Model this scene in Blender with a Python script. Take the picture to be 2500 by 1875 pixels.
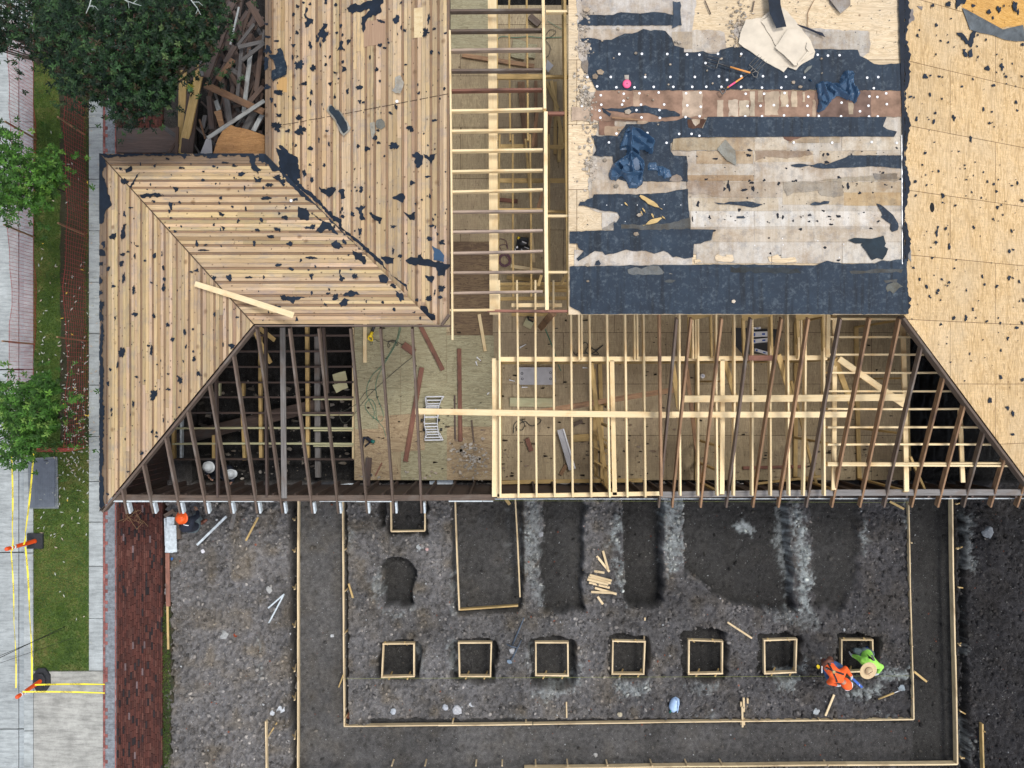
import bpy, bmesh, math, random
import numpy as np
from mathutils import Vector, Matrix
from mathutils.geometry import tessellate_polygon
R = math.radians
rng = random.Random(7)
nr = np.random.RandomState(11)
for o in list(bpy.data.objects): bpy.data.objects.remove(o)
SC = bpy.context.scene
COL = SC.collection
# ---------------------------------------------------------------- camera
CH = 18.5            # camera height above the ground
cd = bpy.data.cameras.new('camera'); cam = bpy.data.objects.new('camera', cd); COL.objects.link(cam)
cam.location = (0, 0, CH); cam.rotation_euler = (0, 0, 0)
cd.sensor_width = 36; cd.lens = 1850/2500*36; cd.clip_start = 0.1; cd.clip_end = 500
SC.camera = cam
# ---------------------------------------------------------------- light (overcast)
w = bpy.data.worlds.new('World'); SC.world = w; w.use_nodes = True
nt = w.node_tree; bg = nt.nodes['Background']
sky = nt.nodes.new('ShaderNodeTexSky'); sky.sky_type = 'NISHITA'; sky.sun_disc = False
sky.sun_elevation = R(62); sky.sun_rotation = R(140); sky.air_density = 1.0; sky.dust_density = 3.0; sky.ozone_density = 1.0
hs = nt.nodes.new('ShaderNodeHueSaturation'); hs.inputs['Saturation'].default_value = 0.55   # cloud cover greys the blue
nt.links.new(sky.outputs[0], hs.inputs['Color']); nt.links.new(hs.outputs[0], bg.inputs[0]); bg.inputs[1].default_value = 0.15
sd = bpy.data.lights.new('sun', 'SUN'); sd.energy = 1.5; sd.angle = R(16); sd.color = (1.0, 0.96, 0.9)
sun = bpy.data.objects.new('sun', sd); COL.objects.link(sun); sun.rotation_euler = (R(28), 0, R(140-180+180))
SC.view_settings.view_transform = 'Standard'; SC.view_settings.look = 'None'
SC.view_settings.gamma = 1.0; SC.view_settings.exposure = 0.40
SC.render.engine = 'CYCLES'
# ---------------------------------------------------------------- helpers: picture positions -> real points
def W(px, py, h=0.0):
    k = (CH-h)/1850.0
    return Vector(((px-1250)*k, (937.5-py)*k, h))
class Plane:
    def __init__(s, a, b, c):
        s.p = a; n = (b-a).cross(c-a).normalized()
        s.n = n if n.z > 0 else -n
    def z(s, x, y): return s.p.z-(s.n.x*(x-s.p.x)+s.n.y*(y-s.p.y))/s.n.z
    def hit(s, px, py):
        o = Vector((0, 0, CH)); d = Vector(((px-1250)/1850, (937.5-py)/1850, -1))
        t = (s.p-o).dot(s.n)/d.dot(s.n); return o+d*t
def Zm(ox, oy, s):
    return lambda x, y: (ox+x/s, oy+y/s)
ZA=Zm(640,0,4.424); ZB=Zm(640,350,3.686); ZC=Zm(230,370,3.857); ZG=Zm(0,800,3.16)
Z1=Zm(1380,0,5.53); Z2=Zm(1780,0,5.53); Z3=Zm(1380,250,5.53); Z4=Zm(1780,250,4.608); Z5=Zm(1380,500,4.424); Z6=Zm(1780,500,4.608)
ZR=Zm(1350,0,1.9235); ZR2=Zm(1350,400,1.9235); ZS=Zm(1800,750,3.16); ZT=Zm(2180,0,3.966); ZJ=Zm(1100,750,2.765); ZL=Zm(600,750,3.16)
ZD=Zm(400,0,4.254); ZE=Zm(1090,0,4.148); ZF=Zm(1090,400,4.148); ZM=Zm(1200,1200,2.457); ZN=Zm(1800,1200,2.457); ZO=Zm(600,1200,2.457)
ZP=Zm(1980,1560,9.217); ZQ=Zm(360,1200,9.217); ZU=Zm(0,1200,2.457); ZV=Zm(280,1080,6.144); ZW=Zm(0,1100,5.53)
# ---------------------------------------------------------------- object helpers
def tag(o, label=None, cat=None, group=None, kind=None):
    if label: o['label'] = label
    if cat: o['category'] = cat
    if group: o['group'] = group
    if kind: o['kind'] = kind
    return o
def thing(name, label, cat, loc=(0,0,0), group=None):
    o = bpy.data.objects.new(name, None); COL.objects.link(o); o.location = loc; o.empty_display_size = .1
    return tag(o, label, cat, group)
def mesh(name, V, F, mat, parent=None, cols=None, smooth=False, mats=None, fm=None):
    me = bpy.data.meshes.new(name); me.from_pydata([tuple(v) for v in V], [], F)
    for m in (mats or [mat]): me.materials.append(m)
    if fm is not None: me.polygons.foreach_set('material_index', fm)
    if cols is not None:
        ca = me.color_attributes.new('Col', 'FLOAT_COLOR', 'CORNER')
        arr = []
        for p, c in zip(me.polygons, cols):
            arr += [c[0], c[1], c[2], 1.0]*p.loop_total
        ca.data.foreach_set('color', arr)
    if smooth: me.polygons.foreach_set('use_smooth', [True]*len(me.polygons))
    me.update()
    o = bpy.data.objects.new(name, me); COL.objects.link(o)
    if parent is not None:
        o.parent = parent
        if parent.type == 'EMPTY' or True:
            o.matrix_parent_inverse = parent_mat(parent).inverted()
    return o
def parent_mat(p):
    m = Matrix.LocRotScale(p.location, p.rotation_euler, p.scale)
    if p.parent is not None: m = parent_mat(p.parent) @ p.matrix_parent_inverse @ m
    return m
class MB:
    """collects shapes, builds ONE mesh"""
    def __init__(s): s.V=[]; s.F=[]; s.C=[]; s.M=[]
    def add(s, V, F, col=(1,1,1), mi=0):
        b = len(s.V); s.V += [tuple(v) for v in V]
        for f in F: s.F.append(tuple(i+b for i in f)); s.C.append(col); s.M.append(mi)
    def box(s, p0, p1, w, t, col=(1,1,1), mi=0, up=(0,0,1), cut=0):
        """bar between two points (centre line), w across, t along 'up'"""
        p0=Vector(p0); p1=Vector(p1); x=(p1-p0).normalized(); up=Vector(up)
        y=up.cross(x)
        if y.length<1e-4: y=Vector((0,1,0)).cross(x)
        y.normalize(); z=x.cross(y)
        V=[]
        for p in (p0,p1):
            for a,b in ((-1,-1),(1,-1),(1,1),(-1,1)): V.append(p+y*a*w/2+z*b*t/2)
        s.add(V,[(3,2,1,0),(4,5,6,7),(0,1,5,4),(1,2,6,5),(2,3,7,6),(3,0,4,7)],col,mi)
    def prism(s, poly, zf, th, col=(1,1,1), mi=0):
        """poly: list of (x,y); zf(x,y)-> top height"""
        n=len(poly)
        if n<3: return
        a=sum(poly[i][0]*poly[(i+1)%n][1]-poly[(i+1)%n][0]*poly[i][1] for i in range(n))
        if abs(a)<1e-7: return
        if a<0: poly=poly[::-1]
        T=[(x,y,zf(x,y)) for x,y in poly]; B=[(x,y,z-th) for x,y,z in T]
        tris=tessellate_polygon([[Vector((x,y,0)) for x,y in poly]]) if n>4 else None
        F=[]
        if tris:
            for t in tris:
                ax=(poly[t[1]][0]-poly[t[0]][0])*(poly[t[2]][1]-poly[t[0]][1])-(poly[t[2]][0]-poly[t[0]][0])*(poly[t[1]][1]-poly[t[0]][1])
                F.append(tuple(t) if ax>0 else (t[0],t[2],t[1]))
        else: F.append(tuple(range(n)))
        for i in range(n):
            j=(i+1)%n; F.append((i+n,j+n,j,i))
        s.add(T+B,F,col,mi)
    def tube(s, pts, r, n=6, col=(1,1,1), mi=0, caps=True, radii=None):
        pts=[Vector(p) for p in pts]; V=[]; F=[]
        for i,p in enumerate(pts):
            d=(pts[min(i+1,len(pts)-1)]-pts[max(i-1,0)]).normalized()
            a=d.cross(Vector((0,0,1)))
            if a.length<1e-3: a=d.cross(Vector((0,1,0)))
            a.normalize(); b=d.cross(a); rr=radii[i] if radii else r
            for k in range(n):
                t=2*math.pi*k/n; V.append(p+a*rr*math.cos(t)+b*rr*math.sin(t))
        for i in range(len(pts)-1):
            for k in range(n):
                k2=(k+1)%n; F.append((i*n+k,i*n+k2,(i+1)*n+k2,(i+1)*n+k))
        if caps: F.append(tuple(range(n))[::-1]); F.append(tuple(range((len(pts)-1)*n,len(pts)*n)))
        s.add(V,F,col,mi)
    def lathe(s, c, prof, n=24, col=(1,1,1), mi=0, rot=None):
        V=[];F=[]; c=Vector(c); rot=rot or Matrix.Identity(3)
        for r,z in prof:
            for k in range(n):
                t=2*math.pi*k/n; V.append(c+rot@Vector((r*math.cos(t),r*math.sin(t),z)))
        for i in range(len(prof)-1):
            for k in range(n):
                k2=(k+1)%n; F.append((i*n+k,i*n+k2,(i+1)*n+k2,(i+1)*n+k))
        s.add(V,F,col,mi)
    def build(s, name, mat, parent=None, smooth=False, mats=None):
        return mesh(name, s.V, s.F, mat, parent, s.C, smooth, mats, s.M if mats else None)
def board(name, p0, p1, w, t, mat, parent=None, up=(0,0,1), rough=0.0):
    """a length of timber: local X along its length; slightly eased, slightly bowed"""
    p0=Vector(p0); p1=Vector(p1); L=(p1-p0).length; x=(p1-p0).normalized(); u=Vector(up)
    y=u.cross(x)
    if y.length<1e-4: y=Vector((0,1,0)).cross(x)
    y.normalize(); z=x.cross(y)
    n=max(1,min(6,int(L/0.5))); V=[]; F=[]; bow=rng.uniform(-1,1)*0.0025*L
    e=min(w,t)*0.1
    ring=[(-w/2+e,-t/2),(w/2-e,-t/2),(w/2,-t/2+e),(w/2,t/2-e),(w/2-e,t/2),(-w/2+e,t/2),(-w/2,t/2-e),(-w/2,-t/2+e)]
    for i in range(n+1):
        f=i/n; b=bow*math.sin(math.pi*f)
        for a,c in ring:
            V.append((f*L, a+b+(rng.uniform(-rough,rough) if rough else 0), c+(rng.uniform(-rough,rough) if rough else 0)))
    for i in range(n):
        for k in range(8):
            F.append((i*8+k,(i+1)*8+k,(i+1)*8+(k+1)%8,i*8+(k+1)%8))
    F.append(tuple(range(8))); F.append(tuple(range(n*8,n*8+8))[::-1])
    F=[f[::-1] for f in F]
    me=bpy.data.meshes.new(name); me.from_pydata(V,[],F); me.materials.append(mat); me.update()
    o=bpy.data.objects.new(name,me); COL.objects.link(o)
    M=Matrix((( x.x,y.x,z.x,p0.x),(x.y,y.y,z.y,p0.y),(x.z,y.z,z.z,p0.z),(0,0,0,1)))
    if parent is not None:
        o.parent=parent; M=parent_mat(parent).inverted()@M
        o.matrix_parent_inverse=Matrix.Identity(4)
    o.matrix_local=M if parent is None else M
    o.location=M.to_translation(); o.rotation_euler=M.to_euler()
    return o
def halfplane(poly, a, b, c):
    """keep a*x+b*y<=c"""
    out=[]; n=len(poly)
    for i in range(n):
        p=poly[i]; q=poly[(i+1)%n]; dp=a*p[0]+b*p[1]-c; dq=a*q[0]+b*q[1]-c
        if dp<=0: out.append(p)
        if (dp<0 and dq>0) or (dp>0 and dq<0):
            t=dp/(dp-dq); out.append((p[0]+(q[0]-p[0])*t,p[1]+(q[1]-p[1])*t))
    return out
def clip_convex(poly, conv):
    n=len(conv)
    ar=sum(conv[i][0]*conv[(i+1)%n][1]-conv[(i+1)%n][0]*conv[i][1] for i in range(n))
    if ar<0: conv=conv[::-1]
    for i in range(n):
        (x0,y0),(x1,y1)=conv[i],conv[(i+1)%n]
        a=(y1-y0); b=-(x1-x0); poly=halfplane(poly,a,b,a*x0+b*y0)
        if len(poly)<3: return []
    return poly
def ragged(poly, amp, step, r=rng):
    out=[]; n=len(poly)
    for i in range(n):
        p=poly[i]; q=poly[(i+1)%n]; L=math.hypot(q[0]-p[0],q[1]-p[1]); k=max(1,int(L/step))
        nx,ny=((q[1]-p[1])/(L+1e-9),-(q[0]-p[0])/(L+1e-9))
        for j in range(k):
            f=j/k; d=r.gauss(0,amp) if j else r.gauss(0,amp*.4); out.append((p[0]+(q[0]-p[0])*f+nx*d,p[1]+(q[1]-p[1])*f+ny*d))
    return out
def blob(cx, cy, rx, ry, n=None, jag=.40, r=rng):
    n=n or max(11,min(26,int((rx+ry)*1.5))); ph=r.uniform(0,6.28); a2=r.uniform(.1,.3); a3=r.uniform(.05,.25); p2=r.uniform(0,6.28); p3=r.uniform(0,6.28)
    out=[]
    for k in range(n):
        t=2*math.pi*k/n; q=1+a2*math.sin(2*t+p2)+a3*math.sin(3*t+p3)+r.uniform(-jag,jag)
        out.append((cx+rx*q*math.cos(t),cy+ry*q*math.sin(t)))
    return out
def inpoly(x, y, poly):
    c=False; n=len(poly); j=n-1
    for i in range(n):
        xi,yi=poly[i]; xj,yj=poly[j]
        if (yi>y)!=(yj>y) and x<(xj-xi)*(y-yi)/(yj-yi)+xi: c=not c
        j=i
    return c
# ---------------------------------------------------------------- materials
def newmat(name):
    m=bpy.data.materials.new(name); m.use_nodes=True; n=m.node_tree; b=n.nodes['Principled BSDF']
    return m,n,b
def nd(n, t, **k):
    x=n.nodes.new('ShaderNode'+t)
    for a,v in k.items():
        if a.startswith('i_'): x.inputs[a[2:].replace('_',' ')].default_value=v
        else: setattr(x,a,v)
    return x
def coords(n, scale, obj=True, rot=(0,0,0)):
    tc=nd(n,'TexCoord'); mp=nd(n,'Mapping'); mp.inputs['Scale'].default_value=scale; mp.inputs['Rotation'].default_value=rot
    n.links.new(tc.outputs['Object'],mp.inputs[0]); return mp.outputs[0]
def noise(n, vec, scale, detail=5, rough=.6, dist=0.0):
    x=nd(n,'TexNoise'); x.inputs['Scale'].default_value=scale; x.inputs['Detail'].default_value=detail; x.inputs['Roughness'].default_value=rough; x.inputs['Distortion'].default_value=dist
    n.links.new(vec,x.inputs['Vector']); return x.outputs['Fac']
def ramp(n, fac, stops):
    x=nd(n,'ValToRGB'); e=x.color_ramp.elements
    while len(e)<len(stops): e.new(.5)
    for k,(p,c) in enumerate(stops): e[k].position=p; e[k].color=(c[0],c[1],c[2],1) if not isinstance(c,(int,float)) else (c,c,c,1)
    n.links.new(fac,x.inputs[0]); return x.outputs[0]
def mul(n, a, b, fac=1.0, mode='MULTIPLY'):
    x=nd(n,'Mix',data_type='RGBA',blend_type=mode); x.inputs[0].default_value=fac if not hasattr(fac,'links') else 1
    if hasattr(fac,'links'): n.links.new(fac,x.inputs[0])
    for s,i in ((a,6),(b,7)):
        if hasattr(s,'links'): n.links.new(s,x.inputs[i])
        else: x.inputs[i].default_value=(s[0],s[1],s[2],1)
    return x.outputs[2]
def bump(n, b, h, strength=.3, dist=.01):
    x=nd(n,'Bump'); x.inputs['Strength'].default_value=strength; x.inputs['Distance'].default_value=dist
    n.links.new(h,x.inputs['Height']); n.links.new(x.outputs[0],b.inputs['Normal'])
def timber(name, c1, c2, c3=None, rnd=True, rough=.75, gr=(1.5,30,30), spots=0.0, attr=False, stain=None):
    m,n,b=newmat(name); v=coords(n,gr); f=noise(n,v,1.6,6,.65,.6)
    col=ramp(n,f,[(.3,c1),(.7,c2)])
    if c3:
        v2=coords(n,(1.5,3,3)); col=mul(n,col,c3,ramp(n,noise(n,v2,1.2,4,.7),[(.5,0.),(.72,1.)]),'MIX')
    if spots:
        v3=coords(n,(1,1,1)); vo=nd(n,'TexVoronoi'); vo.inputs['Scale'].default_value=spots; n.links.new(v3,vo.inputs[0])
        col=mul(n,col,ramp(n,vo.outputs['Distance'],[(.05,(.3,.2,.13)),(.14,(1,1,1))]),.75)
    if stain:
        sv=coords(n,stain); sn=noise(n,sv,1.3,5,.8,.3); col=mul(n,col,(.20,.20,.24),ramp(n,sn,[(.53,0.),(.66,.55)]),'MIX')
        vv=coords(n,(1,1,1)); v4=nd(n,'TexVoronoi'); v4.inputs['Scale'].default_value=6.5; n.links.new(vv,v4.inputs[0])
        col=mul(n,col,ramp(n,v4.outputs['Distance'],[(.08,(.20,.15,.12)),(.15,(1,1,1))]),.85)
        col=mul(n,col,(.52,.37,.205),ramp(n,noise(n,vv,1.1,6,.75),[(.42,0.),(.62,.45)]),'MIX')
    if rnd:
        oi=nd(n,'ObjectInfo'); col=mul(n,col,ramp(n,oi.outputs['Random'],[(0,(.78,.76,.72)),(1,(1.12,1.12,1.12))]))
    if attr:
        at=nd(n,'Attribute',attribute_name='Col'); col=mul(n,col,at.outputs['Color'])
    n.links.new(col,b.inputs['Base Color']); b.inputs['Roughness'].default_value=rough
    bump(n,b,f,.35,.004); return m
def plain(name, c, rough=.6, var=.12, scale=8, metal=0.0, bmp=0.0, attr=False, spec=.5):
    m,n,b=newmat(name); v=coords(n,(1,1,1)); f=noise(n,v,scale,5,.6)
    col=ramp(n,f,[(.3,[x*(1-var) for x in c]),(.7,[min(1,x*(1+var)) for x in c])])
    if attr:
        at=nd(n,'Attribute',attribute_name='Col'); col=mul(n,col,at.outputs['Color'])
    n.links.new(col,b.inputs['Base Color']); b.inputs['Roughness'].default_value=rough; b.inputs['Metallic'].default_value=metal
    b.inputs['Specular IOR Level'].default_value=spec
    if bmp: bump(n,b,f,bmp,.01)
    return m
def plywood(name, cA, cB, cDirt, seams=True, rot=0.0, attr=False, knots=True, dirt=.5, gl=(1.2,9,1)):
    m,n,b=newmat(name)
    v=coords(n,gl,rot=(0,0,rot)); f=noise(n,v,1.5,4,.6,1.2)
    wv=nd(n,'Math',operation='MULTIPLY'); n.links.new(f,wv.inputs[0]); wv.inputs[1].default_value=11
    fr=nd(n,'Math',operation='PINGPONG'); n.links.new(wv.outputs[0],fr.inputs[0]); fr.inputs[1].default_value=1.0
    col=ramp(n,fr.outputs[0],[(.0,[x*.78 for x in cA]),(.35,cA),(.8,cB),(1.,[x*.7 for x in cA])])
    v2=coords(n,(1,1,1)); big=noise(n,v2,.8,5,.65)
    col=mul(n,col,cDirt,ramp(n,big,[(.42,0.),(.75,dirt)]),'MIX'); sp=nd(n,'TexVoronoi'); sp.inputs['Scale'].default_value=7; n.links.new(coords(n,(1.6,.55,1),rot=(0,0,rot-R(90))),sp.inputs[0]); col=mul(n,col,ramp(n,sp.outputs['Distance'],[(.05,(.30,.21,.14)),(.16,(1,1,1))]),.6)
    fine=noise(n,coords(n,(4,60,4),rot=(0,0,rot)),1,3,.6); col=mul(n,col,ramp(n,fine,[(.3,.86),(.7,1.06)]))
    if knots:
        vo=nd(n,'TexVoronoi'); vo.inputs['Scale'].default_value=2.6; n.links.new(v2,vo.inputs[0])
        col=mul(n,col,ramp(n,vo.outputs['Distance'],[(.03,(.22,.15,.1)),(.085,(1,1,1))]),.8)
    if seams:
        br=nd(n,'TexBrick'); br.offset=.5; br.inputs['Scale'].default_value=1; br.inputs['Brick Width'].default_value=2.44; br.inputs['Row Height'].default_value=1.22
        br.inputs['Mortar Size'].default_value=.006; br.inputs['Mortar Smooth'].default_value=.1; br.inputs['Color1'].default_value=(1,1,1,1); br.inputs['Color2'].default_value=(.84,.83,.8,1); br.inputs['Mortar'].default_value=(.22,.17,.12,1)
        n.links.new(coords(n,(1,1,1),rot=(0,0,rot)),br.inputs[0]); col=mul(n,col,br.outputs['Color'])
    if attr:
        at=nd(n,'Attribute',attribute_name='Col'); col=mul(n,col,at.outputs['Color'])
    n.links.new(col,b.inputs['Base Color']); b.inputs['Roughness'].default_value=.75
    bump(n,b,fine,.2,.004); return m
M={}
M['pine']=timber('new_pine',(.74,.57,.32),(.84,.70,.44),(.66,.47,.24),spots=3.0)
M['pine_deck_x']=timber('deck_board_x',(.44,.31,.18),(.73,.555,.35),(.44,.35,.27),rnd=False,gr=(1.0,34,1),attr=True,spots=2.2,stain=(1.6,9,1))
M['pine_deck_y']=timber('deck_board_y',(.44,.31,.18),(.73,.555,.35),(.44,.35,.27),rnd=False,gr=(34,1.0,1),attr=True,spots=2.2,stain=(9,1.6,1))
M['old']=timber('old_brown_timber',(.060,.042,.032),(.175,.125,.095),(.16,.135,.115),gr=(1.5,22,22))
M['faded']=timber('faded_timber',(.28,.20,.15),(.46,.36,.28),(.24,.19,.16))
M['oldgold']=timber('old_honey_timber',(.17,.095,.05),(.40,.24,.13),(.12,.07,.045),gr=(1.5,22,22))
M['red_board']=timber('red_brown_board',(.16,.065,.045),(.30,.14,.095),(.11,.055,.04))
M['grey_board']=timber('weathered_grey_board',(.10,.095,.09),(.23,.22,.215),(.14,.11,.09))
M['dark_board']=timber('dark_stained_board',(.045,.030,.026),(.11,.075,.062),(.07,.065,.065))
M['tan_board']=timber('yellow_treated_board',(.42,.28,.10),(.58,.42,.19),(.30,.22,.09))
M['green_board']=timber('green_treated_board',(.36,.36,.21),(.52,.50,.31),(.40,.34,.2))
M['white_paint']=plain('white_painted_timber',(.52,.58,.61),.5,.25,14,bmp=.1)
M['stake']=timber('stake_wood',(.60,.46,.27),(.78,.63,.40),(.45,.34,.2))
M['felt']=plain('roofing_felt',(.010,.018,.032),.75,.35,6,bmp=.25,attr=True,spec=.35)
M['felt_roof']=None
M['ply_floor']=plywood('subfloor_plywood',(.43,.34,.205),(.56,.455,.285),(.27,.20,.13),rot=0,dirt=.8,gl=(6,.7,1))
M['ply_roof']=plywood('roof_plywood',(.56,.38,.18),(.77,.56,.31),(.55,.45,.31),rot=0,dirt=.55,gl=(5,.8,1))
M['ply_flat']=plywood('deck_plywood',(.70,.54,.34),(.80,.65,.44),(.55,.47,.36),rot=0,dirt=.5,gl=(.8,4,1))
M['ply_old']=plywood('orange_plywood_scrap',(.30,.15,.05),(.42,.23,.09),(.12,.06,.03),seams=False,dirt=.8)
M['fibre']=plain('fibre_board',(.52,.485,.43),.9,.14,3,bmp=.1,attr=True,spec=.2)
m,n,b=newmat('fibre_board'); v=coords(n,(1,1,1)); f=noise(n,v,1.7,8,.75); s=noise(n,coords(n,(7,.8,1)),1.3,5,.65); g=noise(n,v,40,4,.8); at=nd(n,'Attribute',attribute_name='Col')
col=ramp(n,s,[(.32,(.43,.375,.30)),(.6,(.535,.50,.445))]); col=mul(n,col,(.27,.19,.115),ramp(n,f,[(.45,0.),(.62,.62)]),'MIX'); col=mul(n,col,(.22,.22,.225),ramp(n,noise(n,v,4.5,8,.8),[(.50,0.),(.62,.55)]),'MIX'); col=mul(n,col,ramp(n,g,[(.3,.84),(.7,1.1)])); col=mul(n,col,at.outputs['Color'])
n.links.new(col,b.inputs['Base Color']); b.inputs['Roughness'].default_value=.9; b.inputs['Specular IOR Level'].default_value=.2; bump(n,b,g,.3,.004); M['fibre']=m
M['paper']=plain('tan_underlay_sheet',(.62,.55,.44),.85,.12,4,bmp=.1,spec=.2)
M['metal']=plain('galvanised_metal',(.62,.63,.65),.35,.1,20,metal=.8)
M['black']=plain('black_plastic',(.02,.021,.024),.4,.2,10)
M['rubber']=plain('black_rubber',(.022,.024,.028),.8,.25,14,bmp=.2)
M['orange']=plain('orange_plastic',(.80,.09,.015),.4,.08,6)
M['orange_cloth']=plain('orange_cloth',(.95,.13,.02),.8,.06,14,bmp=.3)
M['lime_cloth']=plain('lime_cloth',(.38,.85,.12),.8,.1,12,bmp=.3)
M['navy_cloth']=plain('navy_cloth',(.012,.016,.03),.85,.2,12,bmp=.3)
M['jeans']=plain('blue_jeans',(.035,.09,.22),.85,.25,30,bmp=.3)
M['greytrouser']=plain('grey_trousers',(.09,.12,.13),.85,.25,20,bmp=.3)
M['leather']=plain('brown_leather',(.14,.05,.03),.6,.3,14,bmp=.3)
M['skin']=plain('skin',(.42,.23,.15),.5,.05,12)
M['hair']=plain('dark_hair',(.02,.014,.01),.6,.2,30)
M['glove']=plain('pale_glove',(.60,.62,.66),.8,.1,20)
M['straw']=plain('straw',(.58,.44,.26),.8,.15,60,bmp=.4)
M['helmet_white']=plain('white_hard_hat',(.80,.85,.88),.35,.04,4)
M['helmet_orange']=plain('orange_hard_hat',(.95,.12,.01),.35,.05,4)
M['dirty_shaded_white']=timber('dirty_shaded_white_board',(.20,.22,.23),(.40,.42,.42),(.12,.10,.09))  # white paint in the heap: dirt, plus tree shade put into the colour
M['white']=plain('white_plastic',(.82,.83,.85),.5,.05,6)
M['tape']=plain('yellow_tape',(.86,.72,.02),.5,.06,6)
M['blue']=plain('blue_plastic',(.02,.10,.45),.4,.1,8)
M['yellow']=plain('yellow_plastic',(.85,.62,.02),.4,.08,8)
M['teal']=plain('teal_plastic',(.005,.13,.11),.4,.1,8)
M['pink']=plain('pink_plastic',(.85,.10,.24),.5,.08,8)
M['bag']=plain('dark_plastic_film',(.045,.095,.17),.33,.2,3)
M['netting']=plain('orange_netting',(.45,.06,.06),.6,.15,6)
M['hose_green']=plain('green_hose',(.05,.20,.13),.5,.1,6)
M['hose_dark']=plain('dark_hose',(.05,.05,.04),.5,.1,6)
M['hose_purple']=plain('purple_hose',(.14,.06,.08),.5,.1,6)
M['greyplastic']=plain('grey_plastic',(.42,.42,.44),.6,.08,8)
M['paleblue']=plain('pale_blue_plastic',(.40,.56,.80),.3,.1,8)
M['stone']=plain('stones',(.8,.8,.8),.9,.25,20,bmp=.5,attr=True,spec=.2)
M['leaf']=plain('leaves',(1,1,1),.5,.2,12,attr=True,spec=.22)
M['bark']=plain('bark',(.10,.075,.055),.9,.3,20,bmp=.6)
M['twig']=plain('bare_grey_twig',(.36,.40,.38),.9,.2,20)
M['petal']=plain('pale_fallen_leaves',(1,1,1),.8,.1,12,attr=True)
M['brick']=plain('brick_face',(1,1,1),.85,.25,25,bmp=.4,attr=True,spec=.25)
M['wirebrown']=plain('dry_vine',(.24,.14,.07),.9,.2,10)
def concrete(name, c, dark=.75, sc=1.6):
    m,n,b=newmat(name); v=coords(n,(1,1,1)); f=noise(n,v,sc,8,.7); g=noise(n,v,70,3,.7); h=noise(n,coords(n,(1,6,1)),2.5,5,.7)
    col=ramp(n,f,[(.32,[x*dark for x in c]),(.66,c)]); col=mul(n,col,ramp(n,g,[(.3,.8),(.7,1.1)])); col=mul(n,col,ramp(n,h,[(.36,.72),(.58,1.05)]))
    at=nd(n,'Attribute',attribute_name='Col'); col=mul(n,col,at.outputs['Color'])
    n.links.new(col,b.inputs['Base Color']); b.inputs['Roughness'].default_value=.85; bump(n,b,g,.35,.006); return m
M['conc']=concrete('concrete',(.46,.50,.50),.62,1.1)
M['conc_drive']=concrete('old_driveway_concrete',(.47,.47,.44),.62,2.5)
M['aggregate']=concrete('exposed_aggregate',(.30,.33,.36),.45,14)
# grass
m,n,b=newmat('grass'); v=coords(n,(1,1,1)); f=noise(n,v,2.2,8,.7); g=noise(n,v,60,4,.8)
col=ramp(n,f,[(.36,(.040,.085,.018)),(.52,(.09,.15,.030)),(.64,(.19,.19,.06))]); col=mul(n,col,ramp(n,g,[(.3,.5),(.7,1.3)]))
n.links.new(col,b.inputs['Base Color']); b.inputs['Roughness'].default_value=.9; bump(n,b,g,1,.02); M['grass']=m
m,n,b=newmat('mulch'); v=coords(n,(1,1,1)); f=noise(n,v,5,8,.8); g=noise(n,v,45,4,.8)
col=ramp(n,f,[(.35,(.026,.042,.016)),(.62,(.058,.040,.024))]); col=mul(n,col,ramp(n,g,[(.3,.5),(.7,1.3)]))
n.links.new(col,b.inputs['Base Color']); b.inputs['Roughness'].default_value=.95; bump(n,b,g,1,.02); M['mulch']=m
# soil: vertex colour x fine grit
m,n,b=newmat('soil'); v=coords(n,(1,1,1)); f=noise(n,v,9,9,.75); g=noise(n,v,55,5,.8); k=noise(n,v,140,2,.6)
at=nd(n,'Attribute',attribute_name='Col'); col=mul(n,at.outputs['Color'],ramp(n,f,[(.3,.5),(.7,1.45)])); col=mul(n,col,ramp(n,g,[(.32,.5),(.68,1.45)]))
col=mul(n,col,(.42,.43,.43),ramp(n,k,[(.67,0.),(.73,.8)]),'MIX')
n.links.new(col,b.inputs['Base Color']); b.inputs['Roughness'].default_value=.92; b.inputs['Specular IOR Level'].default_value=.25
ad=nd(n,'Math',operation='ADD'); n.links.new(f,ad.inputs[0]); n.links.new(g,ad.inputs[1]); bump(n,b,ad.outputs[0],.9,.03); M['soil']=m
# flat-roof felt: dusty blotches, run-off streaks
m,n,b=newmat('flat_roof_felt'); v=coords(n,(1,1,1)); f=noise(n,v,1.6,7,.7); g=noise(n,v,9,6,.7); s=noise(n,coords(n,(5,.35,1)),1.6,4,.6)
col=ramp(n,f,[(.3,(.009,.017,.030)),(.72,(.018,.034,.056))]); col=mul(n,col,(.16,.20,.23),ramp(n,g,[(.54,0.),(.68,.32)]),'MIX'); col=mul(n,col,ramp(n,s,[(.36,.55),(.5,1.06)])); col=mul(n,col,(.12,.15,.17),ramp(n,noise(n,v,14,4,.8),[(.56,0.),(.66,.35)]),'MIX')
n.links.new(col,b.inputs['Base Color']); b.inputs['Roughness'].default_value=.7; bump(n,b,g,.5,.012); b.inputs['Specular IOR Level'].default_value=.35; M['felt_roof']=m
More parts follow.
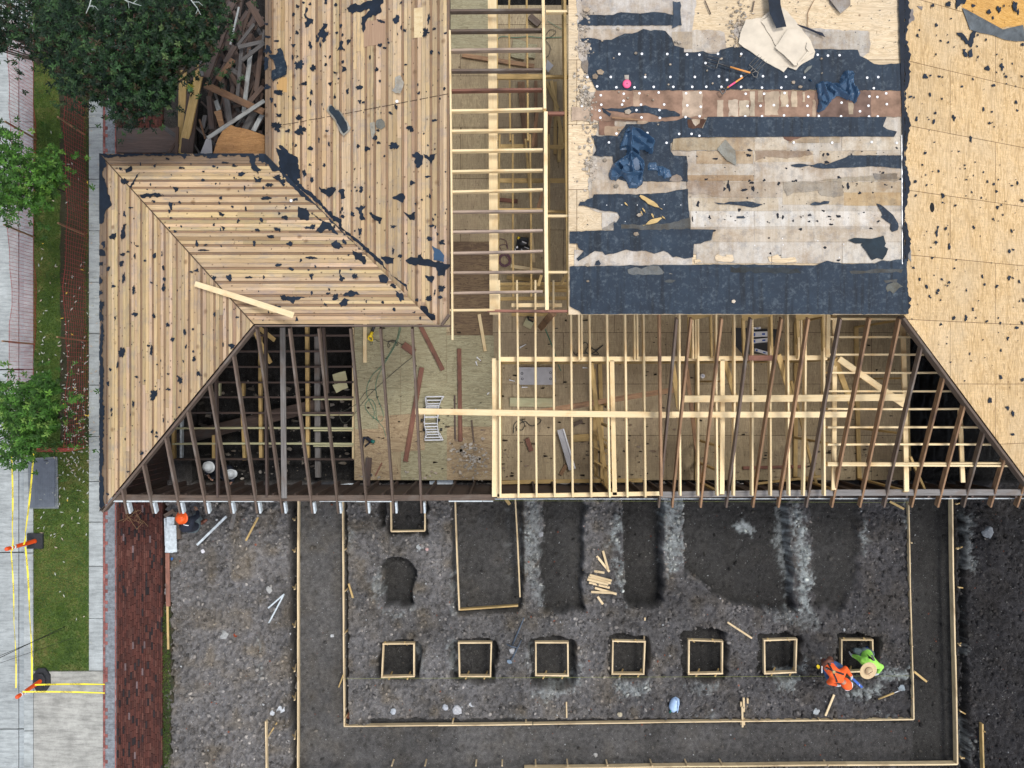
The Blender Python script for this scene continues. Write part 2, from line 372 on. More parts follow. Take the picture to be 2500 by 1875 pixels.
# ================================================================ GROUND (one sheet, trenches dug into it)
def pw(pts, h=0.0):   # picture polygon -> world xy at height h
    return [tuple(W(x,y,h)[:2]) for x,y in pts]
pits=[]   # (polygon world, depth, softness, darkness)
def pit(pts, depth, soft=.05, dark=.55, rag=3.0):
    pits.append((pw(ragged(pts,rag,14)),depth,soft,dark))
OUTW=[(705,1195),(726,1195),(728,1905),(712,1905)]
pit([(724,1195),(838,1195),(840,1773),(2228,1757),(2222,1195),(2328,1195),(2340,1868),(726,1880)],.16,.03,2.0,.6)      # perimeter strip
pit([(703,1195),(722,1195),(723,1890),(711,1890),(706,1600)],.38,.03,.35,2.2)
pit([(2340,1195),(2352,1195),(2366,1905),(2348,1905)],.30,.04,.45,2)
pit([(2228,1195),(2328,1195),(2340,1868),(2240,1868)],.22,.12,1.4,.6)      # dark east strip
pit([(900,1757),(2236,1757),(2236,1766),(900,1780)],.22,.03,.5,1)
pit([(840,1195),(846,1195),(850,1770),(842,1770)],.25,.02,.45,1)
pit([(948,1195),(1040,1195),(1046,1304),(946,1306)],.33,.04,.8,3)
pit([(925,1195),(942,1195),(940,1285),(930,1285)],.25,.04,.4,3)
pit([(934,1372),(975,1364),(1003,1374),(1016,1392),(1008,1474),(985,1480),(940,1478),(932,1440)],.40,.03,.45,3.5)
pit([(1104,1195),(1276,1195),(1277,1470),(1262,1494),(1116,1498),(1106,1480)],.30,.035,.95,2)
pit([(1322,1195),(1428,1195),(1424,1370),(1420,1430),(1432,1492),(1328,1494),(1318,1410)],.30,.03,.5,4)
pit([(1522,1195),(1616,1195),(1619,1466),(1606,1482),(1540,1483),(1526,1470)],.45,.03,.4,2)
pit([(1668,1195),(1673,1391),(1709,1416),(1741,1448),(1790,1473),(1851,1485),(1900,1493),(1942,1493),(1930,1363),(1922,1250),(1922,1195)],.30,.03,.5,3)
pit([(1975,1195),(1985,1363),(1981,1485),(2046,1494),(2090,1440),(2100,1195)],.14,.12,.66,6)
PF=[(932,1571,1012,1654),(1119,1570,1200,1653),(1308,1568,1390,1652),(1495,1565,1575,1648),(1681,1564,1764,1647),(1866,1562,1946,1644),(2052,1561,2133,1641)]
PO=[(8,2,14,5),(14,3,12,12),(10,6,14,22),(6,10,10,6),(12,22,8,12),(14,14,10,12),(8,12,12,10)]
for (a,b_,c,d),(l,t,r_,bo) in zip(PF,PO):
    pit([(a-l,b_-t),((a+c)/2,b_-t-5),(c+r_,b_-t+4),(c+r_+3,(b_+d)/2),(c+r_-5,d+bo),((a+c)/2,d+bo+5),(a-l,d+bo-5),(a-l-3,(b_+d)/2)],.42,.03,.4,4)
limes=[([(1275,1215),(1322,1215),(1322,1400),(1330,1490),(1310,1470),(1290,1420),(1272,1380)],.5),([(1502,1245),(1518,1250),(1524,1400),(1528,1480),(1505,1440),(1498,1330),(1484,1328)],.9),
 ([(1617,1215),(1664,1215),(1672,1385),(1655,1400),(1632,1415),(1622,1330)],.8),([(1926,1225),(1950,1235),(1975,1330),(1984,1400),(1978,1490),(1950,1500),(1944,1400)],1.0),([(1905,1235),(1924,1240),(1940,1440),(1930,1480),(1906,1370),(1900,1300)],.6),
 ([(1800,1290),(1825,1275),(1850,1290),(1848,1315),(1815,1312)],.9),([(2205,1215),(2220,1215),(2222,1300),(2208,1290)],.9),([(2110,1260),(2118,1320),(2124,1355),(2096,1350),(2108,1320)],.8),
 ([(915,1390),(935,1380),(934,1430),(925,1480),(960,1500),(1005,1480),(1015,1490),(960,1515),(915,1480),(905,1430)],.55),([(1010,1570),(1035,1590),(1040,1640),(1020,1640)],.4),
 ([(1290,1690),(1395,1665),(1415,1600),(1425,1610),(1410,1680),(1330,1715)],.6),([(1490,1670),(1570,1665),(1590,1655),(1580,1690),(1520,1705)],.7),([(1670,1670),(1760,1665),(1740,1690),(1690,1690)],.45),
 ([(1885,1655),(1950,1640),(1965,1600),(1970,1640),(1935,1690),(1905,1690)],.8),([(2075,1665),(2120,1680),(2150,1650),(2160,1680),(2120,1710),(2060,1695)],.85),([(2145,1640),(2222,1625),(2222,1655),(2150,1660)],1.0),
 ([(1090,1560),(1110,1570),(1115,1650),(1095,1640)],.6),([(1285,1560),(1300,1580),(1290,1640),(1275,1620)],.4),([(1230,1740),(1290,1750),(1270,1765)],.3),([(1690,1745),(1740,1745),(1730,1765)],.5),
 ([(1095,1395),(1112,1395),(1112,1500),(1100,1500)],.4),([(1280,1290),(1296,1300),(1290,1340),(1272,1310)],.8),([(2130,1740),(2180,1745),(2170,1755)],.6),([(1860,1480),(1990,1500),(2010,1540),(1900,1520)],.35),
 ([(2350,1240),(2372,1260),(2380,1400),(2352,1380)],.5),([(2352,1500),(2365,1600),(2352,1600)],.4),([(855,1340),(860,1290),(852,1285)],.6),([(630,1560),(645,1600),(640,1660),(650,1690)],.6),
 ([(990,1205),(1000,1205),(1000,1215)],.1),([(2345,1755),(2370,1780),(2375,1860),(2350,1870)],.5),([(1240,1210),(1250,1400),(1244,1470),(1238,1300)],.2)]
def vnoise(X, Y, s, seed):
    r=np.random.RandomState(seed); T=r.rand(256,256); x=X*s+37.1*seed; y=Y*s+11.7*seed; xi=np.floor(x).astype(int); yi=np.floor(y).astype(int); fx=x-xi; fy=y-yi
    fx=fx*fx*(3-2*fx); fy=fy*fy*(3-2*fy); g=lambda a,b: T[a%256,b%256]
    return (g(xi,yi)*(1-fx)+g(xi+1,yi)*fx)*(1-fy)+(g(xi,yi+1)*(1-fx)+g(xi+1,yi+1)*fx)*fy
def pdist(X, Y, poly):
    """signed distance, negative inside"""
    P=np.array(poly); n=len(P); d=np.full(X.shape,1e9); ins=np.zeros(X.shape,bool)
    bx0,by0=P.min(0)-.5; bx1,by1=P.max(0)+.5
    m=(X>bx0)&(X<bx1)&(Y>by0)&(Y<by1); x=X[m]; y=Y[m]
    dd=np.full(x.shape,1e9); ii=np.zeros(x.shape,bool)
    for i in range(n):
        ax,ay=P[i]; bx,by=P[(i+1)%n]; ex,ey=bx-ax,by-ay; L=ex*ex+ey*ey+1e-12
        t=np.clip(((x-ax)*ex+(y-ay)*ey)/L,0,1); dd=np.minimum(dd,np.hypot(x-ax-t*ex,y-ay-t*ey))
        c=((ay>y)!=(by>y))&(x<(bx-ax)*(y-ay)/(by-ay+1e-12)+ax); ii^=c
    out=np.full(X.shape,1e9); out[m]=np.where(ii,-dd,dd); return out
cl=.035
xs=np.concatenate([[-70,-40,-22,-14,-10.5],np.arange(-9.0,13.6,cl),[15,18,25,45,70]])
ys=np.concatenate([[-70,-40,-22,-14,-11],np.arange(-10.2,-1.9,cl),np.arange(-1.9,2.0,.12),np.arange(2.2,8,.5),[11,18,40,70]])
X,Y=np.meshgrid(xs,ys)
PX=X*100+1250; PY=937.5-Y*100
n1=vnoise(X,Y,1.1,1); n2=vnoise(X,Y,3.3,2); n3=vnoise(X,Y,8,3); n4=vnoise(X,Y,17,4); n5=vnoise(X,Y,27,5)
rough=.045*(n2-.5)+.12*(np.abs(n3-.5)*-1+.25)+.105*(n4-.5)+.05*(n5-.5)+.05*(n1-.5)
amp=np.where(PX<704,1.5,1.0)
H=rough*amp
east_dark=np.clip((PX-1350)/900,0,1)*.6+np.clip((PX-2200)/150,0,1)*.2  # soil colour darkens towards the right
dry=np.clip((1000-PX)/500,0,1)  # soil colour lightens towards the left
L=.142*(1-east_dark)*(.7+.6*n1)+.05*dry+.05*(n3-.5)*(1-east_dark)+.03*(n4-.5)*(1-east_dark)
L=np.clip(L,.012,1); hue=np.stack([L*(1.02+.05*n2),L*1.0,L*(.93+.08*(1-n2)+.10*east_dark)],-1)
brn=np.clip(n2*1.6-.9,0,1)*np.clip(1-east_dark,0,1); hue*=1-brn[...,None]*np.array([.0,.10,.28])
floorm=np.zeros(X.shape)
for poly,dep,soft,dark in pits:
    d=pdist(X,Y,poly); k=1/(1+np.exp(np.clip(d/(soft*.22),-30,30)))
    inside=d<0
    H=np.where(k>.01, H*(1-k*.5)+np.minimum(0,-dep*k), H)
    wet=np.clip(k,0,1)[...,None]; tgt=np.array([.037,.036,.034])*(.6+.7*dark)+.0*hue  # floor colour mixed in, set by each pit's darkness
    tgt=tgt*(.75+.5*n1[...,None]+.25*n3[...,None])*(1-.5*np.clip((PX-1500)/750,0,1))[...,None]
    hue=hue*(1-wet*(1-dark*.15))+tgt*wet*(1-dark*.15); floorm=np.maximum(floorm,k)
for pts,a in limes:
    d=pdist(X,Y,pw(ragged(pts,4,12))); e_=1/(1+np.exp(np.clip(d/.06,-30,30))); k=a*np.clip((e_*.9+(n4*.5+n5*.5+n3*.4)-1.10)*2.2,0,1)*np.clip(e_*5-.4,0,1)
    hue=hue*(1-k[...,None])+np.array([.31,.34,.34])*k[...,None]
# crawl space under the house: soil lower, its shade painted into the colour
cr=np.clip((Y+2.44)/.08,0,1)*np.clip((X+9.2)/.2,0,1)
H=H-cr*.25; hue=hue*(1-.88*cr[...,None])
# left garden strips lie on top; keep the dirt below them
gm=X<-8.45; H=np.where(gm,-.28,H)
ny_,nx_=X.shape
V=np.stack([X,Y,H],-1).reshape(-1,3)
idx=np.arange(ny_*nx_).reshape(ny_,nx_)
F=np.stack([idx[:-1,:-1],idx[:-1,1:],idx[1:,1:],idx[1:,:-1]],-1).reshape(-1,4)
me=bpy.data.meshes.new('ground'); me.vertices.add(len(V)); me.vertices.foreach_set('co',V.ravel()); me.loops.add(F.size); me.loops.foreach_set('vertex_index',F.ravel()); me.polygons.add(len(F)); me.polygons.foreach_set('loop_start',np.arange(0,F.size,4)); me.update(); me.validate()
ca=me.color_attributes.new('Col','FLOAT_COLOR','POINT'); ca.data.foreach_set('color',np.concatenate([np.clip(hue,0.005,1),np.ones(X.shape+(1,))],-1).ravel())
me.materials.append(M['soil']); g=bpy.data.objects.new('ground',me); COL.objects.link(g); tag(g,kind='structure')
me.polygons.foreach_set('use_smooth',[True]*len(me.polygons))
def gz(x,y):
    i=np.clip(np.searchsorted(xs,x)-1,0,len(xs)-2); j=np.clip(np.searchsorted(ys,y)-1,0,len(ys)-2); return float(H[j,i])
def G(px,py,up=0.0):
    p=W(px,py,0); z=gz(p.x,p.y); p=W(px,py,z+up); return p
# rubble: thousands of little stones as one uncountable mass
def stones(name, n, region, sz, pal, label, cat, floor=.15):
    ico=bmesh.new(); bmesh.ops.create_icosphere(ico,subdivisions=1,radius=1); bv=np.array([v.co[:] for v in ico.verts]); bf=np.array([[v.index for v in f.verts] for f in ico.faces]); ico.free()
    Vs=[];Fs=[];Cs=[];k=0;tries=0
    while k<n and tries<n*6:
        tries+=1
        px=nr.uniform(region[0],region[2]); py=nr.uniform(region[1],region[3]); x=(px-1250)/100; y=(937.5-py)/100
        i=np.searchsorted(xs,x)-1; j=np.searchsorted(ys,y)-1
        if floorm[j,i]>.3 and nr.rand()>floor: continue
        s=sz[0]*(sz[1]/sz[0])**(nr.rand()**2.2)
        v=bv*(1+nr.uniform(-.3,.3,(len(bv),1)))*np.array([s*nr.uniform(.7,1.5),s*nr.uniform(.7,1.2),s*nr.uniform(.4,.8)])
        a=nr.uniform(0,6.28); c_,s_=math.cos(a),math.sin(a); v=v@np.array([[c_,s_,0],[-s_,c_,0],[0,0,1]])
        v+=np.array([x,y,H[j,i]+s*.15]); Vs.append(v); Fs.append(bf+k*len(bv))
        q_=pal[nr.choice(len(pal),p=[q[3] for q in pal])]; loc=hue[j,i]; c=(loc*np.array(q_[:3])*nr.uniform(.6,1.6) if name=='dirt_clods' else np.array(q_[:3])*nr.uniform(.7,1.25)*(.35+.65*min(1,loc.mean()/.12))); Cs.append(np.clip(c,.004,1)); k+=1
    V=np.concatenate(Vs);F=np.concatenate(Fs)
    me=bpy.data.meshes.new(name); me.vertices.add(len(V)); me.vertices.foreach_set('co',V.ravel()); me.loops.add(F.size); me.loops.foreach_set('vertex_index',F.ravel()); me.polygons.add(len(F)); me.polygons.foreach_set('loop_start',np.arange(0,F.size,3)); me.update(); me.validate()
    cc=np.repeat(np.array(Cs),len(bf)*3,0); ca=me.color_attributes.new('Col','FLOAT_COLOR','CORNER'); ca.data.foreach_set('color',np.concatenate([cc,np.ones((len(cc),1))],1).ravel())
    me.materials.append(M['stone']); o=bpy.data.objects.new(name,me); COL.objects.link(o); tag(o,label,cat,kind='stuff'); return o
grey=[(.17,.165,.155,.42),(.11,.105,.10,.30),(.26,.25,.235,.16),(.30,.12,.08,.05),(.52,.54,.55,.07)]
stones('dirt_clods',19000,(406,1195,2530,1900),(.009,.052),[(1.15,1.12,1.06,.45),(.72,.72,.72,.35),(1.6,1.55,1.45,.20)],'dark crumbly dirt clods covering the dug building site','dirt clods',.10)
stones('rubble',9000,(432,1195,2530,1900),(.006,.030),grey,'grey gravel and brick crumbs scattered over the dug soil','rubble',.55)
stones('gravel',6500,(432,1195,2530,1900),(.004,.010),[(.55,.57,.58,.8),(.4,.37,.33,.2)],'tiny white pebbles sprinkled over the dark soil','gravel',.9)
# bigger single rocks one can point at
def rock(px,py,s,c,name='rock',label='',cat='rock',group=None,fl=.6):
    bm=bmesh.new(); bmesh.ops.create_icosphere(bm,subdivisions=2,radius=s)
    for v in bm.verts: v.co*= 1+rng.uniform(-.22,.22); v.co.z*=fl
    me=bpy.data.meshes.new(name); bm.to_mesh(me); bm.free()
    ca=me.color_attributes.new('Col','FLOAT_COLOR','CORNER'); ca.data.foreach_set('color',list(c)+[1.0] and [q for _ in range(len(me.loops)) for q in (c[0],c[1],c[2],1.0)])
    me.materials.append(M['stone']); o=bpy.data.objects.new(name,me); COL.objects.link(o); o.location=G(px,py,s*.25); o.rotation_euler.z=rng.uniform(0,6); tag(o,label,cat,group); return o
rock(685,1729,.12,(.62,.66,.70),label='large white broken rock left of the long west form board')
rock(665,1741,.06,(.60,.63,.66),label='small white rock just left of the large white rock')
rock(546,1550,.11,(.40,.41,.40),label='flat grey concrete lump in the loose dirt on the left')
rock(575,1550,.055,(.38,.08,.035),name='brick_piece',label='round red brick lump beside the flat grey concrete lump',cat='brick')
rock(1087,1727,.075,(.50,.53,.57),label='white rock in a row of three, the leftmost')
rock(1116,1733,.12,(.52,.53,.55),label='wide pale rock in the middle of a row of three')
rock(1151,1719,.07,(.62,.65,.68),label='small bright rock at the right end of a row of three')
rock(960,1737,.07,(.48,.52,.56),label='single pale rock above the lower inner form board, left part')
rock(1025,1335,.085,(.40,.42,.42),label='oval grey stone above the open pit without a form')
rock(1042,1341,.045,(.60,.40,.38),label='small pink stone beside the oval grey stone')
rock(1993,1737,.08,(.46,.50,.52),label='round pale stone near the lower right corner of the inner form')
rock(1454,1843,.055,(.44,.44,.42),label='round pale stone lying in the lower footing strip')
rock(1513,1745,.06,(.52,.46,.33),label='yellowish stone above the lower inner form board')
rock(658,1440,.085,(.48,.48,.46),label='flat pale stone above the bent white strips')
rock(811,1553,.05,(.60,.62,.63),label='small white stone in the west footing strip')
rock(1250,1589,.07,(.44,.45,.46),label='grey stone beside the pickaxe head')
rock(2412,1300,.14,(.22,.24,.26),label='big dark grey lump right of the east form')
rock(1320,1304,.07,(.3,.31,.32),label='grey stone on the edge of a shallow trench')
rock(854,1747,.09,(.19,.08,.055),name='brick_piece',label='brown brick piece in the lower left corner of the inner form',cat='brick')
# ================================================================ STREET SIDE (left)
def slab(mb, x0,y0,x1,y1,z,th=.25,c=(1,1,1)):
    mb.prism(pw([(x0,y0),(x1,y0),(x1,y1),(x0,y1)]),lambda x,y:z,th,c)
mb=MB()
for a,b_ in ((-600,-60),(-57,498),(501,901),(904,1347),(1350,1778),(1781,2600)): slab(mb,-900,a,45.5,b_,.012,c=(rng.uniform(.93,1.05),)*3)
tag(mb.build('road',M['conc']),kind='structure')
mb=MB()
for a,b_ in ((-600,498),(501,901),(904,1347),(1350,1778),(1781,2600)): slab(mb,47,a,64,b_,.0,c=(.93,.95,.98))
tag(mb.build('gutter_pan',M['conc']),kind='structure')
mb=MB()
for a,b_ in ((-600,300),(302,901),(903,1347),(1349,1779),(1781,2600)): slab(mb,65,a,87,b_,.10,.4,c=(1.05,1.05,1.05))
tag(mb.build('kerb',M['conc']),kind='structure')
mb=MB(); slab(mb,87.5,-600,222,1634,.08,.3); tag(mb.build('grass_verge',M['grass']),kind='structure')
mb=MB(); slab(mb,88,1636,256,2600,.09,.3,c=(.98,.98,.96)); tag(mb.build('driveway',M['conc_drive']),kind='structure')
mb=MB(); y=-560
for a in list(range(-560,1170,125))+[1174,1273,1380,1507]:
    nx={1065:1174,1174:1273,1273:1380,1380:1507,1507:1634}.get(a,a+125)
    if a>1060 and a<1170: nx=1174
    slab(mb,222.5,a+1,256,min(nx,1634)-.6,.095,.3,c=(rng.uniform(.92,1.06),)*3)
tag(mb.build('footpath',M['conc']),kind='structure')
mb=MB(); slab(mb,256.5,-600,289,2600,.088,.3,c=(.9,.9,.9)); tag(mb.build('aggregate_strip',M['aggregate']),kind='structure')
# brick border and brick path: every brick real
def bricks(mb,x0,x1,y0,y1,pw_,pl,pal,z,rag=.0):
    nx=max(1,round((x1-x0)/pw_)); wd=(x1-x0)/nx
    for i in range(nx):
        y=y0-rng.uniform(0,pl)
        while y<y1:
            c=pal[rng.choices(range(len(pal)),[q[3] for q in pal])[0]]; f=rng.uniform(.75,1.25)
            if rng.random()>rag: slab(mb,x0+i*wd+.25,max(y,y0)+.4,x0+(i+1)*wd-.25,min(y+pl,y1)-.4,z+rng.uniform(-.004,.004),.06,(c[0]*f,c[1]*f,c[2]*f))
            y+=pl
pal=[(.090,.032,.024,.48),(.065,.026,.021,.28),(.11,.045,.034,.14),(.024,.019,.02,.08),(.17,.12,.12,.02)]
mb=MB(); slab(mb,289.5,-600,401,2600,.05,.3,(.07,.035,.028)); bricks(mb,290,401,-80,1960,4.6,18,pal,.095); tag(mb.build('brick_path',M['brick']),kind='structure')
mb=MB(); pb=[(.30,.115,.10,.6),(.22,.08,.07,.3),(.33,.19,.18,.1)]
bricks(mb,257,262,-80,1960,5,9,pb,.1); bricks(mb,285.5,289,-80,1960,3.5,14,pb,.1)
bricks(mb,262,268,-80,1960,6,9,pb,.097,.62)
bd=mb.build('brick_border',M['brick']); tag(bd,kind='structure')
mb=MB(); mb.prism(pw(ragged([(401,1480),(412,1450),(422,1500),(420,1600),(426,1700),(418,1800),(410,1900),(410,2300),(401,2300)],4,12)),lambda x,y:.05,.3); tag(mb.build('grass_edge',M['mulch']),kind='structure')
mb=MB(); mb.prism(pw([(401.5,-600),(470,-600),(470,1180),(401.5,1180)]),lambda x,y:.03,.3,(.055,.05,.045)); 
tag(mb.build('bare_soil',M['soil']),kind='structure')
mb=MB(); mb.prism(pw(ragged([(150,-300),(222,-300),(222,1085),(152,1085)],2.0,20)),lambda x,y:.086,.02); tag(mb.build('mulch_bed',M['mulch']),kind='structure')
# grass blades
def blades(name, regs, n, h, pal, label, z=.08):
    Vs=[];Cs=[]
    A=[(r[2]-r[0])*(r[3]-r[1]) for r in regs]; A=np.array(A)/sum(A)
    R_=np.array(regs)[nr.choice(len(regs),n,p=A)]
    x=(R_[:,0]+(R_[:,2]-R_[:,0])*nr.rand(n)-1250)/100; y=(937.5-(R_[:,1]+(R_[:,3]-R_[:,1])*nr.rand(n)))/100
    a=nr.uniform(0,6.28,n); t=nr.uniform(0,6.28,n); hh=h*nr.uniform(.5,1.4,n); wd=.004+.004*nr.rand(n); ln=hh*nr.uniform(.3,1.3,n)
    b0=np.stack([x-np.cos(a)*wd,y-np.sin(a)*wd,np.full(n,z)],1); b1=np.stack([x+np.cos(a)*wd,y+np.sin(a)*wd,np.full(n,z)],1); tp=np.stack([x+np.cos(t)*ln,y+np.sin(t)*ln,z+hh],1)
    V=np.stack([b0,b1,tp],1).reshape(-1,3); F=np.arange(3*n).reshape(-1,3)
    pn=vnoise(x,y,1.3,9); P=np.array([p[:3] for p in pal]); ci=np.clip((pn*.7+nr.rand(n)*.5)*len(pal)-.3,0,len(pal)-1).astype(int); C=P[ci]*nr.uniform(.6,1.35,(n,1))
    me=bpy.data.meshes.new(name); me.vertices.add(len(V)); me.vertices.foreach_set('co',V.ravel()); me.loops.add(F.size); me.loops.foreach_set('vertex_index',F.ravel()); me.polygons.add(n); me.polygons.foreach_set('loop_start',np.arange(0,F.size,3)); me.update()
    cc=np.repeat(C,3,0); ca=me.color_attributes.new('Col','FLOAT_COLOR','CORNER'); ca.data.foreach_set('color',np.concatenate([cc,np.ones((len(cc),1))],1).ravel())
    me.materials.append(M['leaf']); o=bpy.data.objects.new(name,me); COL.objects.link(o); tag(o,label,'grass',kind='stuff')
gp=[(.040,.085,.016),(.075,.14,.022),(.12,.19,.03),(.23,.22,.07)]
blades('grass_blades',[(88,1085,222,1634),(88,-60,152,1085),(210,-60,222,1085),(402,1480,420,1900)],70000,.035,gp,'short green lawn grass on the verge between kerb and footpath')
blades('grass_under_mesh',[(152,250,212,1085)],9000,.03,[(.06,.05,.02),(.05,.075,.02),(.10,.055,.03)],'brownish thin grass on the mulch bed below the netting')
# fallen leaves
V=[];mb=MB()
def leafquad(x,y,z,L,w_,a,col):
    c,s=math.cos(a),math.sin(a); t=rng.uniform(-.01,.02)
    mb.add([(x-c*L,y-s*L,z),(x+s*w_,y-c*w_,z+t),(x+c*L,y+s*L,z+.006),(x-s*w_,y+c*w_,z+t)],[(0,1,2),(0,2,3)],col)
for k in range(360):
    u=rng.random()
    if u<.50: px=rng.gauss(188,24); py=rng.gauss(1030,85)
    elif u<.8: px=rng.uniform(90,236); py=rng.uniform(640,1340)
    elif u<.9: px=rng.uniform(215,240); py=rng.uniform(270,1200)
    else: px=rng.uniform(92,222); py=rng.uniform(250,1600)
    if not(90<px<240): continue
    p=W(px,py,.13); c=(.42,.44,.38) if rng.random()<.75 else ((.45,.38,.30) if rng.random()<.8 else (.6,.42,.05))
    leafquad(p.x,p.y,.125,rng.uniform(.025,.055),rng.uniform(.010,.018),rng.uniform(0,6.28),c)
tag(mb.build('fallen_leaves',M['petal']),'pale curled leaves littered over the verge and mulch','fallen leaves',kind='stuff')
# utility vault lid
vl=thing('utility_vault','dark grey rectangular utility vault lid set in the verge beside the kerb','vault lid',W(110,1180,.1))
mb=MB(); mb.prism(pw([(74,1118),(146,1114),(149,1240),(78,1240)]),lambda x,y:.112,.25,(.55,.57,.6)); mb.build('vault_frame',M['conc'],vl)
mb=MB(); mb.prism(pw([(82,1122),(142,1119),(141,1235),(80,1237)]),lambda x,y:.130,.05)
for i in range(13):
    for j in range(24):
        p=W(86+i*4.2,1127+j*4.5,.13); mb.prism([(p.x-.012,p.y-.012),(p.x+.012,p.y-.012),(p.x+.012,p.y+.012),(p.x-.012,p.y+.012)],lambda x,y:.134,.004)
mb.build('lid',plain('vault_composite',(.115,.135,.165),.7,.15,8,bmp=.2),vl)
mb=MB(); p=W(112,1125,.134); mb.box((p.x-.05,p.y,.137),(p.x+.05,p.y,.137),.02,.006); mb.build('lift_handle',M['black'],vl)
# delineator posts
def delineator(px,py,base,label,lean):
    p=W(px,py,.1); t=thing('delineator_post',label,'traffic post',p,'orange delineator posts')
    mb=MB()
    if base=='square': mb.box((p.x-.19,p.y,.13),(p.x+.19,p.y,.13),.37,.05)
    else:
        n=8; poly=[(p.x+.0+.26*math.cos(R(22.5+45*k))*(.85),p.y+.32*math.sin(R(22.5+45*k))) for k in range(n)]; mb.prism(poly,lambda x,y:.14,.06); poly=[(p.x+(a-p.x)*.6,p.y+(b_-p.y)*.6) for a,b_ in poly]; mb.prism(poly,lambda x,y:.19,.06)
    bs=mb.build('rubber_base',M['rubber'],t)
    top=Vector((p.x+lean[0],p.y+lean[1],1.07)); bot=Vector((p.x,p.y,.14)); f=lambda k:bot.lerp(top,k)
    mb=MB(); mb.tube([f(0),f(.04),f(.88),f(.93),f(.97),f(1)],.05,14,radii=[.062,.05,.045,.05,.045,.02]); mb.build('post',M['orange'],t,True)
    for a,b_ in ((.68,.74),(.78,.84)):
        mb=MB(); mb.tube([f(a),f(b_)],.0478,14); mb.build('reflective_band',M['white'],t,True)
delineator(88,1320,'square','leaning orange traffic post on a square black rubber base by the kerb',(-.10,.0))
delineator(103,1660,'oct','orange traffic post on an eight-sided black rubber base at the driveway corner',(.0,-.03))
# caution tape (printed)
txtm=plain('tape_print',(.03,.03,.03),.6,.05,6)
def text_mesh(s, size):
    cu=bpy.data.curves.new('t','FONT'); cu.body=s; cu.size=size; cu.align_x='CENTER'; cu.align_y='CENTER'; o=bpy.data.objects.new('t',cu); COL.objects.link(o)
    dg=bpy.context.evaluated_depsgraph_get(); me=bpy.data.meshes.new_from_object(o.evaluated_get(dg)); bpy.data.objects.remove(o); bpy.data.curves.remove(cu); return me
ctm=text_mesh('CAUTION',.055)
cv=[v.co.copy() for v in ctm.vertices]; cf=[tuple(p.vertices) for p in ctm.polygons]
def tape(pts, w_, label, sag=.03, tilt=0.0):
    w_*=.8; pts=[Vector(p) for p in pts]; mb=MB(); N=[]
    ring=[]
    for i in range(len(pts)-1):
        for k in range(12):
            f=k/12; p=pts[i].lerp(pts[i+1],f); p=p-Vector((0,0,sag*math.sin(math.pi*f))); N.append(p)
    N.append(pts[-1]); V=[];F=[]
    for i,p in enumerate(N):
        d=(N[min(i+1,len(N)-1)]-N[max(0,i-1)]).normalized(); s_=d.cross(Vector((0,0,1))).normalized(); ti=.5*math.sin(i*.35)+tilt
        o=s_*w_/2*math.cos(ti)+Vector((0,0,1))*w_/2*math.sin(ti); V+=[p-o,p+o]
    for i in range(len(N)-1): F.append((2*i,2*i+1,2*i+3,2*i+2))
    o=mesh('caution_tape',V,F,M['tape']); tag(o,label,'caution tape','yellow caution tapes round the verge')
    pm=MB(); tot=sum((N[i+1]-N[i]).length for i in range(len(N)-1)); s0=.35
    while s0<tot-.3:
        a=0
        for i in range(len(N)-1):
            L_=(N[i+1]-N[i]).length
            if a+L_>s0: break
            a+=L_
        d=(N[i+1]-N[i]).normalized(); p=N[i]+d*(s0-a); s_=d.cross(Vector((0,0,1))).normalized(); ti=.5*math.sin((i+.5)*.35)+tilt
        up=-(s_*math.cos(ti)+Vector((0,0,1))*math.sin(ti)); nn=d.cross(up); nn=nn if nn.z>0 else -nn
        pm.add([p+nn*.003+d*v.x+up*v.y*.9 for v in cv],cf); s0+=.55
    if pm.V: pm.build('lettering',txtm,o)
tape([W(28,1110,.95),W(30,1300,.8),W(29,1345,.95)],.04,'yellow caution tape stretched over the road from the tree to the square-based post')
tape([W(82,1105,.9),W(62,1300,.55),W(58,1330,.7)],.045,'yellow caution tape slanting along the kerb above the square-based post')
tape([W(62,1335,.7),W(72,1500,.5),W(78,1660,.55)],.045,'yellow caution tape running along the kerb between the two posts')
tape([W(27,1345,.95),W(34,1520,.8),W(39,1680,.9)],.03,'thin yellow caution tape over the road between the two posts')
tape([W(85,1672,.5),W(256,1671,.35)],.045,'upper yellow caution tape crossing the driveway')
tape([W(55,1689,.9),W(256,1692,.3)],.045,'lower yellow caution tape crossing the driveway')
# guy wires
for k,(a,b_) in enumerate((((158,1530),(-40,1625)),((150,1538),(-40,1618)),((195,1552),(-60,1640)))):
    mb=MB(); p=W(a[0],a[1],.1); q=W(b_[0],b_[1],3.2); mb.tube([p,p.lerp(q,.5)-Vector((0,0,.05)),q],(.008,.006,.004)[k],5)
    tag(mb.build('guy_wire',M['black']),('thick black guy wire rising from the lawn over the road','second black guy wire anchored beside the thick one','thinnest wire reaching farthest across the lawn')[k],'wire','guy wires over the lawn')
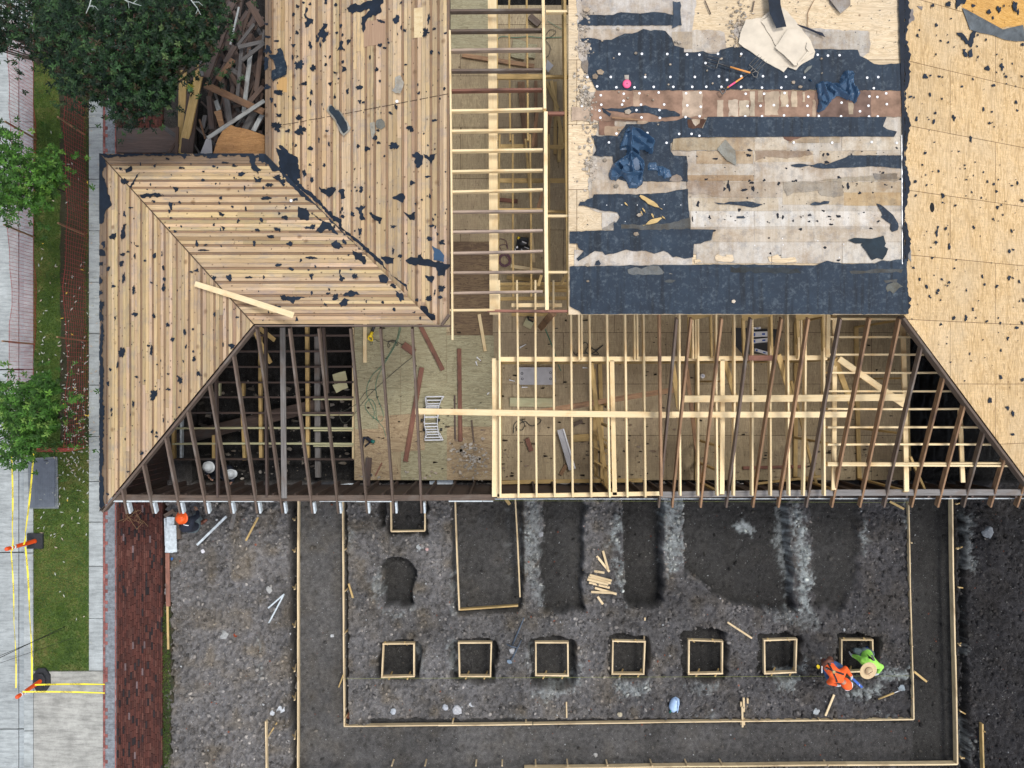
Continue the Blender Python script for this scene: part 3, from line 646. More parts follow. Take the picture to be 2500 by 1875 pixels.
# orange netting fences (upright, real mesh) with stakes
def net(a, b_, h, label, sagf=.03, cw=.085, ch=.05):
    A=Vector(a);B=Vector(b_); L_=(B-A).length; d=(B-A).normalized(); s_=d.cross(Vector((0,0,1)))
    t=thing('netting_fence',label,'safety netting',A,'orange netting fences on the verge')
    mb=MB(); n=int(L_/cw); off=lambda u,v: s_*(.04*math.sin(u*1.7)+.02*math.sin(u*5+v*4))+Vector((0,0,-.05*abs(math.sin(u*1.3))*v))
    P=lambda u,v: A+d*u+Vector((0,0,v))+off(u,v)
    m_=int(h/ch)
    for i in range(n+1):
        u=i*cw; pts=[P(u,h*k/4) for k in range(5)]
        for k in range(4): mb.box(pts[k],pts[k+1],.005,.004,up=s_)
    for j in range(m_+1):
        v=min(h,j*ch); st=max(1,int(L_/.4)); w_=.014 if j in (0,m_) else .0028
        for k in range(st): mb.box(P(L_*k/st,v),P(L_*(k+1)/st,v),w_,.003,up=s_)
    mb.build('net',M['netting'],t); return t
f1=net(W(84,90,.1),W(85,1090,.1),.98,'long orange safety netting fence standing on the kerb side of the verge',ch=.045)
f2=net(W(212,250,.08),W(212,1088,.08),.98,'long orange safety netting fence beside the footpath',ch=.10,cw=.10)
f3=net(W(98,1092,.08),W(212,1090,.08),.95,'short orange netting fence closing the verge above the vault lid')
for (px,py,f,lb) in ((92,342,f1,0),(86,580,f1,0),(86,840,f1,0),(208,330,f2,0),(208,574,f2,0),(210,833,f2,0),(150,1092,f3,0)):
    p=W(px,py,.05); q=p+Vector((rng.uniform(-.05,.02),rng.uniform(.0,.08),1.12)); board('stake',p,q,.04,.035,M['oldgold'],f,up=(0,1,0))
# ================================================================ THE HOUSE
house=thing('house','single-storey timber house being rebuilt, its roof half stripped to rafters, planks and torn felt','house',(0,0,0))
hr,he=4.24,2.55
zr=hr
apx=W(619,791,hr); apx2=W(2210,768,hr)            # hip apexes
eS=W(1250,1245,he).y; eN=W(400,375,he).y; eW=W(243,700,he).x
ridge0=Vector((apx.x,apx.y,hr)); ridge1=Vector((apx2.x,apx2.y,hr))
swc=Vector((eW,W(243,1249,he).y,he)); nwc=Vector((eW,eN,he))
P_W=Plane(ridge0,swc,nwc)
rw=W(1098,300,hr).x                                # ridge of the north wing
P_N=Plane(ridge0,Vector((rw,W(1098,791,hr).y,hr)),Vector((W(400,375,he).x,eN,he)))
wx=W(647,200,he).x
P_V=Plane(Vector((rw,0,hr)),Vector((rw,5,hr)),Vector((wx,3,he)))
P_S=Plane(ridge0,ridge1,Vector((0,eS,he)))
fx=W(2206,300,hr).x
P_E=Plane(Vector((fx,0,hr)),Vector((fx,4,hr)),Vector((fx+3.9,0,he)))
inner=W(650,375,he)        # valley foot
vtop=W(1062,791,hr)
ptop=9.0
def xy(v): return (v.x,v.y)
reg_W=[xy(nwc),xy(ridge0),xy(swc)]
wcorner=W(1098,765,hr)
reg_N=[xy(nwc),(wx,eN),xy(vtop),xy(ridge0)]
reg_V=[(wx,ptop),(rw,ptop),(rw,wcorner.y),(W(1075,791,hr).x,ridge0.y),xy(vtop),(wx,eN)]
def deck(name, plane, region, axis, stripes, wd, mat, parent, edge, cuts=(), darkw=.052):
    """planks run along `axis`; stripes = world positions of the dark narrow boards"""
    mb=MB(); a=0 if axis=='y' else 1
    lo=min(p[a] for p in region); hi=max(p[a] for p in region)
    S=sorted(stripes); spans=[]; cur=lo
    for s in S:
        if s-darkw/2>cur: spans.append((cur,s-darkw/2,0))
        spans.append((s-darkw/2,s+darkw/2,1)); cur=s+darkw/2
    if cur<hi: spans.append((cur,hi,0))
    for s0,s1,dk in spans:
        k=1 if dk else max(1,round((s1-s0)/wd)); q=(s1-s0)/k
        for i in range(k):
            u0,u1=s0+i*q+.003,s0+(i+1)*q-.003
            poly=halfplane(halfplane(region,*((-1,0,-u0) if a==0 else (0,-1,-u0))),*((1,0,u1) if a==0 else (0,1,u1)))
            if len(poly)<3: continue
            b_=1-a; l0=min(p[b_] for p in poly); l1=max(p[b_] for p in poly)
            c0=l0-rng.uniform(0,2.5); 
            while c0<l1:
                c1=c0+rng.uniform(1.8,4.2)
                if l1-c1<.5: c1=l1+1
                pp=halfplane(halfplane(poly,*((0,-1,-c0) if a==0 else (-1,0,-c0))),*((0,1,c1-.003) if a==0 else (1,0,c1-.003)))
                f=rng.uniform(.72,1.12); col=(f,f*rng.uniform(.94,1.02),f*rng.uniform(.84,1.02))
                if dk: f=rng.uniform(.40,.56); col=(f,f*.86,f*.80)
                mid=(u0+u1)/2
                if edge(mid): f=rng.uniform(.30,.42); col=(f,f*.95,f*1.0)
                if rng.random()<.04 and not dk: col=(col[0]*.72,col[1]*.66,col[2]*.62)
                if len(pp)>=3: mb.prism(pp,(lambda x,y,o=-.012 if dk else rng.uniform(-.003,.003): plane.z(x,y)+o),.02,col)
                c0=c1
    return mb.build(name,mat,parent)
def wxy(px,plane,axis,py=500):
    p=plane.hit(px,py) if axis=='y' else plane.hit(py,px); return p.x if axis=='y' else p.y
sW=[P_W.hit(x/3.16,900).x for x in (915,1005,1090,1180,1270,1365,1460,1555,1655,1755,1860)]+[P_W.hit(262,900).x]
sN=[P_N.hit(600,y).y for y in (402,441,459,478,497,515,534,566,599,619,655,689,722,745,768)]
sV=[P_V.hit(x,300).x for x in (665,716,735,773,810,831,859,893,915,945,983,1016,1052,1070,1094)]
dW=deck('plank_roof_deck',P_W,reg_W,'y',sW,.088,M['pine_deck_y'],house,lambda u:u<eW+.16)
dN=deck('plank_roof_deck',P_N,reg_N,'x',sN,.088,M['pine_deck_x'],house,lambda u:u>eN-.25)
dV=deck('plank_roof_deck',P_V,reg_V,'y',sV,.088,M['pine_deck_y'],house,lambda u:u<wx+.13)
dW['label']='west roof slope of vertical planks ending at the hip'; dN['label']='north roof slope of horizontal planks'; dV['label']='wing roof slope of vertical planks spotted with felt'
# skewed cut line over the wing deck, and patch boards
mb=MB()
for (a,b_) in (((225,1350),(1100,1190)),((1100,1190),(2020,1012))):
    p=P_V.hit(*ZA(*a)); q=P_V.hit(*ZA(*b_)); n=9
    for i in range(n):
        f0,f1_=i/n,(i+1)/n-rng.uniform(.0,.03); mb.box(p.lerp(q,f0)+P_V.n*.004+Vector((0,rng.uniform(-.006,.006),0)),p.lerp(q,f1_)+P_V.n*.004,.011,.004,up=P_V.n)
mb.build('saw_cut',plain('dark_gap',(.05,.03,.02),.9),dV)
def patch(plane, pts, name, mat, parent, col=(1,1,1), lift=.006, th=.006, rag=0, step=10, label=None):
    pts=ragged(pts,rag,step) if rag else pts
    mb=MB(); P=[plane.hit(*p) for p in pts]; mb.prism([(p.x,p.y) for p in P],lambda x,y:plane.z(x,y)+lift,th,col); o=mb.build(name,mat,parent)
    if label: o['label']=label
    return o
patch(P_V,[ZA(*p) for p in ((1640,90),(1735,80),(1738,402),(1642,410))],'new_patch_board',M['pine'],dV,label='pale new board let into the wing roof')
for i,x in enumerate((1098,1178,1256)): patch(P_V,[ZA(*p) for p in ((x,215+(2-i)*12),(x+78,205+(2-i)*8),(x+78,490-i*12),(x,512-i*12))],'bare_patch_board',timber('bare_board%d'%i,(.34,.21,.13),(.46,.31,.2),rnd=False,gr=(28,1,1)),dV)
patch(P_V,[ZA(*p) for p in ((155,930),(180,860),(215,835),(265,835),(268,1000),(170,985))],'golden_stain_board',timber('golden_bd',(.50,.29,.10),(.62,.39,.16),rnd=False,gr=(28,1,1)),dV,rag=1)
# ---- torn felt left on the planks
FN=[0]; NF=[0]
def felt_mesh(name, plane, polys, blobs, Z, parent, region=None, extra=0, bounds=None, lift=.006, colr=(1,1,1)):
    mb=MB(); allp=[]; cnt=[0]
    for pl in polys: allp.append(ragged([Z(*p) for p in pl],1.5,4.5))
    for (x,y,rx,ry) in blobs:
        c=Z(x,y); s=Z(x+rx,y+ry); 
        if rng.random()<.5: allp.append(blob(c[0]+rng.uniform(-.4,.4)*(s[0]-c[0]),c[1],(s[0]-c[0])*.75,(s[1]-c[1])*.8,jag=.4)); 
        allp.append(blob(c[0],c[1],(s[0]-c[0])*.86,(s[1]-c[1])*.88,jag=.45))
    for _ in range(extra):
        for t in range(50):
            x=rng.uniform(bounds[0],bounds[2]); y=rng.uniform(bounds[1],bounds[3]); p=plane.hit(x,y)
            if inpoly(p.x,p.y,region): break
        s=rng.choice([.8,1,1.2,1.6,2.4,3.2]); allp.append(blob(x,y,s*rng.uniform(.6,1.3),s*rng.uniform(.7,1.8),8,.35))
    for pl in allp:
        P=[(p.x,p.y) for p in (plane.hit(*q) for q in pl)]
        if region and len(region)==3 or region and plane is P_N:
            P2=clip_convex(P,list(region))
        else: P2=P
        f=rng.uniform(.75,1.2)
        if len(P2)<3: continue
        ar=abs(sum(P2[i][0]*P2[(i+1)%len(P2)][1]-P2[(i+1)%len(P2)][0]*P2[i][1] for i in range(len(P2))))/2
        FN[0]+=1; zo=lift+FN[0]*.00002
        if ar>.0125 and NF[0]<98:
            NF[0]+=1; one=MB(); one.prism(P2,lambda x,y:plane.z(x,y)+zo,.005,(colr[0]*f,colr[1]*f,colr[2]*f)); one.build('felt_remnant',M['felt'],parent)
        else: mb.prism(P2,lambda x,y:plane.z(x,y)+zo,.005,(colr[0]*f,colr[1]*f,colr[2]*f))
    if not mb.V: return None
    o=mb.build('felt_crumbs',M['felt'],parent); o['kind']='stuff'; return o
valley=[(150,20),(185,75),(215,120),(225,200),(245,270),(290,350),(350,420),(420,470),(490,530),(560,600),(620,670),(680,710),(700,760),(780,830),(850,890),(930,960),(1000,1030),(1080,1100),(1125,1150),(1210,1225),(1290,1290),(1310,1330)]
vw=[14,35,60,80,60,42,38,48,28,28,30,42,16,22,26,28,30,22,6,8,22,6]
def band(line, ws):
    L_=[];R_=[]
    for i,(x,y) in enumerate(line):
        a=line[max(0,i-1)];b_=line[min(len(line)-1,i+1)]; dx,dy=b_[0]-a[0],b_[1]-a[1]; l=math.hypot(dx,dy); nx,ny2=-dy/l,dx/l
        L_.append((x+nx*ws[i]*rng.uniform(.7,1.2),y+ny2*ws[i]*rng.uniform(.7,1.2))); R_.append((x-nx*ws[i]*rng.uniform(.7,1.2),y-ny2*ws[i]*rng.uniform(.7,1.2)))
    return L_,R_,line
vL,vR,vl_=band(valley,vw)
# valley strips: one half on each slope
felt_mesh('torn_felt',P_N,[vl_+vL[::-1],[(-30,88),(60,90),(110,130),(160,190),(235,310),(200,290),(150,235),(95,255),(60,190),(0,175),(-30,160)],[(25,100),(60,90),(150,180),(190,260),(150,235),(100,240),(60,180),(10,170)],[(325,570),(400,580),(430,640),(420,690),(340,690),(320,640)],[(440,620),(540,690),(620,720),(680,830),(650,810),(590,770),(540,800),(480,795),(520,740),(540,700),(480,660)],
 [(725,1365),(800,1320),(880,1360),(790,1380)],[(690,1440),(740,1395),(790,1410),(770,1450),(710,1475)],[(160,1370),(250,1380),(390,1385),(300,1410),(280,1445),(250,1415),(190,1410)],[(620,900),(670,870),(730,940),(690,955),(640,940)],[(815,970),(900,990),(930,1040),(930,1090),(880,1060),(840,1050)],[(1195,1320),(1270,1360),(1280,1410),(1250,1430),(1210,1380)],[(1045,1190),(1090,1175),(1140,1210),(1120,1260),(1060,1250)]],
 [(410,760,35,12),(455,750,25,28),(205,665,22,18),(135,770,30,12),(80,840,30,16),(250,905,28,20),(450,1030,45,14),(350,1055,16,16),(150,1095,28,14),(260,1130,25,15),(445,1195,18,28),(715,1210,25,30),(830,1195,28,25),(660,1385,30,30),(445,1350,14,22),(60,375,38,14),(140,300,30,20),(190,345,22,28),(40,495,38,12),(300,505,24,14),(740,885,20,22),(1180,1280,28,20),(570,1450,14,12),(140,1470,30,12),(600,1350,22,10),(700,1150,8,20),(800,1135,14,10),(1370,1520,18,8)],ZB,dN,reg_N,75,(270,400,1030,790))
felt_mesh('torn_felt',P_V,[vl_+vR[::-1],[(120,40),(190,62),(212,110),(260,105),(320,128),(325,190),(345,310),(318,320),(275,240),(258,265),(300,350),(340,400),(300,390),(230,300),(150,220),(150,120)],[(250,110),(320,130),(330,200),(310,260),(345,310),(320,320),(270,230),(255,180)],[(515,390),(560,405),(660,395),(650,440),(600,500),(570,460),(525,440)],[(695,415),(745,420),(750,490),(705,500)],[(835,580),(930,560),(900,620),(930,690),(880,680),(870,610)],[(965,620),(1030,650),(1080,670),(1070,700),(1010,690)],
 [(1350,100),(1400,80),(1450,150),(1420,220),(1395,225),(1370,160)],[(1455,90),(1500,120),(1570,90),(1520,190),(1490,140),(1460,130)],[(1170,490),(1250,450),(1290,480),(1260,540),(1220,510)],[(1270,615),(1340,640),(1380,615),(1370,690),(1330,690)],
 [(1290,1055),(1340,1020),(1400,1030),(1435,975),(1450,1040),(1540,1060),(1690,1090),(1690,1110),(1650,1140),(1640,1200),(1590,1195),(1565,1120),(1450,1100),(1400,1090),(1310,1085)],[(1070,1020),(1130,1020),(1190,1030),(1180,1080),(1110,1080)],[(1465,1190),(1550,1200),(1530,1260),(1490,1235)]],
 [(720,590,16,22),(725,660,20,16),(815,640,20,25),(890,410,22,25),(885,790,18,35),(1180,750,35,14),(1510,860,38,16),(1615,890,38,20),(1540,685,10,18),(1620,1305,30,28),(1500,1395,28,25),(1600,1385,22,16),(1555,1345,12,22),(1390,1410,18,14),(1345,355,25,20),(1240,1015,16,20),(560,195,15,18),(380,270,18,30),(435,45,20,18),(945,50,20,20),(1190,20,38,25),(430,195,18,10),(450,330,14,30),(1525,745,26,14),(1495,300,22,12),(1180,970,10,30),(1510,480,12,26)],ZB,dV,None)
felt_mesh('torn_felt',P_V,[[(915,90),(950,60),(1010,35),(1060,55),(1120,20),(1190,10),(1200,-200),(1320,-200),(1310,35),(1285,50),(1290,130),(1250,150),(1200,165),(1180,190),(1130,210),(1115,260),(1120,300),(1090,355),(1080,320),(1070,260),(1080,240),(1075,185),(1130,150),(1165,110),(1155,95),(1110,105),(1060,135),(1010,125),(975,150),(940,130)],
 [(470,75),(500,90),(495,120),(470,150),(490,190),(550,210),(550,245),(520,260),(500,290),(465,300),(460,250),(485,230),(465,190),(455,160),(465,120)],[(655,255),(705,260),(700,300),(670,320),(690,350),(720,345),(715,380),(690,390),(690,440),(660,465),(645,440),(660,410),(630,400),(610,450),(580,455),(590,425),(615,395),(600,370),(625,330),(650,300)],
 [(805,550),(850,440),(880,450),(865,490),(885,540),(850,540)],[(860,715),(900,725),(915,755),(865,780)]],
 [(385,70,28,18),(340,155,16,25),(375,355,20,28),(160,443,25,14),(340,492,25,20),(520,490,22,45),(935,450,25,28),(1450,210,38,45),(1800,200,18,55),(1765,350,40,55),(1855,315,20,15),(1980,360,18,15),(395,700,45,50),(550,740,28,45),(690,700,20,15),(455,905,30,28),(185,1000,50,35),(60,940,40,30),(535,995,18,35),(345,1060,20,38),(525,1110,12,38),(925,990,15,30),(1045,945,40,25),(1055,1100,22,18),(785,1050,15,18),(180,1250,28,30),(395,1270,35,32),(160,1370,60,50),(410,1410,50,45),(275,1415,28,20),(1600,1390,38,35),(1450,1155,18,25),(1390,1225,22,22),(1865,1300,30,14),(1220,1490,22,32),(1260,1540,22,18),(1435,1580,50,35),(1130,1605,25,22),(1040,1580,20,20),(615,1510,10,30),(520,1600,25,18),(870,670,15,20),(60,540,45,45),(50,690,35,60),(100,1080,25,25),(1235,750,25,20),(1280,230,45,20),(1830,565,20,20),(685,610,10,12),(825,850,16,12),(700,1415,18,12),(690,10,14,26),(40,260,22,14),(520,45,14,16),(850,280,14,22),(60,400,36,12),(1505,300,10,24),(1270,490,22,26),(1325,520,22,20),(365,1575,18,16),(1250,1410,20,14)],ZA,dV,reg_V,150,(655,0,1095,700))
ft=[(-3,-30),(60,20),(112,60),(115,128),(78,190),(82,240),(103,262),(120,330),(130,400),(152,440),(166,512),(140,530),(108,565),(95,620),(92,665),(48,680),(-8,680)]
felt_mesh('torn_felt',P_W,[ft,[(40,930),(80,920),(110,960),(110,985),(60,985),(40,965)],[(40,1040),(85,1040),(80,1075),(45,1078)],[(75,850),(100,845),(105,900),(85,915)],[(120,1090),(155,1085),(140,1125),(120,1125)],
 [(140,800),(210,765),(195,835),(150,825)],[(275,690),(305,680),(290,740),(298,790),(262,850),(250,790)]],
 [(280,280,22,30),(285,590,14,25),(350,530,20,10),(260,1055,22,25),(280,1190,16,45),(665,1200,18,20),(655,1290,20,25),(375,1310,18,40),(180,1270,20,15),(385,1535,30,18),(565,1545,18,20),(695,1630,18,20),(1135,1530,12,25),(1345,1560,20,10),(540,1235,12,12),(405,890,15,8),(570,985,15,30),(385,985,10,30),(270,970,20,20),(320,945,14,10),(965,1120,26,16),(640,965,8,24),(60,1220,18,40),(60,1330,26,30),(70,1450,22,60),(65,1560,30,40)],ZC,dW,reg_W,60,(262,420,600,1100))
felt_mesh('torn_felt',P_W,[[(772,60),(785,-60),(800,0),(798,120),(790,200),(803,330),(800,450),(795,520),(805,640),(800,760),(798,900),(803,1010),(790,1100),(800,1200),(800,1330),(810,1400),(768,1440),(766,1300),(770,1000),(768,700),(772,400),(768,200)]],
 [(940,190,24,35),(1170,180,14,35),(910,285,10,22),(855,325,12,15),(1330,90,14,20),(1425,35,12,18),(1500,245,14,18),(1790,145,26,20),(1530,355,18,20),(1390,405,22,28),(1300,475,18,12),(1185,515,30,38),(1030,585,12,25),(1175,800,10,14),(1095,970,14,14),(1385,615,14,10),(1055,380,14,8),(835,430,14,18),(1210,840,12,10),(865,670,8,12),(990,1110,14,8),(833,1283,12,10)],ZG,dW,reg_W,10,(262,800,420,1100))
felt_mesh('torn_felt',P_N,[[(-5,-20),(60,15),(120,30),(400,22),(950,22),(1400,10),(1480,18),(1560,50),(1500,60),(1460,45),(1300,40),(900,42),(400,42),(100,60)],[(295,170),(350,135),(360,160),(340,190),(305,200)],[(325,350),(380,260),(435,195),(410,240),(340,350)],[(435,405),(480,400),(560,395),(650,400),(610,430),(540,420),(480,440),(445,430)],[(740,335),(795,345),(790,370),(765,385)],[(1165,560),(1230,590),(1215,615),(1180,600)],[(1185,700),(1235,720),(1215,750)],[(1630,790),(1695,790),(1690,815),(1645,815)],[(1505,240),(1540,260),(1585,250),(1570,290),(1520,290)],[(1360,200),(1430,200),(1390,235),(1360,230)],[(1055,60),(1160,30),(1165,60),(1090,70)],[(1460,60),(1520,50),(1520,120),(1575,180),(1540,190),(1490,170)],[(1630,30),(1813,30),(1813,230),(1750,180),(1700,190),(1650,130)],[(1680,240),(1740,230),(1800,310),(1790,330),(1740,270)]],
 [(575,135,16,16),(690,70,20,14),(825,155,22,14),(1030,190,12,10),(1030,270,18,14),(300,280,24,26),(725,510,20,35),(710,560,10,20),(1360,655,20,16),(1540,740,24,18),(1720,735,32,12),(970,870,18,30),(1050,880,16,10),(1510,865,16,22),(1030,930,50,8),(1740,1070,28,16),(1270,1185,30,25),(1130,1190,20,22),(1465,1185,30,12),(1600,1185,12,16),(765,750,14,14),(710,720,12,12),(560,470,18,10),(855,50,18,25),(1130,140,20,10),(1320,130,25,15),(1620,440,40,14),(1660,315,35,16),(975,35,30,14),(1230,105,36,8),(250,165,12,14),(1790,1380,30,24),(1800,625,26,20)],ZC,dN,reg_N,40,(270,400,700,560))
# felt strip hanging over the west eave + hip trim lines
# eave trim / fascia / ridge pieces
board('fascia_board',(eW+.015,swc.y,he-.09),(eW+.015,eN,he-.09),.025,.14,M['grey_board'],house)
board('fascia_board',(eW+.03,eN-.015,he-.09),(wx-.03,eN-.015,he-.09),.025,.14,M['grey_board'],house)
board('fascia_board',(wx+.015,eN+.03,he-.09),(wx+.015,ptop,he-.09),.025,.14,M['grey_board'],house)
mb=MB(); a=P_W.hit(245,520)
for i in range(26):
    y0=nwc.y-i*.32; 
    if y0-.3<swc.y: break
    if rng.random()<.75: mb.box((eW-.012,y0,he-.03),(eW-.012,y0-rng.uniform(.12,.3),he-.03),.02,.02)
mb.build('drip_edge',M['grey_board'],house)
# dark lines of the hips
mb=MB()
for p,q in ((nwc,ridge0),): mb.box(Vector(p)+Vector((0,0,.006)),Vector(q)+Vector((0,0,.006)),.018,.01)
mb.build('hip_joint',plain('dark_joint',(.07,.045,.025),.9),house)
# north-wing end and ridge board (dark edge seen at the deck's lower rim)
RB=.10
board('ridge_board',ridge0+Vector((0.02,-.03,-RB)),Vector((W(1098,791,hr).x,ridge0.y-.03,hr-RB)),.03,.16,M['old'],house)
board('ridge_board',(rw-.02,wcorner.y+.05,hr-.12),(rw-.02,ptop,hr-.12),.04,.18,M['old'],house)
board('end_trim',(W(1078,791,hr).x,ridge0.y-.02,hr-.03),(rw-.01,wcorner.y-.02,hr-.03),.05,.12,M['old'],house)
# ---- hip rafters
def on_s(x,y): return P_S.z(x,y)
for a,b_ in ((ridge0,swc),):
    o=Vector((.035,-.035,-.07)); board('hip_rafter',Vector(a)+o,Vector(b_)+o+Vector((.04,.04,0)),.045,.16,M['old'],house)
se=Vector((fx+3.84,ridge1.y-3.84,P_S.z(0,ridge1.y-3.84)))
board('hip_rafter',ridge1+Vector((-.05,-.05,-.07)),se+Vector((-.05,-.05,-.07)),.05,.18,M['old'],house)
# ---- common rafters on the south slope
RL=[310,373,440,503,563,628,690,761,825,894,961,1030]; RRt=[1610,1642,1711,1774,1841,1901,1971,2034,2102,2164,2230,2294,2357,2423,2490]
mats_r=[M['old']]*3+[M['oldgold']]
RJ=[]
for i,px in enumerate(RL+RRt):
    left=i<len(RL); x=(px-1250)/1850*(CH-he)
    yb=W(px,1251 if left else 1237,he+.0).y
    if left:
        yt=ridge0.y-.06 if x>ridge0.x else ridge0.y-(ridge0.x-x)*(ridge0.y-swc.y)/(ridge0.x-swc.x)-.06
    else:
        yt=ridge1.y-.06 if x<ridge1.x else ridge1.y-(x-ridge1.x)-.06
    zt=P_S.z(x,yt)-.09; zb=P_S.z(x,yb)-.09
    tilt=rng.uniform(-.04,.04)
    m_=M['old'] if left or i%3==0 else M['oldgold']
    if px==1610: tilt=0
    r_=board('rafter',(x+rng.uniform(-.01,.01),yt,zt),(x+rng.uniform(-.015,.015),yb,zb),.042,.135,m_,house,rough=.0015)
    if left:
        # whitewashed tail on the soffit end
        y1=W(px,1224,he).y
        board('painted_tail',(x+.052,y1,P_S.z(x,y1)-.10),(x+.052,yb-.004,P_S.z(x,yb)-.10),.040,.125,M['white_paint'],r_)
    RJ.append((x,yt,yb))
board('rafter',W(1609,765,3.6),W(1614,1209,2.95),.05,.13,M['oldgold'],house)
# ---- south wall: plate, studs, siding
py_pl=-(1214-937.5)/1850*(CH-2.62)
xa,xb=W(275,1213,2.62).x,W(2530,1205,2.62).x
sw=board('wall_plate',(xa,py_pl+.0,2.60),(W(1208,1213,2.62).x,py_pl+.0,2.60),.125,.07,M['old'],house)
sw2=board('wall_plate',(W(1610,1213,2.62).x,py_pl+.05,2.58),(xb,py_pl+.10,2.58),.13,.07,M['grey_board'],house)
x=xa+.12
while x<xb:
    if not(-.35<x<.25) : 
        s_=board('wall_stud',(x,py_pl+.02,.42),(x,py_pl+.02,2.555),.045,.10,M['dark_board'],sw,up=(0,1,0))
    x+=.46
mb=MB(); xx=xa
while xx<W(1205,1213,2.6).x:
    l=rng.uniform(.6,1.6); l=min(l,W(1205,1213,2.6).x-xx)
    if rng.random()<.85: mb.box((xx,py_pl-.085,2.585),(xx+l-.01,py_pl-.085,2.585+rng.uniform(-.006,.006)),rng.uniform(.022,.034),.05)
    xx+=l
mb.build('white_frieze_strip',M['white_paint'],sw)
mb=MB()
for k in range(12): mb.box((xa,py_pl-.08,.45+k*.17),(xb,py_pl-.06,.45+k*.17),.02,.155)
mb.build('siding',M['white_paint'],sw)
mb=MB()
for k in range(11): mb.box((xa,py_pl-.045,.45+k*.185),(xb,py_pl-.025,.45+k*.185),.02,.18,(1,1,1))
mb.build('sheathing_boards',M['dark_board'],sw)
# left side: inner lining boards of the west wall, seen inside the dark corner
ww=board('wall_plate',(xa+.03,py_pl+.1,2.58),(xa+.03,2.5,2.58),.09,.07,M['old'],house)
mb=MB()
for k in range(36): mb.box((xa+.10,py_pl+.1+k*.12,.2),(xa+.10,py_pl+.1+k*.12,2.5),.11,.015,up=(1,0,0))
mb.build('lining_boards',M['dark_board'],ww)
# ---- crawl space floor framing at left
jh=.46
for y in (819,857,895,933,970,1008,1046,1084,1122):
    pt=W(863,y,jh); xl=max(W(420,y,jh).x,xa+.15)
    board('floor_joist',(xl,pt.y,jh-.07),(pt.x,pt.y,jh-.07),.045,.14,M['green_board'] if y>1040 and y<1100 else M['dark_board'],house)
for y in (970,1008,1046,1084):
    p=W(rng.choice([735,750,765]),y+3,jh+.01); q=W(862,y+3,jh+.01); board('sister_joist',(p.x,p.y-.02,jh-.05),(q.x,q.y-.02,jh-.05),.035,.12,M['green_board'],house)
for (x0,y0,x1,y1,w_,m_,nm) in ((750,794,752,1118,.085,'tan_board','floor_girder'),(636,815,638,1119,.075,'tan_board','floor_girder'),(775,815,777,1165,.13,'grey_board','floor_girder'),(593,1010,598,1124,.075,'tan_board','floor_girder'),(523,1062,523,1119,.07,'tan_board','blocking'),(444,1020,444,1117,.05,'white_paint','blocking'),(425,1050,425,1120,.07,'tan_board','blocking'),(534,935,534,966,.09,'green_board','blocking'),(595,935,594,970,.06,'tan_board','blocking'),(863,800,863,1122,.05,'pine','rim_joist')):
    board(nm,W(x0,y0,jh-.16 if nm=='floor_girder' else jh-.08),W(x1,y1,jh-.16 if nm=='floor_girder' else jh-.08),w_,.12,M[m_],house)
board('fallen_beam',W(425,1075,-.05),W(790,985,.15),.30,.18,M['dark_board'],house)
p=W(690,795,3.9); q=W(694,1215,2.72); board('ceiling_tie',W(690,800,2.74),W(694,1216,2.74),.11,.04,M['grey_board'],house)
board('brace',W(632,800,2.3),W(670,830,1.9),.09,.04,M['tan_board'],house,up=(.3,.2,1)); board('brace',W(622,810,2.3),W(660,885,1.2),.09,.04,M['tan_board'],house,up=(.3,.2,1))
board('ceiling_joist',W(649,800,2.6),W(653,1213,2.6),.045,.12,M['dark_board'],house); board('ceiling_joist',W(528,912,2.5),W(533,1213,2.6),.045,.12,M['dark_board'],house); board('ceiling_joist',W(790,800,2.6),W(800,960,2.6),.045,.12,M['dark_board'],house)
# ---- subfloor
sf=[W(865,794,.5),W(865,1172,.5),W(2235,1167,.5),W(2235,760,.5)]
mb=MB(); x0,y0,x1,y1=W(865,0,.5).x,W(0,1172,.5).y,W(2222,0,.5).x,ptop
mb.prism([(x0,y0),(x1,y0),(x1,y1),(x0,y1)],lambda x,y:.5,.02); sub=mb.build('subfloor',M['ply_floor'],house)
FPN=[0]
def fpatch(pts,c,name='loose_plywood',label=None,m_=None,z=.508,th=.01):
    FPN[0]+=1; z+=FPN[0]*.0007
    mb=MB(); P=[W(x,y,z) for x,y in pts]; mb.prism([(p.x,p.y) for p in P],lambda x,y:z,th,c); o=mb.build(name,m_,sub)
    if label:o['label']=label
    return o
M['ply_green']=plywood('green_plywood',(.30,.27,.16),(.46,.43,.28),(.33,.28,.17),seams=False,rot=R(90),dirt=.5,gl=(1.0,7,1))
M['ply_tan']=plywood('tan_plywood',(.33,.24,.14),(.50,.39,.24),(.26,.18,.1),seams=False,rot=R(90),dirt=.4,gl=(1.0,5,1))
M['ply_brown']=plywood('brown_plywood',(.14,.09,.05),(.27,.19,.10),(.10,.06,.04),seams=False,rot=R(90),dirt=.6,gl=(.9,8,1))
one=(1,1,1)
fpatch([(866,794),(978,794),(978,860),(866,860)],one,m_=M['ply_green']); fpatch([(866,821),(978,821),(978,1047),(866,1047)],(1,1,1),m_=M['ply_green'])
fpatch([(979,794),(1090,794),(1090,932),(979,932)],one,m_=M['ply_green']); fpatch([(1091,819),(1206,819),(1206,1041),(1091,1041)],one,m_=M['ply_green'],z=.516)
fpatch([(979,933),(1091,933),(1091,1172),(979,1172)],one,m_=M['ply_green']); fpatch([(866,1048),(920,1048),(978,1160),(978,1172),(866,1172)],one,m_=M['ply_tan'])
fpatch([(923,1016),(1036,1008),(1037,1099),(925,1106)],one,m_=M['ply_tan'],z=.520,th=.012); fpatch([(1091,1043),(1206,1043),(1206,1172),(1091,1172)],one,m_=M['ply_tan'])
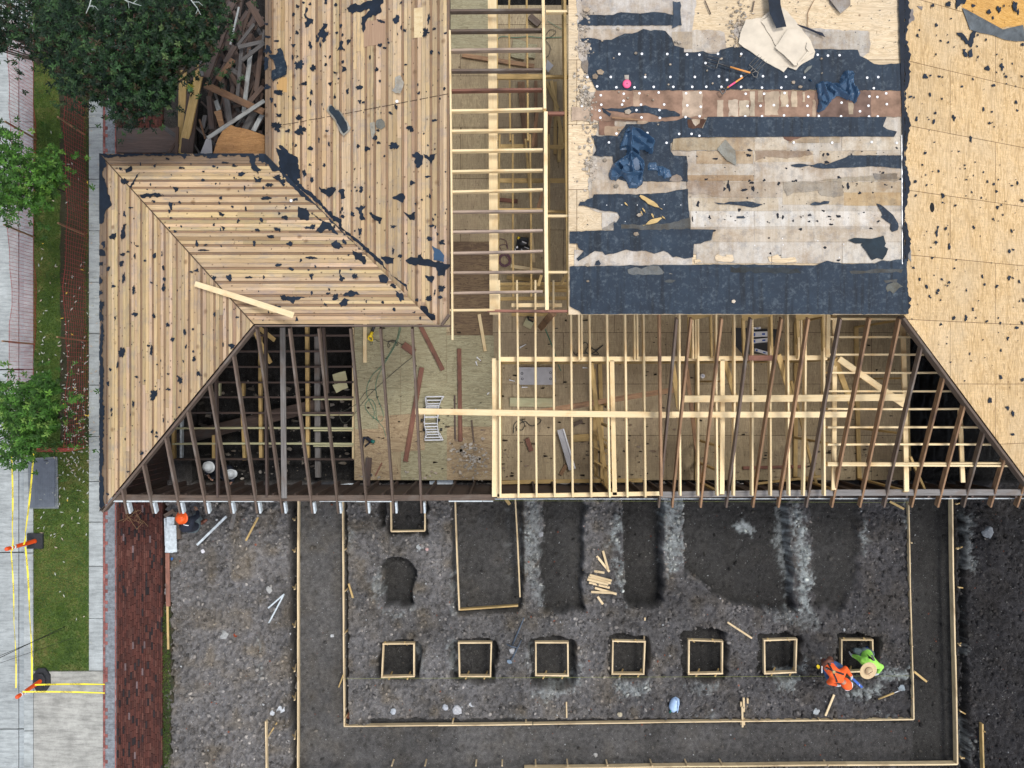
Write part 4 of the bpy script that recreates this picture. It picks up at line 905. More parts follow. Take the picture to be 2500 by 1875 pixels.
fpatch([(1100,590),(1203,590),(1203,818),(1100,818)],one,m_=M['ply_brown'],z=.512); fpatch([(1100,-200),(1203,-200),(1203,128),(1100,128)],one,m_=M['ply_green'],z=.512)
# right-hand dark lining beyond the subfloor
# ---- stud walls (top plate, bottom plate, studs)
PH=2.70
def wall(a,b_,w_=.09,ply=1,studs=True,m_='pine',step=.41,h=PH,z0=.54,skip=()):
    A=W(a[0],a[1],h); B=W(b_[0],b_[1],h); d=(B-A).normalized(); s_=d.cross(Vector((0,0,1)))
    tp=board('stud_wall',A-Vector((0,0,.02)),B-Vector((0,0,.02)),w_*ply,.04,M[m_],house)
    bp=board('bottom_plate',Vector((A.x,A.y,z0)),Vector((B.x,B.y,z0)),w_,.04,M['tan_board'],tp)
    if studs:
        n=max(2,int((B-A).length/step)); 
        for i in range(n+1):
            p=A.lerp(B,i/n)+d*(rng.uniform(-.04,.04) if 0<i<n else 0); p.z=h-.045
            if any(s0<=i/n<=s1 for s0,s1 in skip): continue
            q=Vector((p.x,p.y,z0+.02)); board('stud',q,p,.04,w_*.95,M['tan_board'],tp,up=s_)
    return tp
wall((1222,877),(2020,873),.10)
wall((1206,875),(1206,1213),.085,1,False); wall((1216,880),(1216,1213),.085,1,False,z0=.56)
wall((1494,880),(1501,1209),.095,1,True,skip=((0.0,.25),))
wall((1764,878),(1763,1206),.095,1,True,skip=((.3,.6),))
wall((1214,1211),(1612,1205),.09,1,False)
wall((2038,768),(2036,1196),.095,1,True,step=.9); wall((2205,780),(2214,1200),.10,1,True,step=.9)
wall((2345,1000),(2352,1178),.09,1,False)
wall((1249,745),(1372,745),.08,1,False)
# diagonal board leaning / bracing inside
board('leaning_stud',W(1443,885,2.5),W(1482,1192,1.2),.045,.09,M['tan_board'],house,up=(1,0,0)); board('leaning_stud',W(1450,900,.8),W(1456,1165,.8),.09,.04,M['tan_board'],house)
for y in (1058,1090,1125,1160): board('blocking',W(1452,y,.9),W(1480,y+18,1.1),.04,.09,M['tan_board'],house)
board('brace',W(1640,872,2.6),W(1657,998,2.2),.10,.04,M['tan_board'],house); board('brace',W(1676,900,1.9),W(1712,1190,.9),.09,.04,M['oldgold'],house)
board('brace',W(1767,872,2.66),W(1800,990,2.4),.10,.04,M['tan_board'],house); board('brace',W(1900,866,2.75),W(1934,980,2.4),.11,.04,M['tan_board'],house)
board('brace',W(2038,876,2.74),W(2080,992,2.3),.12,.04,M['tan_board'],house); board('brace',W(2048,876,2.8),W(2213,992,2.85),.13,.04,M['pine'],house)
board('brace',W(1931,930,1.8),W(1996,1195,1.0),.06,.05,M['tan_board'],house); board('brace',W(2222,1115,2.3),W(2256,1193,1.9),.05,.06,M['tan_board'],house)
board('brace',W(1830,1183,1.6),W(2010,1162,2.0),.05,.05,M['tan_board'],house)
# ---- ceiling joists (new pine, on edge)
jt=[1218.6,1262,1307,1351,1393.7,1438,1481,1525,1570,1658,1703,1747,1791,1835,1879,1921,1965,2010]
jb=[1222,1266,1310,1354,1398,1443,1488,1531,1575,1660,1703,1750,1790,1835,1880,1925,1960,2011]
for a,b_ in zip(jt,jb):
    y0=685 if a<1390 else 745; y1=1213 if a<1600 else 1209
    board('ceiling_joist',W(a,y0,2.80),W(b_,y1,2.80),.040,.14,M['pine'],house)
board('ceiling_joist',W(2020,756,2.82),W(2018,872,2.82),.085,.14,M['pine'],house)
for x,y1 in ((1416,878),(1551,878),(1693,876),(1950,876)): 
    board('ceiling_joist',W(x-3,755,2.83),W(x-2,y1,2.83),.038,.14,M['pine'],house); board('ceiling_joist',W(x+3.5,755,2.84),W(x+4.5,y1,2.84),.038,.14,M['pine'],house)
for y,xe in ((779,2190),(823,2237),(866,2272),(910,2303),(955,2338),(998,2350),(1043,2405),(1085,2440),(1130,2470)):
    p=W(2018 if y not in(866,) else 2022,y,2.79); q=W(xe,y,2.79); board('ceiling_joist',p,q,.04,.13,M['pine'],house)
board('ceiling_joist',W(2018,1135,2.79),W(2470,1137,2.79),.04,.13,M['pine'],house)
board('strongback',W(1014,1004,2.90),W(1650,1013,2.90),.125,.045,M['pine'],house); board('strongback',W(1640,1012,2.91),W(2068,1012,2.93),.12,.04,M['pine'],house)
board('strongback',W(1668,974,2.91),W(2208,970,2.93),.14,.04,M['pine'],house)
board('scarf_board',W(1320,1005,1.4),W(1650,951,1.6),.12,.04,M['oldgold'],house); board('cross_tie',W(1827,874,2.95),W(1890,874,2.95),.11,.04,M['red_board'],house)
# window/door headers high under the flat roof edge
for (x0,x1) in ((1680,1735),(1812,1882),(1944,2008)):
    board('header_beam',W(x0,776,3.1),W(x1,764,3.3),.13,.05,M['tan_board'],house); board('jack_stud',W(x0+2,778,3.0),W(x0+5,873,2.7),.06,.08,M['tan_board'],house); board('jack_stud',W(x1,766,3.1),W(x1+2,872,2.75),.045,.08,M['tan_board'],house)
# ---- plank-wing flat part: joists of the flat roof, beams below
HF=hr-.03
def fb(x0,y0,x1,y1,h,w_,t,m_,nm='flat_roof_joist'): return board(nm,W(x0,y0,h),W(x1,y1,h),w_,t,M[m_],house)
ysj=[(120,112,'old'),(323,312,'old'),(520,508,'faded'),(723,714,'old'),(926,914,'red_board'),(1130,1112,'pine'),(1335,1320,'pine'),(1535,1522,'pine')]
yy=[]
for a,b_,m_ in ysj: yy.append((a/4.148,b_/4.148,m_))
for a,b_,m_ in ((84,70,'pine'),(290,265,'pine'),(492,482,'faded'),(694,678,'faded'),(908,886,'faded'),(1105,1095,'faded'),(1312,1295,'faded')): yy.append((400+a/4.148,400+b_/4.148,m_))
for a,b_,m_ in yy: fb(1100,a,1325,b_,HF-.07,.042,.135,m_)
fb(1098,758,1208,757,HF-.07,.042,.135,'pine'); fb(1190,759,1400,760,HF-.09,.045,.135,'red_board')
fb(1098.5,77,1105,830,HF-.04,.035,.13,'pine','trimmer_beam'); fb(1201,-60,1206,768,3.95,.17,.045,'pine','longitudinal_beam')
fb(1325,-60,1330,268,HF-.02,.055,.14,'pine','trimmer_beam'); fb(1332,275,1335,757,HF-.02,.07,.14,'pine','trimmer_beam')
fb(1326,270,1333,272,HF-.06,.06,.14,'tan_board','blocking')
fb(1378,-60,1388,768,HF-.11,.05,.14,'tan_board','trimmer_beam')
for y,m_,h in ((30,'pine',HF-.08),(188,'tan_board',3.4),(278,'red_board',HF-.1),(517,'tan_board',3.4),(528,'pine',HF-.08),(665,'pine',HF-.07)): fb(1333,y,1387,y,h,.045 if m_!='red_board' else .06,.1,m_,'blocking')
fb(1207,188,1326,188,3.1,.10,.05,'tan_board','cross_tie'); fb(1212,515,1325,515,3.3,.10,.05,'tan_board','cross_tie')
for x0,x1 in ((1212,1214),(1243,1246),(1285,1289),(1372,1378)): fb(x0,-60,x1,345,2.75,.038,.12,'tan_board','ceiling_joist')
for x0,x1 in ((1220,1215),(1252,1253),(1294,1297),(1340,1341),(1382,1386)): fb(x0,330,x1,725,2.75,.038,.12,'tan_board' ,'ceiling_joist')
fb(1218,358,1288,358,1.6,.10,.04,'tan_board','blocking'); fb(1217,441,1385,441,1.6,.10,.04,'tan_board','blocking'); fb(1341,359,1375,359,1.6,.09,.04,'tan_board','blocking')
for y in (694,703,711): fb(1220,y,1387,y-2,1.2,.07,.05,'tan_board','blocking')
fb(1216,730,1387,728,1.5,.08,.05,'tan_board','blocking')
fb(1283,340,1297,510,1.7,.05,.09,'tan_board','stud'); fb(1312,270,1300,360,2.2,.07,.04,'oldgold','brace'); fb(1345,280,1330,370,2.0,.08,.04,'oldgold','brace')
fb(1325,470,1312,515,2.6,.07,.04,'oldgold','brace'); fb(1322,672,1314,698,2.8,.06,.05,'tan_board','brace'); fb(1382,672,1368,695,2.8,.06,.05,'tan_board','brace')
board('post_brace',W(1350,764,3.1),W(1320,800,1.2),.14,.09,M['oldgold'],house)
# ================================================================ FLAT ROOF (centre)
fxl=W(1388,300,hr).x; fyb=W(1400,768,hr).y
fl_poly=[(fxl,ptop),(fx,ptop),(fx,fyb),(fxl,fyb)]
mb=MB(); mb.prism(fl_poly,lambda x,y:hr-.002,.03); flat=mb.build('flat_roof_deck',M['ply_flat'],house)
flat['label']='flat roof deck of pale plywood under torn felt'
P_F=Plane(Vector((0,0,hr)),Vector((1,0,hr)),Vector((0,1,hr)))
LAYN=[0]
def lay(Z, pts, m_, z, c=(1,1,1), rag=1.2, step=9, name='torn_layer', th=.003, label=None):
    LAYN[0]+=1; z=z+LAYN[0]*.00013
    P=[W(*q,hr) for q in (ragged([Z(*p) for p in pts],rag,step) if rag else [Z(*p) for p in pts])]
    mb=MB(); pl=[(p.x,p.y) for p in P]; mb.prism(pl,lambda x,y:hr+z,th,c); o=mb.build(name,M[m_],flat)
    if label:o['label']=label
    return o
I=lambda x,y:(x,y)
# grey/beige fibre board areas
lay(I,[(1405,-40),(1700,-40),(1700,14),(1692,55),(1690,75),(1760,75),(1768,80),(1775,120),(1800,130),(1806,100),(1790,80),(1796,60),(2120,76),(2126,108),(2122,128),(2085,160),(1700,170),(1560,170),(1436,170),(1412,140),(1410,60)],'fibre',.004,(1.0,1.0,1.02))
lay(I,[(2020,-30),(2090,-30),(2050,30),(2025,10)],'fibre',.004,(.72,.72,.75))
lay(I,[(1424,225),(1432,290),(1460,300),(1445,390),(1435,440),(1440,510),(1470,520),(1470,600),(1440,618),(1438,622),(1420,630),(1420,622),(2200,622),(2202,225)],'fibre',.005,(.98,.96,.93),rag=1)
for x0,y0,x1,y1,c in ((1640,335,1910,367,(.94,.84,.70)),(1700,369,1838,400,(.85,.72,.56)),(1840,369,1985,396,(1.05,.95,.80)),(2000,369,2140,398,(1.0,.92,.8)),(1675,402,1840,428,(.98,.95,.9)),(1842,378,2200,444,(1.02,.98,.93)),(1655,428,1840,442,(.78,.63,.47)),(1678,444,1908,482,(.85,.78,.7)),(1910,444,2200,500,(.95,.86,.72)),(1675,484,1900,515,(1.02,.96,.85)),(2060,470,2200,502,(.92,.74,.5)),
  (1686,516,1840,554,(1.18,1.2,1.22)),(1842,516,1988,553,(1.14,1.16,1.18)),(1990,516,2200,553,(1.2,1.2,1.2)),(1740,560,1840,590,(1.0,.93,.84)),(1842,560,1985,590,(1.02,.96,.88)),(1987,560,2200,590,(1.02,.98,.92)),(1700,592,1905,643,(1.04,1.04,1.04)),(1907,592,2054,643,(1.06,1.05,1.04)),(2056,592,2200,643,(1.08,1.08,1.07)),(1402,610,1690,650,(1.05,1.04,1.04)),(1470,520,1510,560,(1.1,1.12,1.14)),
  (1414,72,1560,100,(.92,.86,.8)),(1690,75,1758,128,(1.0,.97,.93)),(1960,78,2122,128,(.92,.92,.92)),(1640,78,1690,120,(.82,.75,.66)),(1445,440,1660,476,(.95,.88,.8)),(1440,390,1530,442,(.92,.88,.84)),(1925,322,2000,349,(.74,.62,.48)),(2002,322,2050,349,(.82,.76,.66)),(2055,334,2196,368,(1.1,1.06,.98)),(1842,334,1920,366,(1.08,1.02,.92))):
    lay(I,[(x0,y0),(x1,y0),(x1,y1),(x0,y1)],'fibre',.0075 if (x0+y0)%2==0 else .009,c,rag=.25,step=20,name='fibre_sheet')
# darker watermarked edges
for pts,c in (([(1843,369),(1975,369),(1985,378),(1950,385),(1900,386),(1870,382),(1845,394)],(.62,.52,.44)),([(1911,444),(2055,444),(2058,478),(2035,482),(2005,478),(1995,466),(1960,470),(1938,470),(1922,479),(1911,462)],(.66,.62,.56)),([(1676,442),(1765,442),(1765,478),(1740,480),(1725,474),(1690,474),(1678,470)],(.74,.66,.6)),([(2000,440),(2180,424),(2196,436),(2190,442),(2010,443)],(.72,.68,.6)),([(1910,334),(1958,334),(1946,340),(1930,346),(1914,340)],(.35,.22,.18)),([(2130,424),(2190,424),(2190,438),(2135,440)],(.48,.47,.46)),([(1470,560),(1500,540),(1510,556),(1480,562)],(.6,.6,.6))):
    lay(I,pts,'fibre',.0115,c,rag=1.0,step=7,name='stained_edge')
# rusty brown band
M['rust']=plain('rust_stained_sheet',(.26,.165,.115),.85,.35,5,bmp=.15,attr=True,spec=.2)
lay(I,[(1455,221),(2200,222),(2201,286),(1900,287),(1720,287),(1712,300),(1442,296),(1440,262)],'rust',.012,(1,1,1),rag=1,name='rust_band')
for x0,x1,y0,y1,c in ((1545,1562,224,262,(1.35,1.5,1.5)),(1665,1714,224,284,(1.5,1.8,1.9)),(1750,1765,245,286,(1.6,2.0,2.1)),(1778,1802,245,286,(1.7,2.2,2.4)),(1804,1828,247,284,(1.7,2.2,2.3)),(1830,1842,224,284,(1.6,2.1,2.2)),(1850,1862,222,250,(1.5,1.8,1.8)),(1866,1900,224,282,(1.5,1.85,1.9)),(1905,1922,224,262,(1.6,2,2)),(1932,1945,224,262,(1.7,2.1,2.1)),(1958,1964,226,250,(1.6,2,2)),(1982,1992,245,286,(1.3,1.5,1.5)),(1990,2125,224,287,(.60,.62,.70)),(2070,2082,252,280,(1.2,1.5,1.5)),(1395,1440,262,296,(1.5,1.8,1.9)),(1462,1500,296,330,(.75,.7,.7)),(1476,1530,310,332,(1.2,1.35,1.3)),(1555,1580,296,308,(1.2,1.4,1.4))):
    lay(I,[(x0,y0),(x1,y0),(x1,y1),(x0,y1)],'rust',.0145,c,rag=1.2,step=8,name='bleached_patch')
# blue-black felt sheets (traced)
F1=[(ZA2,p) for ZA2,p in []]
fe='felt_roof'
lay(Z1,[(170,320),(245,265),(245,205),(640,210),(700,185),(800,175),(900,185),(1010,190),(1140,175),(1200,165),(1340,180),(1450,205),(1555,200),(1570,350),(170,350)],fe,.012,name='felt_sheet',rag=.6)
lay(Z1,[(200,525),(350,520),(450,540),(620,545),(700,500),(800,460),(900,460),(970,440),(1050,395),(1150,420),(1250,410),(1350,425),(1440,520),(1470,620),(1600,655),(1600,712),(1720,715),(1860,695),(1900,715),(2050,735),(2090,680),(2212,645),(2212,1225),(430,1225),(370,1120),(290,1000),(300,730),(350,590),(230,565)],fe,.013,name='felt_sheet',rag=.7)
lay(Z2,[(0,645),(200,640),(1160,670),(1730,680),(1760,760),(1850,800),(1950,870),(2080,880),(2330,860),(2330,1228),(0,1212)],fe,.0155,name='felt_sheet',rag=.7)
lay(Z1,[(300,810),(220,840),(210,900),(260,980),(300,1000)],'fibre',.0155,(.5,.48,.47),name='stained_edge')
lay(Z1,[(490,1470),(560,1480),(780,1470),(850,1450),(1000,1440),(1080,1430),(1160,1460),(1300,1480),(1470,1500),(1550,1550),(1540,1575),(1300,1590),(1200,1560),(1120,1530),(1000,1530),(860,1540),(600,1500),(520,1480)],fe,.017,name='felt_sheet')
lay(Z3,[(490,80),(520,85),(620,160),(600,195),(510,140)],fe,.019,name='felt_sheet')
lay(Z3,[(1920,200),(2212,200),(3000,202),(4330,204),(4280,330),(4340,370),(4470,400),(4430,470),(4100,465),(3000,470),(1640,478),(1820,470),(1860,350)],fe,.019,name='felt_sheet',rag=.3)
lay(Z3,[(350,460),(700,460),(760,380),(820,300),(1010,300),(1200,270),(1500,250),(1620,200),(1740,240),(1740,310),(1860,360),(1850,470),(1500,490),(1420,560),(1420,660),(1460,720),(1640,730),(1650,1075),(1560,1065),(1400,1075),(1050,1070),(1040,1110),(960,1165),(860,1165),(830,1080),(680,1020),(640,730),(440,730),(370,720),(420,650),(400,570)],fe,.0165,name='felt_sheet',rag=.8)
lay(Z3,[(1645,238),(1900,238),(1840,358),(1660,350)],'fibre',.021,(.18,.11,.09),name='stained_edge'); lay(Z3,[(1700,240),(1815,240),(1810,290),(1755,325),(1720,290)],'fibre',.023,(.9,.82,.72),name='stained_edge')
lay(Z3,[(1455,500),(2100,485),(2090,650),(1430,650)],'fibre',.020,(.74,.66,.52),name='fibre_sheet'); lay(Z3,[(1400,1060),(1440,1000),(1500,980),(1560,1000),(1580,1050),(1540,1075)],'fibre',.021,(.62,.58,.56),name='stained_edge')
lay(Z4,[(690,705),(780,690),(900,708),(1030,685),(1090,705),(1200,660),(1310,620),(1340,600),(1960,600),(1985,750),(1700,725),(1500,730),(1200,745),(1040,750),(960,735),(900,712),(800,735),(700,722)],fe,.014,name='felt_sheet',rag=.6)
lay(Z4,[(905,1145),(960,1125),(1020,1125),(1060,1110),(1125,1115),(1115,1140),(1000,1160),(930,1158)],fe,.014,name='felt_sheet'); lay(Z4,[(-170,1130),(-60,1140),(0,1120),(150,1115),(260,1120),(375,1150),(270,1185),(130,1165),(0,1150),(-120,1150)],fe,.014,name='felt_sheet',rag=.6)
lay(Z4,[(80,1285),(160,1280),(178,1300),(165,1308),(85,1306)],fe,.014,name='felt_sheet',rag=.2)
lay(Z4,[(1650,1140),(1700,1155),(1780,1220),(1840,1270),(1895,1360),(1900,1400),(1890,1440),(1830,1460),(1808,1440),(1812,1370),(1750,1330),(1700,1290),(1720,1270),(1680,1190)],fe,.016,name='felt_sheet',rag=.4)
lay(Z6,[(1330,400),(1400,375),(1500,380),(1600,385),(1730,350),(1755,440),(1740,470),(1780,500),(1760,560),(1720,620),(1660,600),(1600,625),(1560,570),(1475,450),(1500,435),(1420,440)],'felt',.020,(1.2,1.35,1.1),name='felt_sheet',rag=.5)
lay(Z3,[(175,1400),(200,1345),(260,1345),(300,1310),(370,1290),(385,1245),(900,1245),(1200,1235),(1350,1225),(1490,1190),(1650,1170),(1660,1400),(1685,1660),(640,1660),(690,1620),(735,1550),(700,1490),(600,1470),(480,1465),(420,1440),(330,1420),(250,1400)],fe,.015,name='felt_sheet',rag=.6)
lay(Z5,[(48,290),(525,280),(520,195),(600,190),(1340,130),(1350,270),(1597,272),(1575,385),(1500,400),(1460,420),(1385,425),(1380,570),(1290,585),(1200,560),(1160,570),(1110,520),(1060,500),(960,530),(870,500),(720,500),(660,485),(560,520),(430,545),(400,510),(320,500),(190,580),(140,610),(120,585),(200,500),(145,475),(130,420),(48,420)],fe,.017,name='felt_sheet',rag=.6)
lay(Z5,[(600,215),(800,220),(1130,200),(1340,140),(1350,262),(900,275),(600,262)],'fibre',.0205,(.20,.225,.25),name='stained_edge'); 
lay(Z5,[(1612,560),(1640,535),(1700,560),(1760,560),(1790,540),(1815,600),(1790,620),(1620,605)],'ply_flat',.0125,name='bare_patch',rag=.8); lay(Z5,[(1390,590),(1450,590),(1470,620),(1400,630)],'ply_flat',.0125,name='bare_patch')
lay(Z6,[(430,590),(540,560),(580,600),(740,590),(760,640),(560,655),(450,640)],'ply_flat',.0125,name='bare_patch'); lay(Z6,[(-40,560),(40,565),(50,620),(-20,640)],'ply_flat',.0125,name='bare_patch')
lay(Z1,[(1450,25),(1550,30),(1535,350),(1440,390),(1460,200)],'felt',.0155,(3.4,2.8,2.3),name='stained_edge')
lay(Z5,[(330,610),(360,600),(380,640),(370,660),(318,655)],'felt',.019,(2.2,1.9,1.7),name='felt_sheet')
lay(Z5,[(48,670),(500,660),(1640,645),(1780,648),(2212,650),(2700,655),(2760,630),(2820,605),(2900,625),(3050,640),(3340,635),(3420,600),(3500,612),(3600,590),(3680,590),(3700,1170),(3700,1182),(175,1182),(150,1150),(48,1100)],fe,.016,name='felt_sheet',rag=.5,label='wide blue-black felt strip along the lower edge of the flat roof')
for pts,c in (([(670,700),(760,675),(1000,665),(1060,730),(1050,750),(1000,760),(680,745)],(.30,.34,.38)),([(1115,750),(1130,738),(1160,752)],(.4,.42,.44)),([(1060,820),(1120,805),(1190,820),(1150,850),(1080,840)],(.16,.19,.22)),([(3470,860),(3560,830),(3640,890),(3600,900),(3540,960),(3520,940),(3500,930),(3470,945),(3455,900)],(.28,.32,.33)),([(3060,720),(3300,705),(3560,690),(3640,700),(3620,740),(3300,745),(3080,745)],(.18,.21,.24)),([(3430,820),(3580,805),(3570,840),(3460,845)],(.2,.23,.26)),([(1780,670),(2500,685),(2540,740),(2100,735),(1780,728)],(.085,.11,.14))):
    lay(Z5,pts,'fibre',.0185,c,rag=2,step=12,name='dusty_patch')
# felt strip with flashing along the flat roof's right edge and torn flakes
lay(I,[(2190,-40),(2206,-40),(2206,300),(2206,640),(2202,640),(2200,286),(2196,150)],'felt',.024,(.8,.7,.7),rag=.6,name='felt_sheet')
mb=MB(); mb.box(W(2201.5,330,hr+.02),W(2202.5,645,hr+.02),.012,.02); mb.build('metal_flashing',M['metal'],flat)
# small black crumbs of felt on the fibre board
mb=MB()
for _ in range(170):
    x=rng.uniform(1680,2195); y=rng.choice([rng.uniform(395,640),rng.gauss(375,12),rng.gauss(455,15),rng.gauss(530,10)])
    if not 340<y<640: continue
    s=rng.choice([.6,.8,1,1.4,2.2,3.2]); b_=blob(x,y,s*rng.uniform(.8,2),s,8,.4); P=[W(*q,hr) for q in b_]; mb.prism([(p.x,p.y) for p in P],lambda a,b2:hr+.0135,.003,(.6,.5,.5))
for _ in range(120):
    x=rng.uniform(1392,1440) if rng.random()<.4 else rng.uniform(1700,2200); y=rng.uniform(0,600) if x<1500 else rng.uniform(0,130)
    s=rng.choice([.5,.8,1.2]); b_=blob(x,y,s*rng.uniform(.8,1.6),s,7,.4); P=[W(*q,hr) for q in b_]; mb.prism([(p.x,p.y) for p in P],lambda a,b2:hr+.0135,.003,(2.5,2,1.8))
for x,y,rx,ry in ((745,570,0,0),):
    pass
for x,y,rx,ry in ((2025+0,512,0,0),): pass
for x,y,rx,ry in ((735,115,14,15),(800,118,10,10),(897,122,16,5),(823,100,8,26),(938,115,6,14),(1358,110,4,8),(1385,105,7,14),(680,190,8,10),(735,252,6,8),(1055,245,6,12),(1078,250,5,10),(655,260,3,18),(1500,590,3,3)):
    b_=blob(*ZR2(x,y),rx/1.92,ry/1.92,10,.4); P=[W(*q,hr) for q in b_]; mb.prism([(p.x,p.y) for p in P],lambda a,b2:hr+.0135,.003,(.6,.5,.5))
mb.build('felt_crumbs',M['felt'],flat)['kind']='stuff'
# broken edge grit along the left side
mb=MB()
for _ in range(420):
    y=rng.choice([rng.uniform(30,140),rng.gauss(215,22),rng.gauss(240,15),rng.gauss(400,20),rng.gauss(300,60)]); x=rng.gauss(1424,10) if y<250 else rng.gauss(1436,12)
    if rng.random()<.25: x=rng.gauss(1805,14); y=rng.gauss(62,26)
    s=rng.uniform(.8,3.4); b_=blob(x,y,s*rng.uniform(.7,1.7),s,6,.3); P=[W(*q,hr) for q in b_]; g_=rng.uniform(.5,1.15); zz=rng.uniform(.012,.035); mb.prism([(p.x,p.y) for p in P],lambda a,b2,zz=zz:hr+zz,.012,(g_,g_*.97,g_*.93))
o=mb.build('board_crumbs',M['fibre'],flat); o['kind']='stuff'
# cap nails: white discs
cn=[(Z1,p) for p in ((730,730),(1035,725),(1378,728),(1645,735),(1812,738),(2062,725),(1895,850),(615,1038),(1080,1038),(1420,1038),(1750,1038),(2075,1030),(300,1040),(430,1165),(690,1178),(935,1178),(1195,1172),(1460,1172),(1715,1172),(1905,1170),(2110,1172),(480,1285),(790,1265),(1002,1258),(1262,1248),(1632,1258),(1825,1250),(788,1360),(487,1412),(768,1412),(1023,1412),(1335,1410),(1648,1422),(1830,1440),(225,1430),(462,1492),(475,1588),(962,1486),(1272,1486),(1030,1585),(1278,1590),(1625,1580),(1815,1568),(2185,1078))]
cn+=[(Z2,p) for p in ((165,728),(1197,738),(1335,750),(1492,745),(165,1028),(458,1028),(768,1035),(1020,1045),(1865,1048),(2015,1040),(163,1172),(445,1182),(706,1182),(1955,1190),(2122,1260-1000+1000),(225,1265),(473,1265),(750,1255),(1070,1305),(250,1430),(425,1428),(605,1418),(788,1428),(1058,1428),(742,1558),(1068,1555),(1212,1565),(1512,1570),(1890,1572),(2008,1572),(1895,1300),(2003,1308),(1883,1427),(2130,1405),(1768,1502),(1520,1385),(218,1570),(445,1568))]
cn+=[(Z3,p) for p in ((1110,412),(1538,425),(1706,425),(1812,450),(2000,422),(692,420),(590,540),(1368,545),(1965,540))]
cn+=[(Z4,p) for p in ((958,357),(728,450),(1160,452),(1605,445),(1888,455))]
for Z,p in cn[:99]:
    q=W(*Z(*p),hr+.026); mb=MB(); mb.lathe(q,[(0,.0),(.022,.0),(.0235,-.003),(.0235,-.006)],14)
    o=mb.build('cap_nail',M['white'],flat)
mb=MB()
for Z,pts in ((Z5,((480,418),(680,412),(860,410),(1043,405),(1227,405),(1395,405),(540,813),(688,808),(1335,800),(1460,795),(1588,797),(1742,793),(1870,792),(2012,795),(1033,918),(948,928),(942,1065),(1378,1065),(1678,1062),(2033,1067),(748,660),(1336,685))),(Z6,((105,825),(255,825),(395,822),(540,820),(678,823),(825,816),(998,816),(1190,820),(1343,818),(1508,810),(275,1110),(633,1108),(976,1102),(1260,1108),(1513,1108),(1822,1098),(1762,940),(303,693),(785,688),(1175,693),(1565,690),(600,380),(1000,405),(290,455),(610,450),(1290,442),(1240,590))),(Z3,((560,1387),(765,1383),(973,1385),(1148,1382),(1337,1380),(1560,1385),(810,1610)))):
    for p in pts: q=W(*Z(*p),hr+.026); mb.lathe(q,[(0,.0),(.009,.0),(.010,-.006)],8)
mb.build('nail_heads',M['white'],flat)['kind']='stuff'
# ================================================================ RIGHT PLYWOOD SLOPE
reg_E=[(fx+.004,ptop),(fx+5,ptop),(fx+5,ridge1.y-5),(fx+.004,ridge1.y)]
mb=MB(); mb.prism(reg_E,lambda x,y:P_E.z(x,y),.02); dE=mb.build('plywood_roof_deck',M['ply_roof'],house); dE['label']='right roof slope sheathed in plywood with black felt crumbs'
def felt_E(polys,blobs,Z): return felt_mesh('torn_felt',P_E,polys,blobs,Z,dE,None)
felt_mesh('torn_felt',P_E,[],[(1855,20,10.9,12.8),(2040,320,12.5,11.2),(1745,360,10.1,11.2),(1880,555,9.4,12.8),(2125,360,7.0,8.0),(2050,580,7.8,6.4),(1960,655,7.8,14.4),(1825,465,5.5,5.6),(1770,445,4.7,10.4),(2020,515,5.5,8.8),(2180,520,5.5,6.4),(1705,560,5.5,9.6),(1800,120,7.0,9.6),(1820,195,6.2,4.8),(2080,340,3.9,4.0),(2155,300,3.9,4.0),(2200,360,6.2,5.6)],ZR,dE,None)
felt_mesh('torn_felt',P_E,[],[(1828,150,8.6,10.4),(1800,325,8.6,17.6),(1860,390,5.5,16.0),(1797,370,7.8,9.6),(2085,205,9.4,9.6),(1975,300,7.8,8.8),(2140,410,7.0,12.8),(1720,543,7.0,8.8),(2140,535,6.2,14.4),(2085,575,7.8,7.2),(2015,530,5.5,7.2),(1880,725,8.6,9.6),(1938,725,7.8,12.8),(2035,740,7.8,7.2),(1820,755,7.0,7.2),(2175,770,8.6,8.0),(2135,820,5.5,11.2),(2065,260,4.7,6.4),(2010,160,4.7,5.6),(1965,135,3.9,6.4),(1700,85,6.2,8.0),(2080,130,5.5,5.6),(1940,595,3.1,9.6),(2110,240,3.9,6.4),(1800,605,4.7,5.6),(2020,40,3.1,6.4)],ZR2,dE,reg_E,170,(2215,0,2498,900))
felt_mesh('torn_felt',P_E,[],[(2030,540,14.0,19.2),(1945,720,14.0,22.4),(2080,775,14.0,19.2),(2120,820,9.4,27.2),(2120,980,18.7,9.6),(1750,570,5.5,8.0),(1790,360,4.7,12.8),(1905,390,5.5,5.6),(2195,560,10.9,16.0)],ZS,dE,None)
felt_mesh('torn_felt',P_E,[[(600,-60),(720,-60),(690,40),(640,60),(610,100)],[(610,320),(660,320),(700,370),(720,400),(770,300),(800,310),(755,465),(700,430),(650,370)],[(665,480),(700,480),(720,555),(690,555)],[(725,500),(760,470),(765,555),(730,560)]],[(535,50,26.5,27.2),(1018,100,17.2,24.0),(920,120,15.6,19.2),(1175,70,20.3,48.0),(1205,120,7.8,35.2),(895,390,10.9,12.8),(905,665,26.5,19.2),(310,740,21.8,28.8),(1045,640,12.5,20.8),(970,830,21.8,16.0),(770,770,9.4,14.4),(350,915,7.8,14.4),(820,555,6.2,16.0)],ZT,dE,None)
